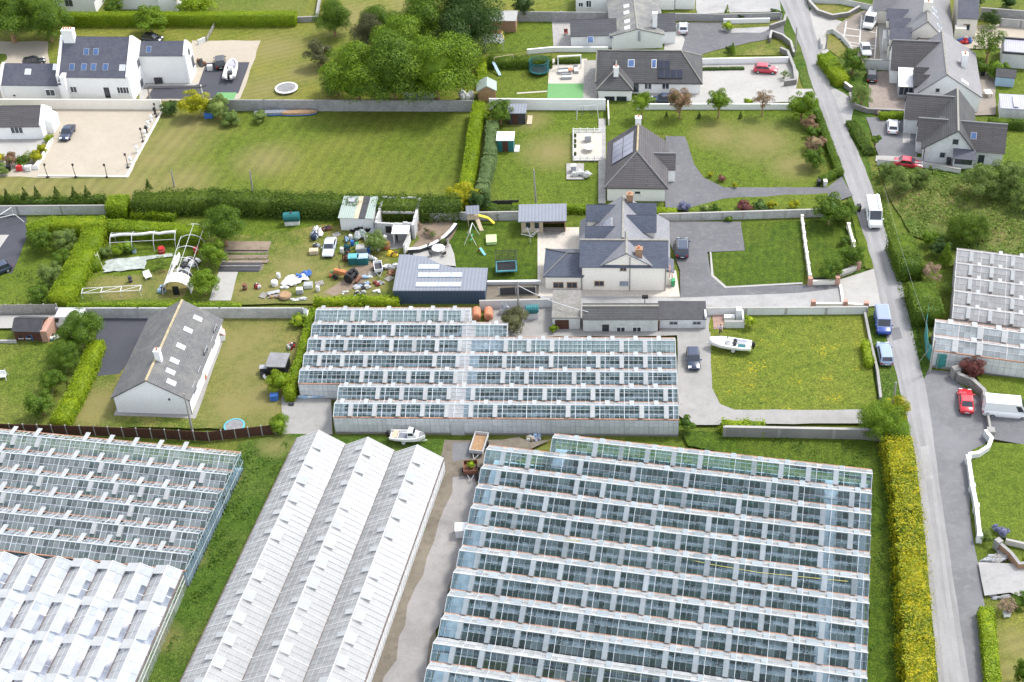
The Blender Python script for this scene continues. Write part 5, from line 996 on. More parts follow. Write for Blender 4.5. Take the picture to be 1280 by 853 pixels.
plant('shrub', 'silvery round shrub by the short clipped hedge', 855, 259, 8, 'l_lavender', 'small', trunk=False) ; plant('shrub', 'dull green shrub left of the driveway planting strip', 882, 262, 7, 'l_olive', 'small', trunk=False); plant('shrub', 'bright green shrub beside the dull green shrub', 894, 263, 7, 'l_tree', 'small', trunk=False); plant('shrub', 'purple red spreading shrub in the planting strip', 929, 260, 11, 'l_purple', 'small', trunk=False, sq=.6); plant('shrub', 'dark bushy conifer shrub right of the purple shrub', 950, 259, 9, 'l_dark', 'small', trunk=False)
plant('conical_shrub', 'round golden conifer nearest the dark shrub', 965, 257, 7, 'l_yellow', 'small', trunk=False); plant('conical_shrub', 'round golden conifer nearest the road', 992, 257, 7.5, 'l_yellow', 'small', trunk=False); plant('shrub', 'low green shrub against the driveway wall', 911, 274, 5, 'l_tree', 'small', trunk=False)
plant('tree', 'dark round tree at the corner of the pillared lawn wall', 1038, 264, 20, 'l_tree', 'med'); plant('tree', 'smaller round tree joined to the corner tree', 1058, 266, 13, 'l_tree', 'med'); plant('tree', 'round tree on the lawn close to the brick pier', 1065, 321, 15, 'l_tree', 'med'); plant('tree', 'dark spreading tree behind the entrance gate', 1038, 338, 15, 'l_tree', 'med'); plant('shrub', 'small shrub on the lawn below the corner trees', 1055, 302, 7, 'l_tree', 'small', trunk=False)
# left gardens
plant('tree', 'large fresh green tree at the end of the polytunnel frame', 279, 286, 26, 'l_tree', 'big'); plant('tree', 'bright tree below the large garden tree', 267, 318, 17, 'l_treebright', 'med'); plant('tree', 'compact bright tree beside the polytunnel end', 254, 354, 18, 'l_treebright', 'med')
for i, a in enumerate((('rounded bush inside the hedged corner', 52, 303, 16), ('bush beside the hedged corner bush', 82, 301, 15), ('olive bush in the middle of the hedged garden', 78, 325, 13), ('loose bush low in the hedged garden', 64, 345, 15), ('pale wild bush by the timber fence', 50, 370, 14))): plant('shrub', a[0], *a[1:], mat='l_olive' if i % 2 else 'l_tree', kind='med', trunk=False)
plant('shrub', 'bright bush under the bare polytunnel hoops', 148, 314, 9, 'l_hedge', 'small', trunk=False); plant('shrub', 'dark bush under the bare polytunnel hoops', 160, 310, 10, 'l_tree', 'small', trunk=False); plant('shrub', 'pale thistly clump in the tunnel garden', 202, 332, 9, 'l_grasspale', 'loose', trunk=False); plant('shrub', 'wild clump left of the bare hoops', 130, 318, 9, 'l_olive', 'small', trunk=False)
plant('tree', 'big round tree beside the brown shed', 100, 415, 26, 'l_tree', 'big'); plant('tree', 'round tree on the lawn below the brown shed', 80, 446, 20, 'l_tree', 'big'); plant('tree', 'round tree in the middle of the left lawn row', 65, 478, 15, 'l_tree', 'med'); plant('tree', 'round tree at the bottom of the left lawn row', 50, 508, 17, 'l_tree', 'med'); pass
plant('shrub', 'bright shrub beside the derelict shed', 350, 480, 15, 'l_hedge', 'med', trunk=False); plant('shrub', 'round bright shrub at the end of the board fence', 349, 530, 13, 'l_treebright', 'med', trunk=False); plant('shrub', 'yellowish shrub by the cold frame', 374, 402, 10, 'l_hedge', 'small', trunk=False)
plant('shrub', 'bushy growth spreading over the lean to wall', 470, 305, 14, 'l_olive', 'med', trunk=False); plant('shrub', 'brown stemmed tree behind the glasshouse by the garage', 643, 403, 17, 'l_brown', 'med'); plant('shrub', 'small bright shrub behind the glasshouse', 633, 413, 5, 'l_hedge', 'small', trunk=False); plant('shrub', 'low bright shrub in front of the garage', 692, 413, 6, 'l_hedge', 'small', trunk=False)
plant('shrub', 'bright yellow bush at the end of the field hedge', 576, 246, 20, 'l_yellow', 'med', trunk=False, hc=2); plant('shrub', 'dark bushy shrub joining the field hedges', 600, 252, 15, 'l_dark', 'med', trunk=False, hc=1.8); plant('tree', 'round tree beside the dark garden shed', 625, 140, 16, 'l_tree', 'med'); plant('shrub', 'yellow green bush left of the round shed tree', 606, 146, 8, 'l_hedge', 'small', trunk=False)
plant('shrub', 'tall bright shrub beside the wall of the barbecue plot', 937, 403, 8, 'l_hedge', 'small', trunk=False, hc=1.2); plant('shrub', 'tall weed bush at the glasshouse corner', 857, 532, 11, 'l_tree', 'small', trunk=False, hc=1.3)
# roadside right
plant('tree', 'large round dark green bush at the head of the golden hedge', 1104, 530, 27, 'l_treebright', 'big', hc=2.5); plant('shrub', 'yellow tipped bush behind the round roadside bush', 1118, 515, 18, 'l_gold', 'med', trunk=False, hc=1.6)
plant('tree', 'broad dark bush in the overgrown meadow', 1202, 290, 20, 'l_hedgedark', 'big', hc=1.8); plant('tree', 'dense bush beside the broad meadow bush', 1222, 287, 15, 'l_hedgedark', 'big', hc=1.8); plant('shrub', 'light green sapling in front of the meadow bushes', 1162, 299, 10, 'l_treebright', 'med', trunk=False); plant('shrub', 'dark bush below the light green sapling', 1175, 310, 12, 'l_dark', 'med', trunk=False); plant('tree', 'tall slim bright tree at the whitewashed greenhouse corner', 1183, 318, 10, 'l_treebright', 'cone'); plant('shrub', 'dead pinkish branches between the hedge blocks', 1164, 340, 13, 'l_dead', 'loose', trunk=False); plant('shrub', 'straggly weeds along the whitewashed greenhouse end', 1182, 362, 8, 'l_grasspale', 'loose', trunk=False)
for a in (('big pale willowy bush below the gabled white house', 1225, 226, 22, 'l_olive'), ('large grey green bush at the right edge of meadow', 1262, 224, 22, 'l_olive'), ('bushy scrub in the middle of the meadow edge', 1246, 238, 14, 'l_olive'), ('low scrub at the left of the overgrown meadow', 1128, 226, 16, 'l_olive'), ('thorny bush beside the lane wall in the meadow', 1110, 214, 10, 'l_olive'), ('leafy scrub under the lane wall', 1152, 222, 12, 'l_olive'), ('bush on the right edge above the greenhouse', 1282, 250, 16, 'l_olive')): plant('shrub', *a[:4], mat=a[4], kind='med', trunk=False, sq=1.0)
plant('shrub', 'dark red round shrub behind the curving stone wall', 1215, 461, 15, 'l_purple', 'med', trunk=False); plant('shrub', 'tall reddish shrub at the greenhouse front', 1222, 463, 8, 'l_red', 'small', trunk=False)
plant('lavender', 'blue grey lavender mound at the lawn corner', 1244, 664, 6, 'l_lavender', 'small', 'shrub', trunk=False); plant('lavender', 'larger lavender mound on the lower right lawn', 1254, 668, 7, 'l_lavender', 'small', 'shrub', trunk=False); plant('shrub', 'dry tan grass clump beside the lavender', 1233, 670, 9, 'l_olive', 'loose', trunk=False); plant('shrub', 'grey twiggy shrub by the entrance rocks', 1257, 760, 11, 'l_dead', 'loose', trunk=False); plant('shrub', 'dense dark green shrub at the right edge', 1275, 752, 12, 'l_tree', 'med', trunk=False); plant('shrub', 'round clipped bush in the bottom right corner', 1278, 842, 11, 'l_hedgedark', 'med', trunk=False, sq=2); plant('shrub', 'small bright shrub behind the brick wall', 1282, 704, 5, 'l_hedge', 'small', trunk=False)
# top right
plant('tree', 'round tree above the brown paved yard hedge', 1067, 78, 15, 'l_tree', 'med'); plant('tree', 'silvery olive tree below the brown paved yard', 1078, 119, 15, 'l_olive', 'loose'); plant('tree', 'small standard tree beside the grey parking yard', 1095, 174, 7, 'l_tree', 'small', hc=2.2); plant('tree', 'tall spreading pine in the yard behind the white houses', 1237, 52, 19, 'l_tree', 'loose', hc=4.5); plant('shrub', 'dark bush behind the stone house gable', 1238, 24, 11, 'l_dark', 'med', trunk=False); plant('shrub', 'leafy climber behind the pale blue shed', 1222, 84, 12, 'l_tree', 'small', trunk=False); plant('shrub', 'leafy bush above the pale blue shed roof', 1246, 87, 14, 'l_tree', 'small', trunk=False); plant('tree', 'dark tree at the very top right', 1215, -2, 16, 'l_dark', 'med'); plant('shrub', 'bush beside the dark wall at the top right', 1262, 3, 10, 'l_dark', 'small', trunk=False)
plant('shrub', 'round clipped ball bush by the upper drive', 910, 33, 7, 'l_hedge', 'small', trunk=False); plant('conical_shrub', 'slim upright conifer on the grey wall', 909, 14, 5, 'l_hedge', 'cone', 'shrub', trunk=False); plant('shrub', 'dark mound shrub beside the upper drive', 926, 21, 6, 'l_dark', 'small', trunk=False); plant('shrub', 'dark shrub at the upper drive wall end', 970, 16, 7, 'l_dark', 'small', trunk=False); plant('shrub', 'round bush pair beside the dark drive', 911, 61, 5, 'l_tree', 'small', trunk=False); plant('conical_shrub', 'pointed conifer beside the dark drive', 916, 61, 5, 'l_treebright', 'cone', 'shrub', trunk=False)
plant('shrub', 'low shrub at the corner of the red car yard', 936, 127, 6, 'l_hedge', 'small', trunk=False); plant('shrub', 'straggly plants on the stone wall of the yard', 982, 94, 6, 'l_olive', 'loose', trunk=False); plant('shrub', 'small yellow shrub beside the lane wall', 1164, 208, 4, 'l_yellow', 'small', trunk=False); plant('shrub', 'small conifer by the white porch', 1137, 127, 4, 'l_dark', 'small', trunk=False)
for i in range(7): plant('bedding_plant', 'rusty dried plant in the curved soil bed', 524 + (i * 17) % 38, 284 + (i * 11) % 24, 4.5, ('l_dead', 'l_olive', 'l_brown')[i % 3], 'loose', 'plant', 'plants in the curved soil bed', trunk=False)
for i, (x, y) in enumerate(((8, 243), (30, 241), (45, 240), (70, 240), (92, 240), (108, 239), (185, 231))): plant('sapling', 'thin dark sapling sticking up from the wild hedge', x, y, 5, 'l_wild', 'cone', 'shrub', 'saplings along the wild hedge', trunk=False, hc=2.4)
# ---- rough growth
tufts('rough_grass', [(302, 560), (350, 548), (362, 560), (205, 853), (180, 880), (196, 853), (240, 735)], 'l_grass', 15, 0.49, seed=1); tufts('rough_grass', [(362, 552), (420, 548), (560, 552), (566, 580), (560, 590), (490, 566)], 'l_grass', 11, 0.21, seed=2)
tufts('rough_grass', [(870, 545), (1080, 556), (1120, 570), (1135, 640), (1150, 880), (1088, 880), (1091, 592), (860, 562)], 'l_grass', 15, 0.39, seed=3); tufts('meadow_grass', [(1098, 210), (1180, 214), (1300, 210), (1300, 330), (1190, 308), (1140, 298), (1112, 250)], 'l_grasspale', 10, 0.5, seed=4, wdt=.16)
tufts('tall_weeds', [(1140, 240), (1180, 232), (1250, 262), (1290, 300), (1230, 305), (1150, 275)], 'l_grasspale', 6, 0.9, seed=8, wdt=.16); tufts('verge_grass', [(1085, 215), (1097, 215), (1128, 320), (1145, 400), (1160, 462), (1150, 462), (1120, 350), (1100, 270)], 'l_grass', 11, 0.24, seed=5)
tufts('track_weeds', [(536, 690), (545, 700), (505, 800), (470, 880), (448, 880)], 'l_olive', 8, 0.24, seed=6); tufts('garden_weeds', [(-10, 350), (60, 320), (100, 330), (64, 380), (-10, 384)], 'l_grass', 8, 0.35, seed=7); tufts('yard_weeds', [(262, 268), (430, 262), (420, 280), (300, 292)], 'l_grass', 8, 0.21, seed=9); tufts('tunnel_weeds', [(120, 320), (230, 300), (228, 345), (120, 350)], 'l_grasspale', 8, 0.32, seed=10); tufts('verge_grass', [(1085, 400), (1098, 400), (1122, 500), (1104, 500)], 'l_grasspale', 8, 0.17, seed=11); tufts('verge_grass', [(240, 250), (560, 258), (560, 262), (240, 258)], 'l_grass', 8, 0.35, seed=12)
# ================================================================ BUILDINGS
def yroof(fr, px, py, y0, he, pitch):        # half depth so that the ridge projects to (px,py)
    a, b = .5, 14.
    for _ in range(40):
        k = (a + b) / 2; p = fr.hit(px, py, (0, y0 + k, 0), (0, 1, 0)).z
        if p > he + k * pitch: a = k
        else: b = k
    return k
# ---- long white house (top left)
fr = Fr((10, 125), (168, 127)); o = house('house', 'long white house with dark slate roof and many skylights', fr)
X = lambda px, py, z=0: fr.l(px, py, z)[0]
he = fr.hit(120, 97, (0, 0, 0), (0, 1, 0)).z; xa, xb = X(64, 110, he), X(166, 125); k = yroof(fr, 120, 47, 0, he, .85); hr = he + k * .85
pl, r = gable(o, xa, xb, 0, 2 * k, he, hr, 'x', 'whitewall', 'slate', 0, .12, ridge=None); P1 = pl['f']
for xx in (xa - .2, xb + .2):                # parapet verges
    MB().loft([[(x, -.2, 0), (x, 2 * k + .2, 0), (x, 2 * k + .2, he + .3), (x, k, hr + .45), (x, -.2, he + .3)] for x in (xx - .25, xx + .25)]).build('gable_parapet', MATS['whitewall'], o)
xn = X(78, 110, 3); MB().box(xa + .06, xn, -1.0, -.01, 0, he - .5).build('bay_wall', MATS['whitewall'], o); m = MB(); roofslab(m, (xa + .06, -1.15, he - .95), (xn, -1.15, he - .95), (xn, -.13, he - .08), (xa + .06, -.13, he - .08)); m.build('roof', MATS['slate'], o); MB().box(xn, xn + .8, -1.1, .5, 0, he + .6).build('parapet_pier', MATS['whitewall'], o)
for px, py in ((108, 65), (120, 65), (90, 84), (105, 84), (117, 84), (132, 84)): skyl(o, fr, px, py, .95, 1.25, P1)
for px, py in ((70, 84), (153, 85)): skyl(o, fr, px, py, 1.05, 1.1, P1, 'white', 'panewhite')
p = fr.hit(89, 50, (0, k, 0), (0, 1, 0)); chimney(o, p.x, k - .4, hr - 2, hr + 1.6, 2.0, 1.2, 'whitewall', 4)
for px, py, w_, h_, mu in ((92, 112, 1.2, 1.2, 1), (154, 113, 2.2, 1.3, 3)): win(o, fr, px, py, w_, h_, 'f', 0, 'white', mull=mu)
win(o, fr, 134, 116, .95, 2.0, 'f', 0, 'charcoal', mull=0, name='door'); win(o, fr, 63, 116, 1.7, 1.3, 'f', -1.0, 'white', mull=1)
for px, py in ((177, 104), (173, 79), (188, 95)): win(o, fr, px, py, 1.3, 1.5, 'r', xb + .45, 'greypaint', mull=1)
x0, x1 = X(8, 124), xa - .5; he2 = fr.hit(30, 107, (0, 0, 0), (0, 1, 0)).z; k2 = yroof(fr, 30, 80.5, 0, he2, .75)
pl, r = gable(o, x0, x1, 0, 2 * k2, he2, he2 + k2 * .75, 'x', 'whitewall', 'slate', 0, .1, ridge=None); skyl(o, fr, 35, 90, 1.1, 1.1, pl['f'], 'white', 'panewhite')
MB().loft([[(x, -.2, 0), (x, 2 * k2, 0), (x, 2 * k2, he2 + .3), (x, k2, he2 + k2 * .75 + .4), (x, -.2, he2 + .3)] for x in (x0 - .4, x0)]).build('gable_parapet', MATS['whitewall'], o); win(o, fr, 18, 119.5, .6, .5, 'f', 0, mull=0)
# right wing (tall white front)
fw = Fr((178, 104), (236, 104)); o2 = house('house', 'white gabled wing with tall blank wall and small dark roof', fw)
he3 = fw.hit(205, 70, (0, 0, 0), (0, 1, 0)).z; k3 = yroof(fw, 205, 52.5, 0, he3, .8); pl, r = gable(o2, 0, fw.L, 0, 2 * k3, he3, he3 + k3 * .8, 'x', 'whitewall', 'slate', 0, .1, ridge=None); skyl(o2, fw, 186, 62, .9, 1.2, pl['f'])
MB().loft([[(x, -.2, 0), (x, 2 * k3, 0), (x, 2 * k3, he3 + .3), (x, k3, he3 + k3 * .8 + .4), (x, -.2, he3 + .3)] for x in (fw.L, fw.L + .4)]).build('gable_parapet', MATS['whitewall'], o2)
win(o2, fw, 241, 77, 1.3, 2.2, 'r', fw.L + .4, 'greypaint'); win(o2, fw, 236, 65, 1, 1.3, 'r', fw.L + .4, 'greypaint', mull=0)
# ---- brown tiled house, left edge
fr = Fr((-40, 175), (54, 174)); o = house('house', 'low white house with brown tiled roof by the courtyard', fr); he = fr.hit(25, 158, (0, 0, 0), (0, 1, 0)).z; k = yroof(fr, 30, 133, 0, he, .75); hr = he + k * .75
pl, r = gable(o, 0, fr.L, 0, 2 * k, he, hr, 'x', 'whitewall', 'browntile', .05, .2, ridge=None); MB().loft([[(x, -.15, 0), (x, 2 * k, 0), (x, 2 * k, he + .3), (x, k, hr + .35), (x, -.15, he + .3)] for x in (fr.L, fr.L + .3)]).build('gable_parapet', MATS['whitewall'], o)
win(o, fr, 21, 163, 2.1, 1.2, 'f', 0, 'white', mull=2); win(o, fr, 60, 156, 1.2, 1.2, 'r', fr.L + .3, 'greypaint'); win(o, fr, 67, 149, 1.4, 1.8, 'r', fr.L + .3, 'greypaint')
x1 = fr.L + .3; MB().loft([[(x1, k - 1, 0), (x1 + 1.1, k - 1, 0), (x1 + 1.1, k - 1, 2.1), (x1, k - 1, 2.8)], [(x1, k + 2.2, 0), (x1 + 1.1, k + 2.2, 0), (x1 + 1.1, k + 2.2, 2.1), (x1, k + 2.2, 2.8)]]).build('porch', MATS['whitewall'], o)
# ---- houses cut by the top edge
fr = Fr((74, 12), (208, 12)); o = house('house', 'white house beyond the long hedge at the top edge', fr); gable(o, 12, fr.L - 1, 0, 11, 2.8, 7, 'x', 'whitewall', 'darktile', .1); gable(o, 0, 8, -1.5, 7, 2.8, 5, 'y', 'whitewall', 'darktile', .1); win(o, fr, 86, 4, 1.6, 1.4, 'f', -1.5, 'greypaint'); MB().box(fr.L - 1, fr.L + 2.5, -1, 8, 0, 3).build('parapet_wall', MATS['whitewall'], o)
fr = Fr((720, 17), (760, 17)); o = house('house', 'white house with hidden dark roof at the top centre edge', fr); MB().box(0, fr.L, 0, 6, 0, 3.2).build('wall', MATS['whitewall'], o); gable(o, 3.5, fr.L, .8, 8, 3.0, 5.5, 'x', 'whitewall', 'darktile'); win(o, fr, 726, 6, .9, .9, 'f', 0); win(o, fr, 736, 5, 1, 1.4, 'f', 0)
fr = Fr((812, 12), (868, 13)); o = house('outbuilding', 'white flat roofed outbuilding at the top edge', fr, 'outbuilding'); MB().box(0, 4.6, 0, 8, 0, 3).build('wall', MATS['whitewall'], o); MB().box(-.1, 4.7, -.1, 8, 3.0, 3.15).build('roof', MATS['whitesheet'], o); MB().box(4.72, fr.L, .3, 8, 0, 2.6).build('garage_wall', MATS['whitewall'], o); MB().box(4.72, fr.L + .1, .2, 8, 2.602, 2.72).build('garage_roof', MATS['lilacsheet'], o)
# ---- T-shaped house with long old slate roof (top centre)
fr = Fr((765, 62), (828, 60)); o = house('house', 'white house with long weathered slate roof gabled towards the camera', fr); apex = fr.hit(796, 37, (0, 0, 0), (0, 1, 0)); he = fr.hit(833, 66, (0, 0, 0), (0, 1, 0)).z
he = max(2.6, min(he, 3.2)); gable(o, 0, fr.L, 0, 22, he, apex.z, 'y', 'whitewall', 'lichenslate', .15, .3, ridge='ridge_pale'); sl = (-(apex.z - he), 0, fr.L / 2)
for px, py in ((783, 8), (783, 16), (784, 27), (784, 35)): skyl(o, fr, px, py, 1.3, 1.0, ((0, 0, he + .17), sl), 'white', 'panewhite')
x0 = fr.l(714, 62)[0]; h1 = 2.5; pl, r = gable(o, x0, .8, .6, 6.2, h1, 4.2, 'x', 'whitewall', 'darktile', .1, .15, ridge=None); skyl(o, fr, 738, 50, 1.1, 1.3, pl['f']); skyl(o, fr, 764, 45.5, .7, .9, pl['f'])
xr = fr.L; gable(o, xr - 1, xr + 2.4, 1.5, 7, 2.6, 4.4, 'x', 'whitewall', 'darktile', .1, .2, ridge=None); p = fr.hit(817, 40, (0, 4, 0), (0, 1, 0)); chimney(o, p.x, 1.6, 3.4, 6.0, .8, .7, 'whitewall', 0)
MB().tube([(fr.L * .54, -.08, 1.6), (fr.L * .54, -.08, 3.4)], .22).build('flue', MATS['greypaint'], o)
# ---- bungalow with roof panels
fr = Fr((792, 117), (875, 118)); o = house('house', 'bungalow with dark tiled hipped roof and black solar panels', fr); he = fr.hit(835, 103, (0, 0, 0), (0, 1, 0)).z; x0 = fr.l(747, 110, 1)[0]
k = yroof(fr, 800, 63.5, -.35, he, .7); pl, r = hip(o, x0, fr.L, 0, 2 * k - .7, he, he + k * .7, 'whitewall', 'tile', .35, 'x', (0, .75), ridge='ridge_pale'); F = pl['f']
for px, py, w_, l_ in ((789, 79.5, 1.1, 1.4), (817.5, 80, .8, 1.6)): skyl(o, fr, px, py, w_, l_, F, 'white')
for px, py, n in ((830, 81.5, 2), (838, 93, 4)): skyl(o, fr, px, py, 1.02 * n, 1.62, F, 'charcoal', 'solar', 'solar_panel', .05, n, 1)
for px, py in ((810, 108), (832, 108)): win(o, fr, px, py, 1.25, 1.15, 'f', 0, 'white')
win(o, fr, 795, 109, 1.0, 2.0, 'f', 0, 'greypaint', mull=0, name='door')
xg0, xg1 = fr.l(748, 126, 0)[0], fr.l(789, 126, 0)[0]; yg = fr.l(768, 126, 0)[1]; ap = fr.hit(769, 79, (0, 1.5, 0), (0, 1, 0)); hip(o, xg0, xg1, yg, 6, he, he + (xg1 - xg0 + .7) / 2 * .72, 'whitewall', 'tile', .35, 'y', (1, 0), ridge='ridge_pale')
for px in (762, 777): win(o, fr, px, 124, 1.7, 1.0, 'f', yg, 'charcoal')
p = fr.hit(770, 100, (0, yg + 1.8, 0), (0, 1, 0)); chimney(o, p.x, yg + 1.9, he, he + 3.0, .8, .6, 'whitewall', 1)
# ---- hip roofed bungalow with chalk-pale panels
fr = Fr((759, 251), (831, 252)); o = house('house', 'hip roofed bungalow with grey solar panels and orange ridge', fr); he = fr.hit(795, 237, (0, 0, 0), (0, 1, 0)).z; he = max(2.6, he); k = fr.L / 2 + .45; hr = he + k * .72
yb = fr.l(792, 156, hr)[1]; pl, r = hip(o, 0, fr.L, 0, yb, he, hr, 'whitewall', 'browntile', .45, 'y', (1, 0), ridge=None)
t = MB(); t.tube([(fr.L / 2, k - .45, hr + .06), (fr.L / 2, yb + .4, hr + .06)], .16); t.build('ridge_tiles', MATS['ridge_tan'], r); t = MB(); [t.tube([(s, -.45, he + .04), (fr.L / 2, k - .45, hr + .05)], .11) for s in (-.45, fr.L + .45)]; t.build('hip_tiles', MATS['ridge_grey'], r)
n = Vector(pl['l'][1]).normalized(); pc = Vector(pl['l'][0])
def sp(y, u): return Vector((-.45 + (fr.L / 2 + .45) * u, y, he + (hr - he) * u)) + n * .10
ya, yb2 = fr.l(764, 210, he + 1)[1], yb - .9
for i in range(4):
    for j in range(2):
        y0_ = ya + 1.2 + (yb2 - ya - 1.6) * i / 4 + j * .0; y1_ = y0_ + (yb2 - ya - 1.6) / 4 - .08; q = [sp(y0_, .22 + .34 * j), sp(y1_, .22 + .34 * j), sp(y1_, .54 + .34 * j), sp(y0_, .54 + .34 * j)]
        MB().slab([tuple(v) for v in q], n, .05).build('solar_panel', MATS['solarpale'], o)
win(o, fr, 797, 241, .95, .6, 'f', 0, mull=0); gable(o, fr.L - 2.2, fr.L + 1.5, yb * .42, yb * .42 + 3.4, he - .1, he + 1.5, 'x', 'whitewall', 'browntile', .05, .2); chimney(o, fr.L / 2, yb + .4, 0, hr + 1.0, .9, .7, 'whitewall', 1)
# ---- central cream house
fr = Fr((727, 364), (832, 365)); o = house('house', 'large cream two storey house with blue slate roof and dormers', fr); he = fr.hit(690 + 40, 332, (0, 0, 0), (0, 1, 0)).z; ap = fr.hit(778, 317, (0, 0, 0), (0, 1, 0)); L = fr.L; gx0, gx1 = fr.hit(751, 333, (0, 0, 0), (0, 1, 0)).x, fr.hit(815, 331, (0, 0, 0), (0, 1, 0)).x; cx = ap.x
yb = fr.l(775, 243, ap.z + .6)[1]
W = MB(); W.box(0, L, 0, 6.2, 0, he); W.build('wall', MATS['cream'], o); kk = (L / 2); hmain = ap.z + .12
gable(o, 0, L, .01, 6.2, he - .02, he + 2.0, 'x', 'cream', 'slateblue', .25, .3, ridge='ridge_pale', off=3.1)
pl, r = gable(o, gx0, gx1, -.03, 5, he, ap.z, 'y', 'cream', 'greyslate', .2, .0, ridge='ridge_pale')
pl2, r2 = gable(o, -.2, L + .2, 3.6, yb, he - 2.0, hmain, 'y', 'cream', 'greyslate', .2, .35, ridge='ridge_pale', off=cx); sl = pl2['l']; srt = pl2['r']
def dormer(px, py, side, zt):                # dormer with its own gable, ridge across the main slope
    pln = sl if side == 'l' else srt; p = fr.hit(px, py, *pln); s = -1 if side == 'l' else 1; w2 = 1.75; xo = p.x + s * 1.4
    xi = cx + s * .5; zz = p.z + .35
    q = MB(); q.loft([[(x, p.y - w2, p.z - 2.2), (x, p.y + w2, p.z - 2.2), (x, p.y + w2, zz), (x, p.y, zz + 1.45), (x, p.y - w2, zz)] for x in (xo, xi)]); d = q.build('dormer', MATS['cream'], o)
    m = MB()
    for ss in (-1, 1): roofslab(m, (xo + s * .25, p.y + ss * (w2 + .2), zz - .15), (xi, p.y + ss * (w2 + .2), zz - .15), (xi, p.y, zz + 1.47), (xo + s * .25, p.y, zz + 1.47), .12)
    m.build('dormer_roof', MATS['slateblue'], d); MB().box(xo + s * .01, xo + s * .04, p.y - .7, p.y + .7, zz - 1.1, zz + .1).build('window', MATS['wood'], d); MB().box(xo + s * .041, xo + s * .05, p.y - .6, p.y + .6, zz - 1.0, zz).build('pane', MATS['pane'], d)
for a in ((747, 270, 'l', 0), (746, 297, 'l', 0), (806, 268, 'r', 0), (806, 283, 'r', 0)): dormer(*a)
skyl(o, fr, 759, 283, 2.2, 2.0, sl, 'steel', 'solarpale', 'solar_panel', .25, 3, 1)
for px, py, z_ in ((787, 250, hmain), (798.5, 318, ap.z - .6)): p = fr.hit(px, py, (0, fr.l(px, py, z_)[1], 0), (0, 1, 0)); chimney(o, p.x, p.y, z_ - 2.5, z_ + .9, .95, .75, 'brownbrick', 1)
for px, py, w_, h_ in ((779, 335, .9, 1.0), (749, 354.5, 1.35, .85)): win(o, fr, px, py, w_, h_, 'f', -.03, 'wood')
win(o, fr, 780, 354.5, 1.2, .8, 'f', -.03, 'greypaint', 'panegrey', 2); pipe(o, [(fr.hit(787.5, 320, (0, -.1, 0), (0, 1, 0)).x, -.14, z) for z in (0.05, ap.z - .5)]); pipe(o, [(.05, -.08, .05), (.05, -.08, he)]); pipe(o, [(L - .1, -.08, .05), (L - .1, -.08, he)])
win(o, fr, 837, 340, 1.0, 1.4, 'r', L, 'terracotta'); MB().box(L, L + .9, 1.2, 4.0, 0, 2.5).build('porch', MATS['cream'], o); m = MB(); roofslab(m, (L - .02, 1.0, 3.0), (L - .02, 4.2, 3.0), (L + 1.1, 4.2, 2.45), (L + 1.1, 1.0, 2.45), .1); m.build('porch_roof', MATS['slate'], o)
ax0, ax1 = fr.l(682, 365)[0], 0.0; hip(o, ax0, ax1 - .02, .15, 6.2, 2.6, 4.3, 'cream', 'slateblue', .3, 'x', (1, 0), ridge='ridge_grey')
for px in (698, 715): win(o, fr, px, 356.5, 1.45, 1.0, 'f', .15, 'wood')
MB().box(ax0 - .03, L + .03, -.03, 0, 0, .22).build('base_band', MATS['terracotta'], o)
# ---- flat roofed summerhouse
fr = Fr((652, 293), (707, 292)); o = house('summerhouse', 'tan brick summerhouse with blue flat roof and open end', fr, 'summerhouse'); h = 2.5; MB().box(0, fr.L * .49, 0, 2.8, 0, h - .01).build('wall', MATS['palewood'], o); m = MB(); m.box(fr.L * .49, fr.L, 2.6, 2.8, 0, h - .01); m.box(fr.L - .15, fr.L, .1, 2.6, 0, h - .01); m.build('back_wall', MATS['wood'], o); m = MB(); roofslab(m, (-.4, -.6, h), (fr.L + .2, -.6, h), (fr.L + .2, 3.6, h + .25), (-.4, 3.6, h + .25), .16); m.build('roof', MATS['bluesheet'], o)
for px in (660, 671): win(o, fr, px, 282, .65, 1.0, 'f', 0, 'charcoal', mull=0)
# ---- blue grey workshop
fr = Fr((494, 380), (607, 380)); o = house('workshop', 'blue grey metal workshop with pale roof lights', fr, 'workshop'); h = fr.hit(550, 364, (0, 0, 0), (0, 1, 0)).z; d0 = fr.l(502, 319, h + .4)[1]; d1 = fr.l(608, 335, h + .4)[1]
bk = [(0, d0), (1.2, d0), (3.6, d0 - .5), (6, d1 + .9), (8, d1 + .1), (fr.L, d1)]; out = [(0, 0), (fr.L, 0)] + bk[::-1]; MB().prism(out, 0, h).build('wall', MATS['navysheet'], o)
m = MB(); n_ = len(out); c_ = [(x + (-.12 if x < 1 else .12 if x > fr.L - 1 else 0), y + (-.12 if y < 1 else .05)) for x, y in out]; zf = lambda y: h + .04 + y * .035
m.add([(x, y, zf(y)) for x, y in c_] + [(x, y, zf(y) + .14) for x, y in c_], [tuple(range(n_))[::-1], tuple(range(n_, 2 * n_))] + [(i, (i + 1) % n_, n_ + (i + 1) % n_, n_ + i) for i in range(n_)]); r = m.build('roof', MATS['bluesheet'], o)
pln = ((0, 0, h + .2), (0, -.035, 1))
for px, py, w_, nx_ in ((536, 334, 3.0, 2), (550, 344, 6.3, 4), (548, 356, 6.4, 4)): skyl(o, fr, px, py, w_, 1.05, pln, 'panegrey', 'panewhite', 'roof_light', 0, nx_, 1)
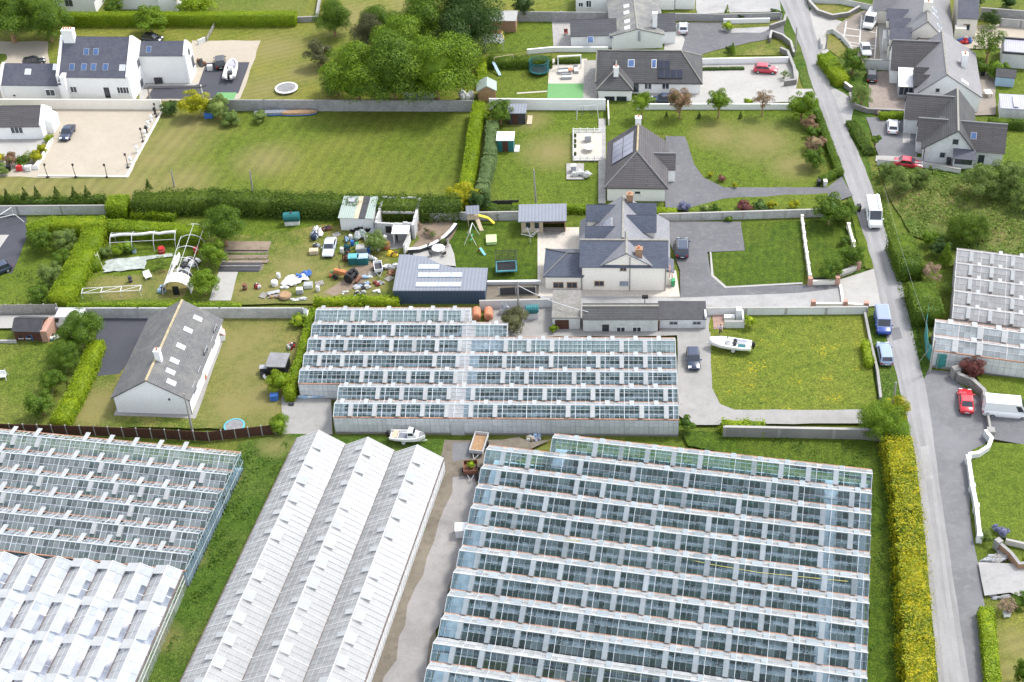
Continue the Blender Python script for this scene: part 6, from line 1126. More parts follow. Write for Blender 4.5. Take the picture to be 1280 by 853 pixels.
# ---- roofless ruin and sheds in the scrap yard
fr = Fr((470, 298), (520, 299)); o = house('ruin', 'roofless grey block shell with broken wall tops', fr, 'ruin'); h = 2.9; dpt = 7
def rwall(x0, x1, y0, y1):
    m = MB(); n = 8; q = random.Random(int(x0 * 9 + y1 * 7)); long_x = (x1 - x0) > (y1 - y0)
    for i in range(n):
        a, b = i / n, (i + 1) / n; hh = h * (1 - .10 * q.random())
        if long_x: m.box(x0 + (x1 - x0) * a, x0 + (x1 - x0) * b, y0, y1, 0, hh)
        else: m.box(x0, x1, y0 + (y1 - y0) * a, y0 + (y1 - y0) * b, 0, hh)
    m.build('wall', MATS['paleblock'], o)
rwall(0, fr.L, dpt - .3, dpt); rwall(0, .35, .3, dpt - .3); rwall(fr.L - .4, fr.L, -.5, dpt - .3); rwall(.36, fr.L - .41, 0, .3); MB().box(.6, fr.L - .6, 3.6, 3.85, 2.0, 2.3).build('beam', MATS['paleconcrete'], o)
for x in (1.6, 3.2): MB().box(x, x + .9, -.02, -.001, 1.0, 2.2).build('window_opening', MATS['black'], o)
fr = Fr((427, 290), (468, 291)); o = house('shed', 'long shed with patched green and black sheet roof', fr, 'shed'); h = 2.6; MB().box(0, fr.L, 0, 4.6, 0, h).build('wall', MATS['whitesheet'], o); sl_ = .12
for i, (a, b, mt) in enumerate(((-.2, 2.2, 'greensheet'), (2.2, 2.9, 'palewood'), (2.9, 3.9, 'charcoal'), (3.9, fr.L + .1, 'greensheet'))): m = MB(); roofslab(m, (a, -.3, h + .01), (b - .01, -.3, h + .01), (b - .01, 4.8, h + .6), (a, 4.8, h + .6), .08 + .01 * i); m.build('roof_sheet', MATS[mt], o)
m = MB(); m.box(.6, 1.7, 3.2, 4.2, h + .55, h + .75); m.build('roof_box', MATS['greypaint'], o)
fr = Fr((493, 308), (511, 308)); o = house('lean_to', 'small open fronted lean to with white sheet roof', fr, 'shed'); MB().box(0, fr.L, 2.0, 2.2, 0, 2.2).build('back_wall', MATS['paleblock'], o); MB().box(-.05, .1, 0, 2, 0, 2.2).build('side_wall', MATS['palewall'], o); m = MB(); roofslab(m, (-.2, -.2, 2.3), (fr.L + .2, -.2, 2.3), (fr.L + .2, 2.4, 2.45), (-.2, 2.4, 2.45), .08); m.build('roof', MATS['whitesheet'], o); MB().box(.5, fr.L - .2, .9, 1.8, 0, 1.5).build('cupboard', MATS['greypaint'], o)
wall('block_wall', 'narrow white wall running from ruin to workshop corner', [(513, 303), (510, 312), (506, 320)], 1.8, .25, 'palewall', 'paleconcrete')
# ---- cottage row and garage
fr = Fr((729, 417), (822, 417)); o = house('cottage', 'low white cottage with grey tiled roof behind the glasshouse', fr, 'cottage'); he = 2.5; k = yroof(fr, 775, 384, 0, he, .5); gable(o, 0, fr.L, 0, 2 * k, he, he + k * .5, 'x', 'greywhite', 'tile', .1, .2, ridge='ridge_pale')
win(o, fr, 757, 412.5, .9, 1.8, 'f', 0, 'darkwood', 'pane', 0, 'door')
for px in (776, 796): win(o, fr, px, 412, 1.2, .9, 'f', 0, 'white')
fr = Fr((824, 413), (881, 413)); o = house('cottage', 'white flat fronted annex with dark felt roof beside the cottage', fr, 'cottage'); he = fr.hit(850, 399, (0, 0, 0), (0, 1, 0)).z; yb = fr.l(850, 379, he + .6)[1]; lean(o, 0, fr.L, 0, yb, he, he + .7, 'greywhite', 'charcoal', .15)
MB().box(fr.L - .1, fr.L + .15, -.1, yb + .2, 0, he + .5).build('parapet', MATS['greywhite'], o)
for px in (842, 871): win(o, fr, px, 404, 1.1, .55, 'f', 0, 'greypaint')
MB().box(-1.3, 0, -.6, 1.5, 0, 2.0).build('porch', MATS['darkwood'], o)
fr = Fr((691, 414), (725, 414)); o = house('garage', 'concrete garage with rusty brown door and mossy flat roof', fr, 'garage'); h = fr.hit(700, 402, (0, 0, 0), (0, 1, 0)).z; h = max(2.2, h); MB().box(0, fr.L, 0, 6, 0, h).build('wall', MATS['palewall'], o); MB().box(-.1, fr.L + .1, -.1, 6.1, h + .002, h + .16).build('roof', MATS['rubble'], o); MB().box(.35, 2.2, -.04, -.001, .05, h - .3).build('garage_door', MATS['darkwood'], o)
# ---- slated bungalow lower left
fr = Fr((148, 518), (240, 521)); o = house('bungalow', 'white bungalow with pale grey slate roof and six white skylights', fr, 'bungalow'); L = fr.L; ap = fr.hit(183, 476, (0, 0, 0), (0, 1, 0)); he = fr.hit(146, 497, (0, 0, 0), (0, 1, 0)).z
gable(o, 0, L, 0, 16.4, he, ap.z, 'y', 'whitewall', 'oldslate', .18, .3, ridge='ridge_tan', off=ap.x); srt = ((L, 0, he + .17), (ap.z - he, 0, L - ap.x))
for px, py in ((247, 398.5), (235, 413), (226, 433.5), (218, 451.5), (213, 465), (214, 478.5)): skyl(o, fr, px, py, .9, 1.25, srt, 'greypaint', 'panewhite')
p = fr.hit(199, 450, srt[0], srt[1]); chimney(o, p.x, p.y, p.z - .6, p.z + 1.5, .75, .7, 'whitewall', 1)
for px, py in ((266, 428), (258, 441), (250, 466), (243, 485), (270, 414)): win(o, fr, px, py, 1.3, 1.3, 'r', L, 'greypaint')
pipe(o, [(L + .05, .1, .05), (L + .05, .1, he)]); MB().box(L * .74, L * .76, -.1, -.001, 2.7, 3.0).build('lamp', MATS['charcoal'], o)
# ---- brown shed by the lane
o, fr = shed('shed', 'dark brown timber shed with felt roof at far left', 'shed', (21, 428), (55, 429), 3.0, 2.0, 2.9, 'darkwood', 'charcoal', 'x', None); MB().box(fr.L, fr.L + .9, -.2, 3.0, 0, 2.2).build('lean_to', MATS['redbrick'], o)
for px in (26, 35): win(o, fr, px, 421, .6, .5, 'f', 0, 'darkwood', mull=0)
win(o, fr, 38, 425, .8, 1.6, 'f', 0, 'blue', 'pane', 0, 'door')
# ---- top right group
fr = Fr((1109, 76), (1187, 80)); o = house('house', 'large pale slate roofed house with dormers and chimneys at top right', fr); L = fr.L; ap = fr.hit(1157, 38, (0, 2, 0), (0, 1, 0)); he = 3.0; cx = max(3.5, min(L - 3.5, ap.x))
hz_ = he + 4.6; pl, r = gable(o, 0, L, 0, 26, he, hz_, 'y', 'creampaint', 'paleslate', .2, .3, ridge='ridge_pale', off=cx); sl, srt = pl['l'], pl['r']
for px, py in ((1114, 22), (1117, 33), (1118, 45)):
    p = fr.hit(px + 8, py, *sl); m = MB(); m.loft([[(x, p.y - 1.7, p.z - 1.2), (x, p.y + 1.7, p.z - 1.2), (x, p.y + 1.7, p.z + .3), (x, p.y, p.z + 1.5), (x, p.y - 1.7, p.z + .3)] for x in (p.x - 1.8, p.x + 1.6)]); d = m.build('dormer', MATS['creampaint'], o); m = MB()
    for ss in (-1, 1): roofslab(m, (p.x - 2.0, p.y + ss * 1.9, p.z + .16), (p.x + 1.7, p.y + ss * 1.9, p.z + .16), (p.x + 1.7, p.y, p.z + 1.52), (p.x - 2.0, p.y, p.z + 1.52), .1)
    m.build('dormer_roof', MATS['slate'], d)
for px, py in ((1164, 14), (1168, 12), (1170, 20), (1174, 33), (1176, 42), (1179, 50)):
    if cx + .6 < fr.hit(px, py, *srt).x < L - .5: skyl(o, fr, px, py, .8, 1.1, srt, 'white', 'panegrey')
chimney(o, cx, 4.5, hz_ - 1.5, hz_ + 1.6, 1.3, 1.0, 'creampaint', 2, 'y'); chimney(o, cx, 19, hz_ - 1.5, hz_ + 1.6, 1.3, 1.0, 'creampaint', 2, 'y'); hip(o, cx - 2.6, cx + 2.2, -1.5, 3, he, he + 2.4, 'creampaint', 'slate', .25, 'y', (1, 0)); win(o, fr, 1153, 53, 1.5, 1.0, 'f', -1.5, 'palewood'); MB().box(-.9, -.02, 3, 6.5, 0, 2.6).build('bay', MATS['offwhite'], o); gable(o, -2.6, 3, 14, 19, he, he + 2.6, 'x', 'creampaint', 'paleslate', .2)
f2 = Fr((1193, 48), (1218, 49)); o = house('house', 'cream house with dark slate roof beyond the yard at top right', f2); gable(o, 0, f2.L, 0, 8, 4.2, 7.0, 'x', 'creampaint', 'slate', .1, .4, ridge='ridge_pale')
MB().box(-.3, 1.6, -1.4, -.02, 0, 2.6).build('porch', MATS['creampaint'], o); win(o, f2, 1208, 34, 1.2, 1.2, 'f', 0, 'palewood')
# white house, gable to camera, conservatory
fr = Fr((1142, 138), (1222, 142)); o = house('house', 'white gabled house with glass roofed porch on its left side', fr); L = fr.L; ap = fr.hit(1184, 94, (0, 0, 0), (0, 1, 0)); he = fr.hit(1143, 118, (0, 0, 0), (0, 1, 0)).z; he = max(3, min(he, 4.5)); gable(o, 0, L, 0, 15, he, ap.z, 'y', 'whitewall', 'paleslate', .2, .2, ridge='ridge_pale', off=ap.x); srt = ((L, 0, he + .17), (ap.z - he, 0, L - ap.x))
yb = 9.5; xw = fr.l(1114, 105, 2)[0]; gable(o, xw, ap.x, yb - 1, yb + 5.5, he, ap.z - .3, 'x', 'whitewall', 'browntile', .15, .3, ridge='ridge_grey')
for yy in (1.8, 4.3): m = MB(); gable(o, -.3, 3.5, yy, yy + 2.2, he + .6, he + 1.9, 'x', 'slate', 'browntile', .05, .1, ridge=None)
for px, py in ((1206, 103),): skyl(o, fr, px, py, .9, 1.4, srt, 'white', 'panewhite')
p = fr.hit(1202, 88, (0, 8, 0), (0, 1, 0)); chimney(o, min(p.x, L - 1), 7, he, ap.z + .2, .9, 1.3, 'whitewall', 2, 'y'); win(o, fr, 1172, 113, .7, .8, 'f', 0, 'offwhite', mull=0)
c = MB(); xw2 = xw + 1.2; c.box(xw2, -.05, 3.6, 8.4, 0, 2.3); cw = c.build('conservatory', MATS['greypaint'], o); m = MB(); roofslab(m, (xw2 - .1, 3.4, 2.32), (-.06, 3.4, 2.32), (-.06, 8.45, 3.2), (xw2 - .1, 8.45, 3.2), .08); m.build('glass_roof', MATS['whitesheet'], cw)
for i in range(3): w0 = xw2 + .15 + i * (-.2 - xw2) / 3; MB().box(w0, w0 + (-.2 - xw2) / 3 - .1, 3.57, 3.599, .8, 2.15).build('window', MATS['pane'], cw)
# white house with grey tiled roofs (third)
fr = Fr((1152, 203), (1214, 208)); o = house('house', 'white house with grey tiled cross gables behind the lane wall', fr); L = fr.L; ap = fr.hit(1198, 164, (0, 0, 0), (0, 1, 0)); he = fr.hit(1157, 185, (0, 0, 0), (0, 1, 0)).z; he = max(2.6, he); gable(o, 0, L, 0, 13, he, ap.z, 'y', 'greywhite', 'tile', .25, .3, ridge='ridge_pale', off=ap.x); cx = ap.x
gable(o, -1.0, cx, 2.6, 6.6, he, he + 2.4, 'x', 'greywhite', 'browntile', .15, .3); gable(o, -3.0, cx, 8.2, 13.4, he + .5, ap.z - .3, 'x', 'greywhite', 'browntile', .15, .3)
xr = fr.l(1251, 208)[0]; pl, r = gable(o, cx + .5, xr, .7, 6.6, he, he + 2.9, 'x', 'greywhite', 'browntile', .2, .3); skyl(o, fr, 1217, 170, .9, 1.1, pl['f'])
for px, py, w_ in ((1194.5, 177.5, .95), (1178, 194, .85)): win(o, fr, px, py, w_, 1.0, 'f', 0, 'greypaint', mull=0)
win(o, fr, 1226, 201, .9, 2.0, 'f', .7, 'charcoal', mull=0, name='door'); bx0 = fr.l(1190, 209)[0]; b_ = MB().box(bx0, bx0 + 2.9, -1.4, -.01, 0, 2.0).build('bay', MATS['greywhite'], o); MB().box(bx0 + .15, bx0 + 2.75, -1.43, -1.401, 1.05, 1.85).build('bay_window', MATS['pane'], b_); m = MB(); roofslab(m, (bx0 - .2, -1.65, 2.02), (bx0 + 3.1, -1.65, 2.02), (bx0 + 3.1, -.02, 2.9), (bx0 - .2, -.02, 2.9), .1); m.build('bay_roof', MATS['slate'], b_)
pipe(o, [(.15, -.08, .05), (.15, -.08, he)]); p = fr.hit(1178, 150, ((0, 0, he + .17)), (-(ap.z - he), 0, cx)); MB().box(p.x - .5, p.x + .5, p.y - .5, p.y + .5, p.z - .3, p.z + .35).build('roof_vent', MATS['charcoal'], o)
# ---- sheds
o, fr = shed('shed', 'pale blue painted shed with dark felt roof at the right', 'shed', (1243, 109), (1266, 111), 2.6, 2.0, 2.7, 'bluepale', 'charcoal')
fr = Fr((1250, 84), (1300, 88)); o = house('outbuilding', 'flat grey roofed outbuilding with black parapet at right edge', fr, 'outbuilding'); MB().box(0, fr.L, 0, 5.5, 0, 2.6).build('wall', MATS['palewall'], o); MB().box(.35, fr.L, .35, 5.2, 2.6, 2.66).build('roof', MATS['lilacsheet'], o); m = MB(); m.box(-.1, fr.L, -.1, .2, 2.602, 2.95); m.box(-.1, fr.L, 5.3, 5.6, 2.602, 2.95); m.box(-.1, .2, .21, 5.29, 2.602, 2.95); m.build('parapet', MATS['charcoal'], o)
o, fr = shed('shed', 'lilac corrugated roofed shed with pale roof light at right edge', 'shed', (1249, 150), (1300, 153), 4.2, 2.1, 2.1, 'greywhite', 'lilacsheet'); MB().box(1.9, 2.7, .2, 3.8, 2.42, 2.5).build('roof_light', MATS['panewhite'], o)
o, fr = shed('shed', 'brick red shed with grey flat roof at the top', 'shed', (611, 41), (645, 41), 3.6, 2.3, 2.3, 'brownbrick', 'fibrecement')
o, fr = shed('shed', 'small garden shed with pale green gabled roof', 'shed', (598, 127), (620, 126), 3.0, 1.9, 2.8, 'wood', 'greensheet', 'y')
o, fr = shed('shed', 'dark garden shed with blue grey sheet roof behind the lawn', 'shed', (636, 156), (657, 156), 2.6, 2.1, 2.1, 'charcoal', 'bluesheet', door=.4); MB().box(fr.L + .2, fr.L + 1.0, -.2, 2.6, 0, .25).build('step', MATS['palewood'], o)
o, fr = shed('shed', 'teal garden shed with white roof on the lawn', 'shed', (622, 190), (642, 190), 2.2, 2.1, 2.1, 'tealsheet', 'whitesheet', door=.5); MB().box(fr.L + .1, fr.L + .9, -.2, 1.8, 0, .2).build('step', MATS['palewall'], o)
o, fr = shed('shed', 'derelict dark shed with grey felt roof by the hedge', 'shed', (336, 473), (358, 474), 2.6, 2.0, 2.1, 'black', 'midgrey')
o, fr = shed('barbecue_shelter', 'small block barbecue enclosure open to the lawn', 'shelter', (905, 413), (930, 413), .25, 1.3, 1.3, 'palewall', 'paleconcrete', ov=.02); m = MB(); m.box(fr.L - .25, fr.L, .27, 2.6, 0, 1.5); m.build('side_wall', MATS['palewall'], o); MB().box(fr.L - 1.0, fr.L - .27, 1.4, 2.4, 0, 2.2).build('chimney_stack', MATS['palewall'], o); MB().box(.1, fr.L - 1.1, 1.6, 2.3, 0, .9).build('worktop', MATS['whitesheet'], o)
patch('paving', [(890, 396), (905, 396), (904, 413), (892, 415)], 'redpave', 0)
fence('metal_fence', 'dark grey panel gates below the trampoline lawn', [(625, 371), (645, 370), (670, 370)], 1.5, 'charcoal', 'greypaint', 3.0)
# ================================================================ GREENHOUSES
class FrA(Fr):
    def __init__(s, o, a): s.o = o; s.a = a; s.L = 0; s.u = (math.cos(a), math.sin(a)); s.v = (-s.u[1], s.u[0])
# mid glasshouse behind the boat
fm = Fr((420, 542), (847.3, 545.5)); W_ = 3.18
greenhouse('long low glasshouse with clear roof rows and a white central path', fm, [(i * W_, 0 if i < 2 else -5.5, 42.6 if i < 5 else 20.6 if i == 5 else 15.4) for i in range(7)], W_, 2.75, 3.55, 'g_chalk', 'g_clear', .60, 3,
           (('s', 5, 3, 1, 1.70, 7, .3), ('n', 5, 1, 1, .9, 22, .2)), path=(14.4, 16.2), main=5)
floor(fm, -5.4, 42.5, 6.4, 15.8); floor(fm, .1, 42.5, .1, 6.3); floor(fm, -5.4, 20.5, 15.9, 19); floor(fm, -5.4, 15.3, 19.1, 22.2)
for i in range(7):
    for d in (.9, 2.3): croprow(fm, i * W_ + d, (.6 if i < 2 else -5) , 13.8, .65, .9, 'dark leafy crop row under the glass left of the central path', 'crop rows in the long low glasshouse')
    if i < 5:
        for d in (.9, 2.3): croprow(fm, i * W_ + d, 17, 42, .65, .9, 'dark leafy crop row under the glass right of the central path', 'crop rows right of the path in the long low glasshouse')
# big glasshouse, lower right
fb = Fr((690, 545), (1088, 590), 2.8); WB = 3.275
SB = [(-2.86 - WB * i, .3 if i == 0 else -7.25 + i * .14, 37.75) for i in range(10)]
greenhouse('largest glasshouse with dark crop rows showing through clear glass', fb, SB, WB, 2.75, 3.6, 'g_white', 'g_clear', .62, 2,
           (('s', 5, 3, 1, 1.8, 6, .2), ('n', 5, 4, 1, 1.0, 13, .1), ('n', 5, 1, 2, 1.1, 4, .3)), main=5, sidewall='g_clear', hbar=.005, sbar=.006, mbar=.026, vmat='g_pale')
SB2 = [(-35.6 - WB * i, -6.0 + i * .14, 37.9) for i in range(3)]
greenhouse('clear glasshouse at the bottom edge beyond a weedy gap', fb, SB2[:], WB, 2.75, 3.6, 'g_white', 'g_clear', .62, 2, (('s', 5, 3, 1, 1.8, 6, .2), ('n', 5, 4, 1, 1.0, 13, .1)), main=5, sidewall='g_clear', hbar=.005, sbar=.006, mbar=.026, vmat='g_pale')
floor(fb, .4, 37.6, -2.8, .3); floor(fb, -6.6, 37.6, -32.3, -2.9); floor(fb, -5.8, 37.7, -42, -32.5)
for i in range(10):
    y0 = SB[i][0]
    for d in (.75, 2.3): croprow(fb, y0 + d, SB[i][1] + 1.6, 32.6, .78, .95, 'dense dark green crop row under the largest glasshouse', 'crop rows in the largest glasshouse'); croprow(fb, y0 + d, 34.2, 36.6, .78, .95, 'short end piece of crop row beyond the aisle of the largest glasshouse', 'short crop rows at the end of the largest glasshouse')
for i in range(2):
    for d in (.75, 2.3): croprow(fb, SB2[i][0] + d, SB2[i][1] + 1.6, 36.6, .78, .95, 'dense dark green crop row in the bottom edge glasshouse', 'crop rows in the bottom edge glasshouse')
hedge('weed_strip', 'yellow green weeds growing in the gap between two glasshouses', [fb.w(-4, -33.6), fb.w(37, -33.6)], .7, 1.1, 'l_grass', .3, 10, .2, 'weeds', world=True, lump=.3)
def hose(label, pts, z, r=.03, mat='hosepale'):
    q = [(*P(*p, z), z) for p in pts]; o = MB().tube([(a[0] - q[0][0], a[1] - q[0][1], a[2]) for a in q], r).build('hose', MATS[mat], None, True, True, (q[0][0], q[0][1], 0)); tag(o, label, 'hose')
hose('yellow hose lying along the top roof row of the largest glasshouse', [(700, 549), (780, 557), (850, 567), (900, 571), (950, 580), (1000, 583), (1060, 590)], 3.3); hose('yellow hose sagging across the middle roof rows of the largest glasshouse', [(606, 663), (660, 672), (720, 676), (760, 686), (840, 695), (890, 706), (950, 716), (1010, 722), (1060, 727)], 3.45); hose('bright yellow hose along the weedy gap between glasshouses', [(562, 808), (620, 815), (680, 825), (760, 838), (830, 850)], 1.4, .06)
# clear greenhouse, left
fc = Fr((0, 541), (300, 570), 3); WC = 3.2
greenhouse('clear glasshouse at the left with bluish panes and white roof vents', fc, [(-WC * (i + 1) + .6, -9, 31.2) for i in range(6)], WC, 3.0, 3.85, 'g_bluish', 'g_dull', .64, 2,
           (('n', 5, 2, 1, 1.5, 26, .04), ('s', 5, 3, 1, 1.3, 5, .6)), main=5, walls='g_clear', gut='gutterrust', hbar=.02, vmat='g_vent')
floor(fc, -9, 31.1, -18.6, .5, 'whitefloor')
for i in range(6):
    for d in (.8, 2.3): croprow(fc, -WC * (i + 1) + .6 + d, -8, 30, .8, 1.2, 'low dark crop row under the left clear glasshouse', 'crop rows in the left clear glasshouse')
# whitewashed multi-span below it (ridges run towards the camera)
o_ = fc.w(31.0, -18.7); fw_ = FrA(o_, fc.a - math.pi / 2 + math.radians(2.0))
greenhouse('whitewashed multi ridge glasshouse in the bottom left corner', fw_, [(-3.2 * (i + 1), 0, 26) for i in range(12)], 3.2, 2.95, 3.75, 'g_bluepale', 'g_wash', 1.3, 2,
           (('n', 4, 2, 2, 1.1, 16, .1), ('s', 4, 0, 1, 1.25, 20, .05)), main=3, walls='g_clear', gut='gutterdark', bar='barwhite', hbar=.012, sbar=.01, vmat='g_vent', sidewall='g_dull')
floor(fw_, 0, 26, -38, -.1, 'whitefloor')
# three tall whitewashed spans
ft0 = Fr((360, 550), (553, 580), 2.5); ot = ft0.w(.95, .45); ft = FrA(ot, ft0.a - math.pi / 2 + math.radians(3.0))
greenhouse('three long whitewashed glasshouse spans with many open ridge vents', ft, [(0, 0, 45), (6.25, .2, 45), (12.5, .55, 45)], 6.25, 2.5, 4.25, 'g_wash', 'g_wash', .75, 4,
           (('n', 4, 2, 2, 1.15, 9, .08), ('s', 4, 2, 1, 1.0, 9, .25)), main=4, walls='g_wall', gut='gutterdark', bar='barwhite', hbar=.008, sbar=.008, vmat='g_vent', sidewall='g_wall')
floor(ft, 0, 45, .1, 18.6, 'concrete')
# whitewashed greenhouse at the right edge
fr_ = Fr((1195.6, 309), (1280, 319), 3)
greenhouse('grey whitewashed glasshouse at the right edge with five roof rows', fr_, [(-3.27 * (i + 1), .1, 22) for i in range(5)], 3.27, 2.8, 3.65, 'g_white', 'g_chalk', .55, 2, (('s', 5, 3, 1, 1.6, 6, .3), ('n', 5, 5, 1, .9, 20, .3)), main=6, walls='g_wall', gut='gutterdark', bar='barred', hbar=.015)
greenhouse('low whitewashed glasshouse in front of the right edge one', fr_, [(-20.25, -2, 22), (-23.5, -2, 22)], 3.25, 2.8, 3.6, 'g_white', 'g_pale', .75, 2, (('s', 4, 3, 1, 1.7, 5, .3), ('n', 4, 2, 1, 1.0, 20, .2)), main=4, walls='g_wall', gut='gutterrust', bar='barred', hbar=.02)
floor(fr_, 0, 22, -16.3, 0, 'concrete'); floor(fr_, -2, 22, -23.5, -17, 'concrete')
pts = [(1158, 398), (1155, 420), (1157, 446), (1170, 461), (1210, 462)]; q = wpts(pts); m = MB(); o0 = q[0]
for a, b in zip(q, q[1:]): c, d = Vector(a) - Vector(o0), Vector(b) - Vector(o0); n_ = Vector((-(d - c).y, (d - c).x)).normalized() * .05; m.hexa([(c.x, c.y, .05), (d.x, d.y, .05), (d.x + n_.x, d.y + n_.y, .05), (c.x + n_.x, c.y + n_.y, .05), (c.x, c.y, 2.4), (d.x, d.y, 2.3), (d.x + n_.x, d.y + n_.y, 2.3), (c.x + n_.x, c.y + n_.y, 2.4)])
o = thing('windbreak_netting', 'teal green windbreak netting round the greenhouse corner', 'netting', (o0[0], o0[1], 0)); m.build('netting', MATS['netteal'], o)
for p in q: MB().tube([(p[0] - o0[0], p[1] - o0[1] - .1, 0), (p[0] - o0[0], p[1] - o0[1] - .1, 2.6)], .05).build('post', MATS['greywood'], o)
# ================================================================ VEHICLES, BOATS
car('dark navy saloon parked on the pale gravel courtyard', 84, 165, -7, 12, 'p_navy', 'saloon'); car('black estate car parked beside the grey inflatable boat', 275, 76, -1, -10, 'p_black', 'suv'); car('small silver and black car at the back of the top driveway', 854, 34, 0, -10, 'p_silver', 'hatch', roofmat='p_silver'); car('bright red hatchback parked in the pale concrete yard', 957, 86, 10, .6, 'p_crimson', 'hatch'); car('dark blue car half hidden behind the young trees', 829, 123.5, -10, 0, 'p_navy', 'hatch')
car('white van parked at the top of the marked car park', 1089, 24, -7, 12, 'p_white', 'campervan'); car('silver saloon in the marked car park bay', 1082, 61.5, 3.5, 12, 'p_silver', 'saloon'); car('black small car on the brown paved yard', 1090, 94.5, 0, -10, 'p_black', 'hatch'); car('white hatchback in the grey parking yard', 1116, 158, 0, -10, 'p_white', 'hatch'); car('crimson saloon parked along the lane wall', 1136, 203, 10, 1.2, 'p_crimson', 'saloon')
car('navy estate with silver roof rails parked beside the cream house', 853, 309.5, 0, -10, 'p_navy', 'suv', rails=True); v = car('tall white panel van driving down the road', 1092.5, 266, 2.2, 12, 'p_white', 'van'); MB().tube([(-.55, -2.6, 2.72), (-.55, 1.2, 2.72)], .13, 0, 8).build('roof_tube', MATS['offwhite'], v); car('deep blue van parked on the grass verge', 1103.5, 401, 2, 12, 'p_blue', 'smallvan', roofmat='p_bluesheen'); car('light blue grey saloon parked behind the blue van', 1106, 441, -2.5, -12, 'p_ltblue', 'estate'); car('bright red saloon on the wide tarmac apron', 1207.5, 500.5, -1.2, -12, 'p_red', 'saloon')
car('white panel van on the drive at the right edge', 1260, 509, 12, 1, 'p_white', 'van'); car('dark navy hatchback on the concrete drive beside the glasshouse', 866.5, 450, 1, 12, 'p_navy', 'hatch'); car('old pale silver saloon in the scrap yard grass', 412, 310, -3, 12, 'p_silver', 'saloon'); car('white van behind the tree by the brown shed', 84, 399, -10, 0, 'p_white', 'campervan'); car('dark car at the left edge of the asphalt drive', -3, 339, -10, 4, 'p_navy', 'hatch'); car('dark car hidden behind the long white house', 190, 47, 10, 1, 'p_black', 'hatch')
car('grey car behind the white house extension', 42, 76, 10, -2, 'p_black', 'hatch')
boat('white cabin boat with blue deck on the grass behind the glasshouse', 510, 549, 10, .6, 4.4, 1.8, 'cabin'); boat('white open motor boat on its trailer on the buttercup lawn', 912, 433, -12, -1.5, 5.6, 2.1, 'open'); boat('grey inflatable boat with black outboard on the dark drive', 289, 88, 3.2, -12, 6.0, 2.2, 'rib')
trailer('galvanised flat trailer with brown bed by the mud track', 599, 557, -4, 12, 3.4, 1.7, 'galv', 'wood'); t = trailer('small orange red trailer carrying cut greenery', 588.5, 588, 0, 10, 1.9, 1.7, 'rust', 'rust', hgt=.5); plant('cut_greenery', 'pile of cut greenery in the orange trailer', 589, 583.5, 5, 'l_hedge', 'small', 'greenery', trunk=False, hc=1.0)
trailer('cluttered utility trailer in the scrap yard', 473, 336, 2, 12, 2.2, 1.2, 'white', 'charcoal')
# tractor
x, y, a = at(433, 345, -12, -3, .8); o = thing('tractor', 'old dark tractor with orange front in the scrap yard', 'tractor', (x, y, gz(x, y)), a); m = MB(); m.obox(0, .9, .7, 1.25, .7, 1.9, 0, 0, .85); m.build('bonnet', MATS['orange'], o); MB().obox(0, -.7, .7, 1.1, 1.0, 1.2).build('body', MATS['charcoal'], o); MB().box(-.3, .3, -1.1, -.5, 1.15, 1.5).build('seat', MATS['black'], o); MB().tube([(.25, 1.2, 1.2), (.25, 1.2, 2.0)], .05).build('exhaust', MATS['charcoal'], o)
for sx in (-1, 1):
    for yy, r, wd in ((-.8, .72, .38), (1.4, .42, .24)): m = MB(); m.loft([[(sx * .75 + c, yy + k * math.cos(j * .4), r + k * math.sin(j * .4)) for j in range(16)] for k, c in ((r * .5, -wd / 2), (r, -wd / 2), (r, wd / 2), (r * .5, wd / 2))]); m.build('wheel', MATS['rubber'], o)
m = MB(); m.tube([(-.5, -1.2, 1.1), (-.5, -1.2, 2.2), (.5, -1.2, 2.2), (.5, -1.2, 1.1)], .05); m.build('roll_bar', MATS['charcoal'], o); m = MB(); m.box(-.7, .7, -2.1, -1.7, .3, .5); m.tube([(-.4, -1.3, .6), (-.4, -1.9, .45)], .05); m.tube([(.4, -1.3, .6), (.4, -1.9, .45)], .05); m.build('rear_linkage', MATS['rust'], o)
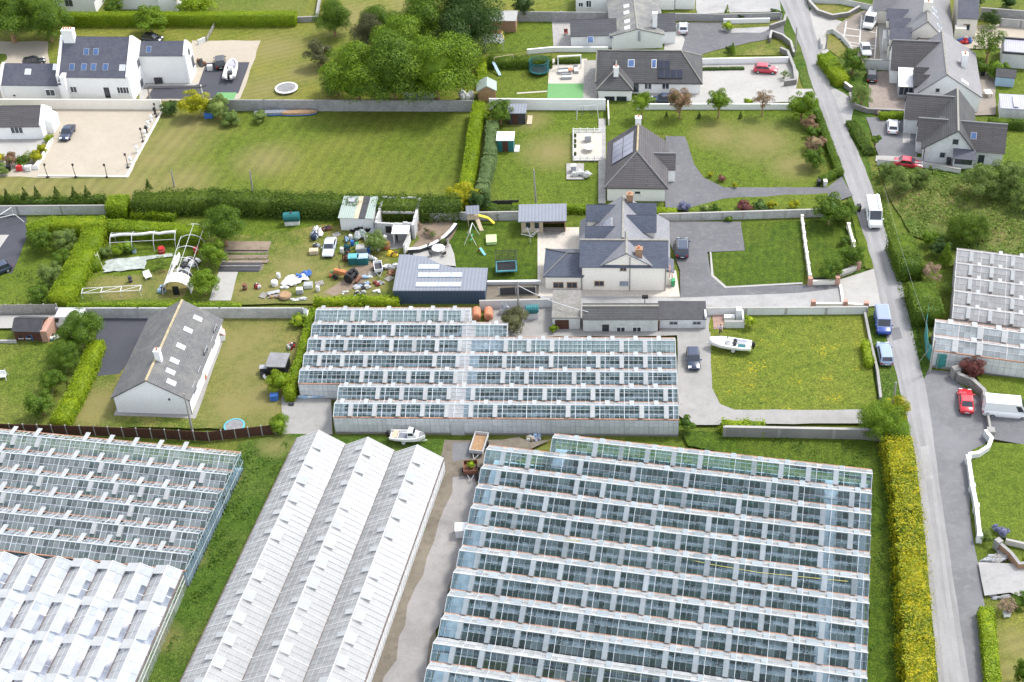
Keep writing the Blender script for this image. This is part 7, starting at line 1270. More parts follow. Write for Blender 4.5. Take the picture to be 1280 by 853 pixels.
# ================================================================ PEOPLE
def person(label, px, py, rz):
    x, y = P(px, py); o = thing('person', label, 'person', (x, y, gz(x, y)), rz)
    def skin(name, js, es, mat):
        me = bpy.data.meshes.new(name); me.from_pydata([j[0] for j in js], es, []); ob = bpy.data.objects.new(name, me); COL.objects.link(ob); ob.parent = o
        md = ob.modifiers.new('s', 'SKIN'); ob.modifiers.new('u', 'SUBSURF').levels = 1; ob.modifiers['u'].render_levels = 1
        bm = bmesh.new(); bm.from_mesh(me); L = bm.verts.layers.skin.verify()
        for v_, j in zip(bm.verts, js): v_[L].radius = (j[1], j[1])
        bm.verts.ensure_lookup_table(); bm.verts[0][L].use_root = True; bm.to_mesh(me); bm.free(); me.materials.append(MATS[mat]); return ob
    b = [((0, 0, .93), .13), ((0, .04, 1.2), .14), ((0, .12, 1.42), .12), ((0, .17, 1.52), .055), ((0, .21, 1.66), .105)]; e = [(0, 1), (1, 2), (2, 3), (3, 4)]
    for s in (-1, 1):
        k = len(b); b += [((s * .10, .02, .86), .09), ((s * .11, .08 * s + .06, .48), .065), ((s * .12, .10 * s, .09), .045), ((s * .13, .10 * s + .14, .05), .04), ((s * .2, .12, 1.40), .06), ((s * .27, .22, 1.14), .045), ((s * .2, .42, 1.02), .035), ((s * .19, .50, 1.0), .035)]
        e += [(0, k), (k, k + 1), (k + 1, k + 2), (k + 2, k + 3), (2, k + 4), (k + 4, k + 5), (k + 5, k + 6), (k + 6, k + 7)]
    skin('body', b, e, 'skin')
    sh = [((0, 0, .92), .155), ((0, .04, 1.2), .165), ((0, .12, 1.43), .14)]; se = [(0, 1), (1, 2)]
    for s in (-1, 1): k = len(sh); sh += [((s * .21, .12, 1.41), .085), ((s * .27, .21, 1.17), .065)]; se += [(2, k), (k, k + 1)]
    skin('shirt', sh, se, 'shirt'); tr = [((0, 0, .95), .15)]; te = []
    for s in (-1, 1): k = len(tr); tr += [((s * .10, .02, .84), .11), ((s * .11, .08 * s + .06, .48), .085), ((s * .12, .10 * s, .12), .065)]; te += [(0, k), (k, k + 1), (k + 1, k + 2)]
    skin('trousers', tr, te, 'trousers'); MB().blob((0, .19, 1.72), (.105, .115, .09), 0, 3, .05, 10, 6).build('hair', MATS['hair'], o, True)
    MB().blob((0, .325, 1.66), (.02, .02, .03), 0, 1, .02).build('nose', MATS['skin'], o, True); return o
person('person in a pale lilac shirt and dark trousers beside the motor boat', 900, 420.5, math.radians(170))
# ================================================================ POLES, BINS, PLAY THINGS, CLUTTER
for b, t, l in (((160, 210), (157, 195), 'black lamp post halfway down the courtyard kerb wall'), ((179, 177.5), (175.5, 163), 'black lamp post in the upper half of the courtyard kerb wall'), ((196, 146.5), (193, 132), 'black lamp post at the top of the courtyard kerb wall'), ((60, 222), (55, 208), 'black lamp post nearest the picket fence'), ((95, 222), (90.5, 208), 'black lamp post in the middle of the courtyard front'), ((134, 222), (131, 208), 'black lamp post towards the right of the courtyard front')): post('lamp_post', l, b, t, .055, 'black', 'lamp post', 'lamp posts round the courtyard', 'lantern')
for i, (x, y, m_) in enumerate(((164, 205, 'white'), (172, 191, 'white'), (182, 171, 'white'), (183.5, 166, 'charcoal'), (186, 160, 'white'), (190, 152, 'white'), (194, 143, 'charcoal'))): o = gthing('stone_urn', ('white urn standing along the slanting kerb wall' if m_ == 'white' else 'dark urn standing along the slanting kerb wall'), 'urn', x, y, 0, ('white' if m_ == 'white' else 'dark') + ' urns on the kerb wall'); MB().lathe([(.2, 0), (.2, .3), (.1, .4), (.28, .8), (.3, .95), (.2, .9)]).build('bowl', MATS[m_], o); MB().blob((0, 0, 1.1), (.25, .25, .25), 0, i).build('filling', MATS[m_], o)
for b, t, l in (((316, 241), (312.5, 213), 'wooden pole in front of the wild hedge'), ((670, 255), (667, 212), 'tall wooden pole on the hip roofed house lawn'), ((648, 388), (647, 352), 'wooden pole behind the block wall by the gates'), ((1162, 467), (1169, 425), 'wooden pole by the green windbreak netting'), ((241.5, 543), (230, 492), 'tall mossy pole in front of the slated bungalow'), ((994, 66), (996, 34), 'wooden pole at the top of the road'), ((1115, 513), (1120, 478), 'wooden pole behind the golden hedge'), ((218, 234), (214, 213), 'thin pole on the dry grass by the wild hedge'), ((1032, 62), (1035, 42), 'thin pole on the car park lawn')): post('utility_pole', l, b, t, .13, 'greywood', 'pole')
def cable(label, a, za, b, zb, sag=1.2, r=.009):
    p, q = Vector((*P(*a, za), za)), Vector((*P(*b, zb), zb)); o0 = p.copy(); pts = [p.lerp(q, k / 12) - o0 - Vector((0, 0, sag * 4 * (k / 12) * (1 - k / 12))) for k in range(13)]
    o = MB().tube(pts, r, 0, 5).build('overhead_cable', MATS['galv' if r > .03 else 'greypaint'], None, True, True, tuple(o0)); tag(o, label, 'cable')
cable('pale sagging cable from the pole to the cottage roof', (647.5, 357), 4.2, (735, 390), 3.2, .5, .05); cable('thin cable hanging over the hedge blocks beside the road', (1105, 232), 6, (1166, 428), 5, .8); cable('cable hanging from the netting pole to the roadside pole', (1168, 428), 5.2, (1120, 480), 4.6, .6) ; post('flood_light_post', 'black flood light on a short post behind the cottage', (806, 385), (806, 373), .06, 'black', 'lamp'); x, y = P(806, 385); MB().box(-.4, .4, -.2, .2, 1.7, 2.1).build('lamp_head', MATS['black'], bpy.data.objects['flood_light_post'])
for x, y, m_, l in ((171, 514, 'green', 'dark green wheelie bin against the bungalow gable'), (176.5, 514, 'darkwood', 'brown wheelie bin between two bins at the bungalow gable'), (183, 514.5, 'charcoal', 'black wheelie bin at the bungalow gable'), (166, 515, 'black', 'small black bin left of the green bin'), (838, 352, 'terracotta', 'rusty orange bin beside the cream house porch'), (841, 359, 'green', 'green bin by the corner of the cream house'), (1023, 233, 'black', 'black bin at the drive mouth by the dark hedge'), (1031, 233.5, 'offwhite', 'white cabinet bin at the drive mouth'), (12, 214, 'black', 'black bin below the pink shrub of the courtyard'), (725, 25, 'green', 'dark green bin against the top block wall'), (731, 25, 'charcoal', 'charcoal bin beside the dark green bin at the top wall'), (736, 25, 'offwhite', 'white bin at the top block wall'), (743, 25.5, 'teal', 'teal box bin at the end of the top wall row'), (1185, 207, 'charcoal', 'charcoal bin at the corner of the grey tiled house'), (1228, 96, 'black', 'black bin below the leafy climber yard'), (605, 104, 'black', 'black bin behind the green roofed shed'), (1073, 265, 'black', 'black bin by the corner tree near the road')): wbin(l, x, y, m_)
trampoline('round trampoline with white pad on the mown lawn', 358, 110, 4.0, 'white', 'midgrey', None, None, .45); trampoline('netted dark teal trampoline on the hedged top lawn', 674, 87, 3.6, 'teal', 'black', 1.7, None, .7, 'teal'); trampoline('square netted trampoline with aqua pads on the play lawn', 633, 335, 4.4, 'aqua', 'black', 1.9, (1.0, .8), .8); trampoline('round trampoline with turquoise rim by the board fence', 293.5, 535, 2.7, 'aqua', 'midgrey', None, None, .35)
# swings, play tower, slides
def aframe(label, px, py, rz, L, h, mat, slide=None, seat='charcoal'):
    o = gthing('swing_set', label, 'swing', px, py, rz); m = MB(); m.tube([(-L / 2, 0, h), (L / 2, 0, h)], .05)
    for s in (-1, 1):
        for q in (-1, 1): m.tube([(s * L / 2, 0, h), (s * (L / 2 + .2), q * .9, 0)], .05)
    m.build('frame', MATS[mat], o)
    for s in (-.25, .25): c = MB(); c.tube([(s * L - .2, 0, h), (s * L - .2, 0, .5)], .015); c.tube([(s * L + .2, 0, h), (s * L + .2, 0, .5)], .015); c.box(s * L - .24, s * L + .24, -.12, .12, .44, .5); c.build('swing_seat', MATS[seat], o)
    if slide: m = MB(); m.slab([(-L / 2 - .5, -.3, 1.4), (-L / 2, -.3, 1.4), (-L / 2 + .5, -3.2, .15), (-L / 2, -3.2, .15)], (0, .4, 1), .08); m.build('slide', MATS[slide], o); m = MB(); m.tube([(-L / 2 - .4, 0, 0), (-L / 2 - .4, -.2, 1.4)], .05); m.tube([(-L / 2 - .1, 0, 0), (-L / 2 - .1, -.2, 1.4)], .05); m.build('ladder', MATS['wood'], o)
    return o
aframe('wooden swing frame with a pale blue slide on the top lawn', 630, 84, .2, 3.4, 2.1, 'palewood', 'bluepale'); aframe('thin metal swing frame under the white wall on the lawn', 734, 146, 0, 3.2, 2.0, 'galv'); aframe('white swing frame with green seats on the play lawn', 590, 302, math.radians(80), 2.4, 2.2, 'offwhite', None, 'green')
o = gthing('play_tower', 'wooden play tower with grey roof and yellow slide', 'play tower', 592, 281, 0); m = MB(); [m.obox(a * .75, b * .7, 0, 2.5, .12, .12) for a in (-1, 1) for b in (-1, 1)]; m.build('frame', MATS['palewood'], o); MB().box(-.85, .85, -.8, .8, 1.15, 1.25).build('platform', MATS['palewood'], o); MB().box(-.85, .85, -.8, -.74, 1.25, 1.85).build('front_panel', MATS['palewood'], o); m = MB(); roofslab(m, (-1.0, -1.1, 2.3), (1.0, -1.1, 2.3), (1.0, .1, 3.0), (-1.0, .1, 3.0), .06); roofslab(m, (-1.0, 1.1, 2.3), (1.0, 1.1, 2.3), (1.0, .1, 3.0), (-1.0, .1, 3.0), .06); m.build('roof', MATS['bluesheet'], o)
m = MB(); m.slab([(.8, -.3, 1.3), (.8, .3, 1.3), (2.2, .1, .9), (2.2, -.5, .9)], (0, 0, 1), .1); m.slab([(2.2, -.5, .9), (2.2, .1, .9), (3.2, -.5, .2), (3.0, -1.0, .2)], (.3, 0, 1), .1); m.build('slide', MATS['yellow'], o); m = MB(); m.slab([(.3, -.8, 1.2), (.9, -.8, 1.2), (1.5, -2.3, .05), (.9, -2.3, .05)], (0, .4, 1), .08); m.build('ramp', MATS['palewood'], o)
crate('sandpit', 'lime green covered sandpit on the play lawn', 'sandpit', 614.5, 304, 1.5, 1.9, .5, 'limepaint', 0, 'limepaint'); o = gthing('toy_slide', 'little teal toy slide on the play lawn', 'slide', 603, 319, .6); MB().slab([(-.2, -.7, .05), (.2, -.7, .05), (.2, .5, .7), (-.2, .5, .7)], (0, -.4, 1), .06).build('chute', MATS['aqua'], o); MB().tube([(0, .9, 0), (0, .5, .75)], .1).build('ladder', MATS['red'], o)
o = gthing('rotary_airer', 'rotary clothes airer beside the summerhouse', 'airer', 663, 306, .3); m = MB(); m.tube([(0, 0, 0), (0, 0, 1.9)], .04); m.build('mast', MATS['galv'], o); m = MB(); [m.tube([(0, 0, 1.3), (1.4 * math.cos(k * 1.571), 1.4 * math.sin(k * 1.571), 1.95)], .025) for k in range(4)]; [m.tube([(r * math.cos(k * 1.571), r * math.sin(k * 1.571), 1.3 + .65 * r / 1.4) for k in range(5)], .012, 0, 4) for r in (.5, .8, 1.1, 1.38)]; m.build('arms', MATS['galv'], o)
# tables and seats
table('white round patio table beside the curved bed wall', 548.5, 317, .95, 'white', 'charcoal')
for k, (a, d) in enumerate(((2.6, 'left of'), (3.9, 'below left of'), (5.3, 'below right of'), (.9, 'behind'))): x, y = P(548.5, 317); o = chair(f'dark garden chair {d} the white round patio table', 548.5, 317, a - math.pi / 2, 'charcoal', group='chairs at the white round table'); o.location.x = x + 1.35 * math.cos(a); o.location.y = y + 1.35 * math.sin(a)
table('white round table on the railed deck', 736, 190, .9, 'offwhite', 'offwhite'); crate('deck_box', 'white covered barbecue on the railed deck', 'barbecue', 735, 178, 1.0, .8, 1.1, 'greypaint', 0, 'white')
for i, y in enumerate((173, 180, 186, 196)): o = gthing('plant_pot', 'small dark plant pot along the left railing of the deck', 'pot', 719, y, 0, 'pots along the deck railing'); MB().lathe([(.16, 0), (.22, .35), (.18, .33)]).build('pot', MATS['charcoal'], o); MB().blob((0, 0, .45), (.22, .22, .2), 0, i).build('plant', MATS['l_dark'], o)
heap('covered_heap', 'white sheeted heap beside the lower patio', 'heap', 726, 222, 1.6, 1.1, 1.2, ['fabric'], 3, 7); crate('covered_barbecue', 'pale grey covered barbecue on the small lower patio', 'barbecue', 717, 216, .8, .8, 1.1, 'greypaint', 0, 'fabric')
o = gthing('pergola', 'white pergola beam over the top patio', 'pergola', 712, 86, 0); m = MB(); [m.obox(s * 2.0, 0, 0, 2.3, .18, .18) for s in (-1, 1)]; m.build('posts', MATS['white'], o); MB().box(-2.1, 2.1, -.1, .1, 2.302, 2.5).build('beam', MATS['white'], o)
for x, y, lx, ly, l in ((704, 92, 1.8, .8, 'left'), (720, 90, .8, 1.6, 'right'), (708, 99, 1.8, .7, 'front')): o = gthing('garden_sofa', f'pale cushioned garden sofa on the {l} of the top patio', 'sofa', x, y); MB().box(-lx / 2, lx / 2, -ly / 2, ly / 2, .05, .4).build('base', MATS['greypaint'], o); MB().box(-lx / 2 + .06, lx / 2 - .06, -ly / 2 + .06, ly / 2 - .06, .402, .52).build('cushion', MATS['offwhite'], o); MB().box(-lx / 2, lx / 2, ly / 2 + .005, ly / 2 + .15, .05, .8).build('backrest', MATS['greypaint'], o)
table('terracotta topped low table between the garden sofas', 712, 90, .5, 'terracotta', 'charcoal', rect=(1.1, .8), h=.45); chair('red brown garden chair on the grey top patio', 707.5, 44, 0, 'redwood', wd=.7)
table('white topped table in the yard behind the white house', 1234, 121, .5, 'white', 'darkwood', rect=(1.1, 1.5), h=.75); heap('toy_heap', 'heap of red white and blue toys by the cream house', 'toys', 1205, 54, 1.6, 1.0, 1.2, ['offwhite', 'bluetarp', 'red'], 4, 4); heap('rubble_heap', 'small cluttered heap beside the sliding red shed', 'heap', 62, 424, 1.4, 1.2, 1.0, ['charcoal', 'offwhite', 'navy'], 9, 3)
o = gthing('pergola', 'slatted white pergola top on the garden by the dark tree', 'pergola', 617, 60, .1); m = MB(); [m.box(-1.9, 1.9, -1.5 + k * .42, -1.4 + k * .42, 1.72, 1.86) for k in range(8)]; m.build('slats', MATS['offwhite'], o); m = MB(); [m.box(s * 1.6 - .06, s * 1.6 + .06, -1.6, 1.6, 1.6, 1.715) for s in (-1, 1)]; [m.obox(a * 1.6, b * 1.4, 0, 1.598, .1, .1) for a in (-1, 1) for b in (-1, 1)]; m.build('posts', MATS['offwhite'], o)
crate('play_box', 'dark red play box beside the slatted pergola', 'play box', 620, 47, 2.0, 1.4, 1.1, 'redwood'); o = gthing('toy_slide', 'yellow toy slide beside the dark red play box', 'slide', 628, 47, .3); MB().slab([(-.2, -.9, .05), (.2, -.9, .05), (.2, .5, 1.0), (-.2, .5, 1.0)], (0, -.6, 1), .06).build('chute', MATS['yellow'], o); heap('water_toy', 'white paddling tub beside the slatted pergola', 'tub', 626, 54, .8, .6, .4, ['white'], 2, 4)
# field edge
for px, L, l, mt in ((375, 6.0, 'upturned blue boat with tan bottom by the field wall', 'wood'), (342, 6.4, 'upturned pale blue boat by the field wall', 'bluesheet')):
    o = gthing('upturned_boat', l, 'boat', px, 143, fr.a * 0 - .03); m = MB(); st = [(-.5, .6), (-.3, .9), (0, 1), (.3, .85), (.45, .4), (.5, .05)]; m.loft([[(L * f, -.7 * k, .2), (L * f, -.6 * k, .55), (L * f, 0, .75 * k ** .3), (L * f, .6 * k, .55), (L * f, .7 * k, .2)] for f, k in st]); m.build('hull', MATS[mt], o); m = MB(); m.loft([[(L * f, -.76 * k, .1), (L * f, .76 * k, .1), (L * f, .76 * k, .24), (L * f, -.76 * k, .24)] for f, k in st]); m.build('gunwale', MATS['blue'], o)
crate('plastic_box', 'bright blue plastic box beside the yellow shrub', 'box', 261.5, 147, 1.4, 1.0, 1.0, 'blue'); o = gthing('low_shed', 'white low shed under the edge of the big trees', 'shed', 524, 128); MB().box(-2.6, 2.6, 0, 2, 0, 2.0).build('wall', MATS['greywhite'], o); m = MB(); roofslab(m, (-2.7, -.1, 2.01), (2.7, -.1, 2.01), (2.7, 2.1, 2.15), (-2.7, 2.1, 2.15), .08); m.build('roof', MATS['greysheet'], o); heap('covered_heap', 'white covered heap beside the green roofed shed', 'heap', 583, 125, 1.6, 1.1, 2.0, ['fabric'], 8, 6)
# slatted car port by the long white house
frp = Fr((183, 125), (260, 124)); o = house('carport', 'low flat roofed carport with dark felt roof behind the cream wall', frp, 'carport'); d_ = frp.l(222, 108.5, 2.2)[1]; m = MB(); roofslab(m, (0, 0, 2.15), (frp.L - 1, 0, 2.15), (frp.L, d_, 2.3), (.9, d_, 2.3), .14); m.build('roof', MATS['charcoal'], o); m = MB(); [m.obox(a, b, 0, 2.14, .15, .15) for a in (.6, frp.L - 1.5) for b in (.3, d_ - .4)]; m.build('post', MATS['greywood'], o); MB().box(frp.L - .95, frp.L - .8, .1, d_ - .2, 0, 2.6).build('end_wall', MATS['whitewall'], o)
heap('bicycle_heap', 'dark clutter against the end of the white wing', 'heap', 252, 81, 1.0, 1.2, 1.1, ['charcoal', 'rust'], 12, 3); crate('barbecue', 'dark barbecue below the blank white wing', 'barbecue', 199, 104, 1.4, .8, 1.0, 'charcoal'); crate('utility_box', 'pale box beside the black estate car', 'box', 263, 88, .9, .7, .9, 'offwhite')
for x, y, m_, l in ((25, 213.5, 'red', 'red box below the courtyard shrubs'), (36, 213.5, 'offwhite', 'white box beside the red courtyard box'), (134, 121, 'greypaint', 'grey chest on the terrace of the long white house')): crate('storage_box', l, 'box', x, y, .9, .7, .8, m_)
# ---- allotment
for i, (y0, y1, mt) in enumerate(((305, 316, 'soil'), (328, 332, 'soil'), (322, 327, 'soil'))): patch('seed_bed', [(287 - i * 2, y0), (339 - i, y0), (336 - i, y1), (284 - i * 2, y1)], mt, 0)
for k, (y, l) in enumerate(((318.5, 'upper'), (324, 'lower'))): hedge('vegetable_row', f'{l} green vegetable row in the allotment bed', [(284, y), (332, y)], .9, .4, 'l_tree', .2, 30, .06, 'vegetable row', lump=.1)
for k, (y, l) in enumerate(((334, 'upper'), (339.5, 'lower'))): a, b = P(277 - k * 2, y), P(327 - k * 2, y); o = thing('plastic_strip', f'{l} black plastic mulch strip below the vegetable rows', 'mulch strip', (a[0], a[1], gz(*a)), math.atan2(b[1] - a[1], b[0] - a[0])); L = math.dist(a, b); m = MB(); m.loft([[(x, -.55, 0), (x, -.4, .14), (x, .4, .14), (x, .55, 0)] for x in (0, L * .3, L * .7, L)]); m.build('sheeting', MATS['charcoal'], o); MB().box(0, L, .6, .75, 0, .2).build('edge_board', MATS['greywood'], o)
# ---- polytunnel remains
def hoops(name, label, base, n, L, Wd, h, rz, mat='galv', sheetlen=0):
    o = gthing(name, label, 'polytunnel', *base, rz); 
    for i in range(n): x = L * i / (n - 1); MB().tube([(x, Wd / 2 * math.cos(math.pi * k / 10), h * math.sin(math.pi * k / 10) ** .7) for k in range(11)], .05).build('hoop', MATS[mat], o)
    m = MB(); [m.tube([(0, Wd / 2 * math.cos(t), h * math.sin(t) ** .7), (L, Wd / 2 * math.cos(t), h * math.sin(t) ** .7)], .035) for t in (1.57, .7, 2.4)]; m.build('rail', MATS[mat], o)
    if sheetlen: m = MB(); m.tube([(L * k / 8, -.15 + .1 * (k % 2), h - .12 + .08 * (k % 3)) for k in range(9)], .22, 0, 7); m.build('rolled_sheet', MATS['fabric'], o)
    return o
hoops('polytunnel_frame', 'bare polytunnel hoops with white sheet rolled along the ridge', (143, 312), 4, 9.6, 3.4, 2.3, 0, 'galv', 1)
a = Vector(P(222, 372)); b = Vector(P(246, 300)); rz_ = math.atan2((b - a).y, (b - a).x); o = hoops('polytunnel_frame', 'collapsed polytunnel with torn white sheeting and open end', (222, 370), 6, (b - a).length, 4.0, 2.3, rz_, 'offwhite')
m = MB(); q = random.Random(4)
for i in range(5): 
    for k in range(10):
        if i > 1 and k > 2: continue
        f = lambda u, t: (u * 1.1 - .2, 2.04 * math.cos(math.pi * t / 10), 2.36 * max(0, math.sin(math.pi * t / 10)) ** .7 * (1 if i < 2 else .55))
        m.quad(f(i, k), f(i + 1, k), f(i + 1, k + 1), f(i, k + 1))
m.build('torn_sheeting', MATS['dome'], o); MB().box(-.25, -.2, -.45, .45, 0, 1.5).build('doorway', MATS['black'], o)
for i, (x, y, rx, ry, m_, l) in enumerate(((222, 338, 1.0, 3.4, 'fabric', 'long white heap of torn sheeting in the collapsed tunnel'), (238, 331, 1.6, 1.5, 'fabric', 'white rubble heap beside the large garden tree'), (231, 345, 1.5, 1.2, 'greypaint', 'grey white clutter heap in the middle of the tunnel'), (206, 366, .9, 1.0, 'bluepale', 'blue white clutter beside the tunnel end'))): heap('sheeting_heap', l, 'heap', x, y, rx, ry, .9, [m_, 'charcoal'] if i else [m_], 20 + i, 5)
sheet('netting_sheet', 'grey green netting sheet spread on the tunnel garden', 'netting', 158, 334, 6.2, 3.2, 'netgrey', .05, .18, 3); sheet('netting_sheet', 'thin pale tail of netting trailing across the garden', 'netting', 190, 325, 6.0, .9, 'netgrey', .12, .12, 5)
for x, y, m_, l, r, h in ((203, 318, 'red', 'red barrel lying under the bare hoops', .55, .9), (168.5, 318, 'bluepale', 'pale blue barrel under the bare hoops', .35, .9), (246, 318, 'red', 'red drum by the large garden tree', .4, .9), (164, 355, 'charcoal', 'dark chiminea on the tunnel garden lawn', .3, 1.0), (307, 364, 'rust', 'rusty drum on the scrap yard grass', .35, .9), (484, 313, 'orange', 'orange brown drum beside the lean to', .5, 1.2), (357, 374, 'wood', 'round brown tub by the block wall', .9, .6), (344, 359, 'white', 'white round tub on the scrap yard grass', .5, .8)): o = gthing('barrel', l, 'barrel', x, y); MB().lathe([(r * .9, 0), (r, h * .3), (r, h * .7), (r * .85, h), (.02, h * .97)], 0, 0, 0, 14).build('body', MATS[m_], o); MB().lathe([(r * 1.04, h * .5), (r * 1.04, h * .56)], 0, 0, 0, 14).build('hoop', MATS['steel'], o)
chair('white garden recliner on the tunnel garden lawn', 186, 350, .5, 'white', 'white', None, 1.0); o = gthing('ladder', 'white ladder leaning on the slanting hedge', 'ladder', 127, 336, .6); m = MB(); [m.tube([(s, 0, 0), (s, .9, 2.0)], .04) for s in (-.2, .2)]; [m.tube([(-.2, .9 * k / 6, 2.0 * k / 6), (.2, .9 * k / 6, 2.0 * k / 6)], .03) for k in range(1, 6)]; m.build('rails', MATS['white'], o)
o = gthing('bench_frame', 'long white tubular bench frame beside the block wall', 'frame', 104, 376, 0); m = MB(); L = 8.3; [m.tube([(0, y, .95), (L, y, .95)], .05) for y in (0, 1.2)]; [m.tube([(x, 0, 0), (x, 0, .95), (x, 1.2, .95), (x, 1.2, 0)], .05) for x in (0, L / 3, 2 * L / 3, L)]; [m.tube([(x, 0, .95), (x + L / 3, 1.2, .95)], .04) for x in (0, L / 3, 2 * L / 3)]; m.build('frame', MATS['offwhite'], o)
o = gthing('washing_line_frame', 'white metal frame on the far left drive', 'frame', 4, 286, .2); m = MB(); m.tube([(-2, 0, 0), (-1, 0, 1.6), (2.2, .4, 1.6), (3.2, .4, 0)], .05); m.tube([(-1, 0, 1.6), (1.6, 2.6, 1.6), (1.6, 2.6, 0)], .05); m.build('frame', MATS['offwhite'], o)
# ---- scrap yard
o = gthing('oil_tank', 'teal oil tank on a white block stand at the field hedge', 'oil tank', 366, 282); MB().box(-1.1, 1.1, -.5, .4, 0, .6).build('stand', MATS['offwhite'], o); m = MB(); m.loft([[(x, .75 * k * math.cos(t * .524), 1.3 + .7 * k * math.sin(t * .524)) for t in range(12)] for x, k in ((-1.25, .8), (-1.15, 1), (1.15, 1), (1.25, .8))]); m.build('tank', MATS['teal'], o); MB().lathe([(.2, 1.95), (.2, 2.1), (.1, 2.12)]).build('cap', MATS['charcoal'], o)
o = gthing('oil_tank', 'dark green oil tank behind the glasshouse wall', 'oil tank', 665.5, 400); MB().box(-.8, .8, -.4, .4, 0, .9).build('stand', MATS['palewall'], o); m = MB(); m.loft([[(x, .6 * k * math.cos(t * .524), 1.5 + .6 * k * math.sin(t * .524)) for t in range(12)] for x, k in ((-.9, .8), (-.8, 1), (.8, 1), (.9, .8))]); m.build('tank', MATS['tealsheet'], o)
for x, l in ((596, 'left'), (611, 'right')): o = gthing('rusty_tank', f'{l} one of two terracotta coloured tanks behind the glasshouse', 'tank', x, 398); m = MB(); m.loft([[(.62 * k * math.cos(t * .524), y, .75 + .65 * k * math.sin(t * .524)) for t in range(12)] for y, k in ((-.9, .7), (-.75, 1), (.9, 1), (1.0, .7))]); m.build('tank', MATS['terracotta'], o); MB().box(-.5, .5, -.6, .8, 0, .15).build('stand', MATS['concrete'], o)
heap('grey_tank', 'grey domed tank beside the terracotta tanks', 'tank', 633, 396, 1.0, .9, 1.7, ['greypaint'], 31, 5)
YD = ((397, 297, 1.1, 2.0, 1.2, ('greypaint', 'offwhite', 'navy'), 'cluttered trailer load beside the old silver car'), (396, 311, .8, .7, .8, ('greypaint', 'charcoal'), 'grey white scrap behind the pallet box'), (410, 290, 1.2, .7, .8, ('navy', 'rust'), 'dark scrap behind the old silver car'), (434, 303, .5, 1.0, 1.0, ('bluepale', 'charcoal'), 'pale blue drums in the scrap line'), (434, 314, .6, .9, 1.0, ('teal', 'navy'), 'teal and navy drums in the scrap line'), (433, 326, .8, 1.1, 1.2, ('rubber', 'rust'), 'black bin of rusty scrap at the end of the line'), (475, 293, 1.8, 1.4, 1.3, ('greypaint', 'offwhite', 'charcoal'), 'heap of grey metal scrap before the ruin'), (478, 309, 1.4, .8, .7, ('offwhite', 'greypaint'), 'white scrap pile in front of the lean to'), (468, 312, 1.2, 1.2, 1.0, ('fabric', 'charcoal'), 'white bags beside the teal containers'), (465, 327, .9, .8, .9, ('fabric',), 'pair of white rubble bags near the containers'), (493, 321, 1.3, .7, .8, ('yellow', 'rust'), 'yellow machine parts beside the workshop wall'), (488, 337, 1.5, .8, .8, ('fabric', 'greypaint'), 'white plastic tanks lying beside the workshop'), (365, 357, 2.0, 1.7, .6, ('fabric',), 'large white crumpled plastic heap on the worn grass'), (355, 362, 1.0, .6, .4, ('offwhite',), 'small white plastic scrap beside the crumpled heap'), (323, 362, .6, .5, .8, ('offwhite', 'red', 'charcoal'), 'little white and red heap on the grass'), (343, 374, 1.2, .6, .4, ('greypaint', 'wood'), 'pale boards and scrap by the block wall'), (372, 377, 2.0, .5, .3, ('greypaint', 'offwhite'), 'grey sheet scraps along the block wall'), (453, 362, 1.6, .8, .8, ('offwhite', 'bluepale', 'charcoal'), 'mixed white and blue scrap below the tractor'), (450, 371, 1.1, .6, .7, ('fabric', 'charcoal'), 'white scrap above the overgrown hedge'), (433, 369, .8, .5, .4, ('offwhite',), 'flat white scrap by the overgrown hedge'), (458, 350, 1.2, .5, .5, ('bluepale', 'offwhite'), 'pale blue scrap right of the tractor'), (472, 367, .9, .6, .4, ('white',), 'white bath lying near the workshop corner'), (474, 357, 1.1, .7, .5, ('redwood', 'greypaint'), 'dark red machine frame near the workshop'), (449, 300, 1.6, 1.4, 1.3, ('greypaint', 'greensheet'), 'grey green sheets leaning in the scrap line'), (416, 347, .8, .6, .9, ('orange', 'green'), 'orange and green scrap in front of the tractor'), (494, 345, 1.4, 1.2, .5, ('wood', 'mud_'), 'brown brushwood beside the workshop'), (395, 499, 3.0, .6, .5, ('offwhite', 'bluepale', 'charcoal'), 'pile of pipes and sheets below the glasshouse step'), (365, 509, .6, .4, .4, ('charcoal',), 'dark log lying on the concrete pad'), (365, 437, .8, .9, .8, ('charcoal', 'offwhite', 'red'), 'heap of broken toys by the glasshouse hedge'), (331, 475, .6, .6, .8, ('charcoal', 'offwhite'), 'dark junk beside the derelict shed'), (597, 594, .5, 1.8, .7, ('charcoal', 'greywood'), 'dark timber leaning at the corner of the largest glasshouse'), (663, 551, .8, .6, .9, ('palewood', 'offwhite'), 'cream coloured junk behind the largest glasshouse'), (672, 551, .6, .8, 1.0, ('lilacsheet', 'bluepale'), 'purple and blue rolls behind the largest glasshouse'), (1242, 698, 1.9, 1.1, .6, ('greypaint', 'concrete'), 'pile of pale rocks at the drive entrance'), (1250, 747, 1.4, .5, .4, ('greypaint', 'concrete'), 'row of white stones above the twiggy shrub'), (1100, 144, .9, .7, 1.0, ('pinkstone',), 'left pink boulder by the grey parking yard'), (1114, 145, 1.0, .7, 1.1, ('pinkstone',), 'right pink boulder by the grey parking yard'), (1199, 96, .8, .6, .8, ('redwood',), 'red chimney pots heap beside the roof') )
for i, (x, y, a, b, h, ms, l) in enumerate(YD[:-1]): heap('boulder' if 'boulder' in l else 'rock_pile' if 'rock' in l or 'stones' in l else 'scrap_heap', l, 'boulder' if 'boulder' in l else 'rocks' if 'rock' in l or 'stones' in l else 'scrap', x, y, a * .9, b * .9, h, [{'mud_': 'rust', 'pinkstone': 'pinkstone'}.get(m_, m_) for m_ in ms], 40 + i, 1 if 'boulder' in l else 5)
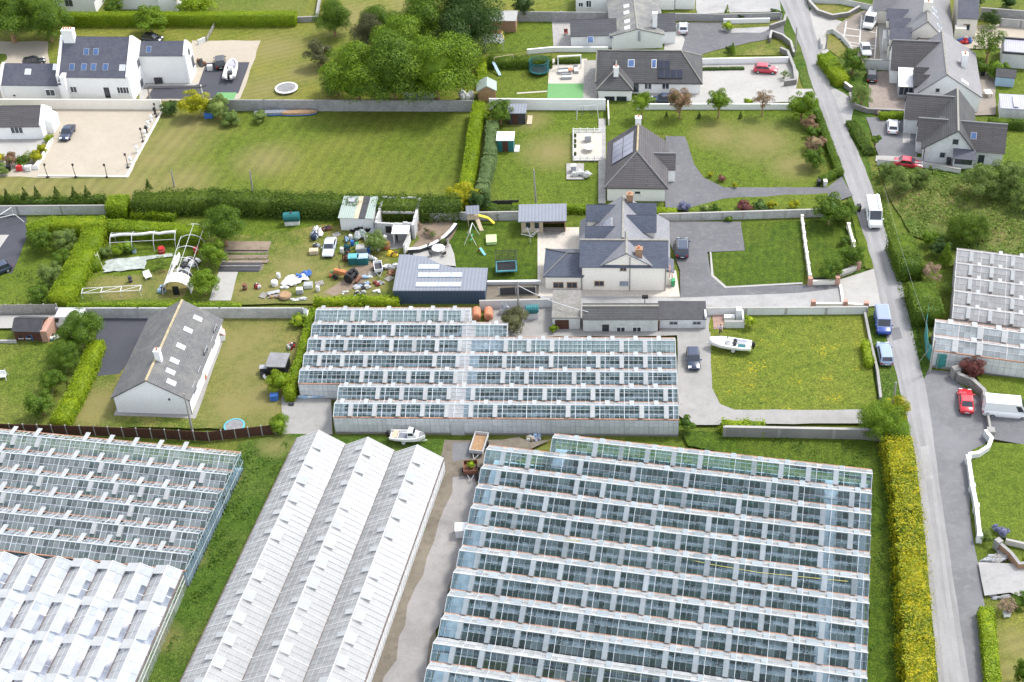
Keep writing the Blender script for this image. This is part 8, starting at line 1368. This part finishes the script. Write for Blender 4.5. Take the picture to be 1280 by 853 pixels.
for x, y, lx, ly, h, m_, l, lid in ((443, 331, 1.5, 1.2, 1.2, 'teal', 'left teal container at the end of the scrap line', 'aqua'), (454.5, 331, 1.5, 1.2, 1.2, 'teal', 'right teal container at the end of the scrap line', 'bluepale'), (393, 319, 1.3, .9, .6, 'palewood', 'pale wooden box below the cluttered trailer', 'palewood'), (386, 361, 1.2, 1.0, .5, 'offwhite', 'white boxed appliance on the worn grass', 'greypaint'), (375.5, 369, .9, .7, .8, 'greypaint', 'grey washing machine by the block wall', 'offwhite'), (453, 318, 1.6, 1.2, 1.0, 'greypaint', 'grey crate behind the teal containers', 'fibrecement'), (344, 502, 1.0, .8, .8, 'blue', 'blue bin box below the bright shrub', 'bluetarp'), (577.5, 671, 1.4, 1.3, 1.2, 'white', 'white water tank beside the mud track', 'white'), (1257, 773, .7, .5, .5, 'white', 'small white box by the twiggy shrub', 'greypaint'), (331, 468, 1.0, .8, .9, 'charcoal', 'charcoal hutch behind the derelict shed', 'greypaint'), (255, 476, .8, .6, .6, 'orange', 'orange toy box on the bungalow path', 'orange')): crate('water_tank' if 'tank' in l else 'storage_box', l, 'tank' if 'tank' in l else 'box', x, y, lx, ly, h, m_, 0, lid)
sheet('tarpaulin', 'bright blue tarpaulin lying beside the white plastic heap', 'tarpaulin', 381, 347.5, 2.2, 1.3, 'bluetarp', .3, .5, 2); sheet('tarpaulin', 'flat white plastic sheet beside the worn track', 'tarpaulin', 372, 352, 3.2, 1.6, 'fabric', .2, .4, 7); sheet('board', 'pale grey board on the grass by the wall', 'board', 343, 370, 1.7, .7, 'greypaint', .25, .1, 9, base=.3)
o = gthing('cold_frame', 'cream cold frame against the block wall corner', 'cold frame', 376, 399); MB().box(-1.1, 1.1, -.8, .8, 0, .9).build('box', MATS['creampaint'], o); MB().slab([(-1.0, -.75, .93), (1.0, -.75, .93), (1.0, .75, 1.2), (-1.0, .75, 1.2)], (0, -.1, 1), .05).build('glass_lid', MATS['g_pale'], o)
o = gthing('playhouse', 'small white playhouse with pink roof on the bungalow path', 'playhouse', 277, 426, .2); MB().box(-.55, .55, -.6, .6, 0, .9).build('wall', MATS['white'], o); m = MB(); roofslab(m, (-.65, -.7, .9), (-.65, .7, .9), (0, .7, 1.4), (0, -.7, 1.4), .06); roofslab(m, (.65, -.7, .9), (.65, .7, .9), (0, .7, 1.4), (0, -.7, 1.4), .06); m.build('roof', MATS['pink'], o)
o = gthing('garden_bench', 'white garden swing seat at the left edge lawn', 'seat', 1, 476, 0); MB().box(-.9, .9, -.3, .3, .4, .5).build('seat', MATS['white'], o); MB().box(-.9, .9, .31, .38, .5, 1.1).build('backrest', MATS['white'], o); m = MB(); [m.tube([(s * .95, -.5, 0), (s * .95, .1, 1.5), (s * .95, .6, 0)], .04) for s in (-1, 1)]; m.build('frame', MATS['white'], o)
o = gthing('sliding_gate', 'grey metal gate standing open by the red brick piers', 'gate', 1013, 356, 0); L = 4.0; m = MB(); [m.box(0, L, -.03, .03, z, z + .06) for z in (.1, .6, 1.1)]; [m.box(L * k / 14 - .015, L * k / 14 + .015, -.02, .02, .16, 1.1) for k in range(15)]; m.build('bars', MATS['charcoal'], o)
MB().box(14.6, 16.2, -.14, -.09, 0, 2.3).build('door', MATS['galv'], bpy.data.objects['greenhouse'])
for i, (x, y) in enumerate(((441, 291), (446, 292), (451, 291), (456, 292), (461, 291), (443.5, 288), (453, 288), (459, 288), (436, 320), (439, 322))):
    o = gthing('old_tyre', 'black tyre lying in the row below the patched shed' if i < 8 else 'black tyre in the scrap line by the teal containers', 'tyre', x, y, 0, 'tyres below the patched shed' if i < 8 else 'tyres by the teal containers'); n = .25 * (i % 3); MB().lathe([(.2, n), (.36, n), (.4, n + .08), (.36, n + .24), (.2, n + .24), (.22, n + .12)], 0, 0, 0, 12).build('casing', MATS['rubber'], o)
for i, (x, y, r) in enumerate(((400, 357, .3), (330, 372, 1.1), (418, 378, .2), (487, 351, .8), (466, 345, 0), (421, 296, .5))): o = gthing('pallet', 'grey wooden pallet lying on the scrap yard grass', 'pallet', x, y, r, 'pallets in the scrap yard'); m = MB(); [m.box(-.6 + k * .2, -.46 + k * .2, -.5, .5, .1, .13) for k in range(6)]; [m.box(-.6, .54, c - .05, c + .05, 0, .098) for c in (-.45, 0, .45)]; m.build('slats', MATS['greywood'], o)
for i, (x, y, c, l) in enumerate(((439, 302, 'offwhite', 'white'), (441, 309, 'blue', 'blue'), (428, 318, 'offwhite', 'white'), (447, 312, 'green', 'green'), (461, 318, 'blue', 'blue'), (458, 303, 'offwhite', 'white'), (482, 303, 'offwhite', 'white'), (468, 300, 'greypaint', 'grey'), (349, 350, 'offwhite', 'white'), (398, 366, 'offwhite', 'white'))): o = gthing('drum', f'{l} plastic drum standing among the scrap', 'drum', x, y, 0, f'{l} plastic drums in the scrap yard'); MB().lathe([(.27, 0), (.3, .1), (.3, .8), (.22, .9), (.02, .9)], 0, 0, 0, 12).build('body', MATS[c], o); MB().lathe([(.06, .9), (.06, .96), (.01, .96)], .12, 0, 0, 8).build('bung', MATS['charcoal'], o)
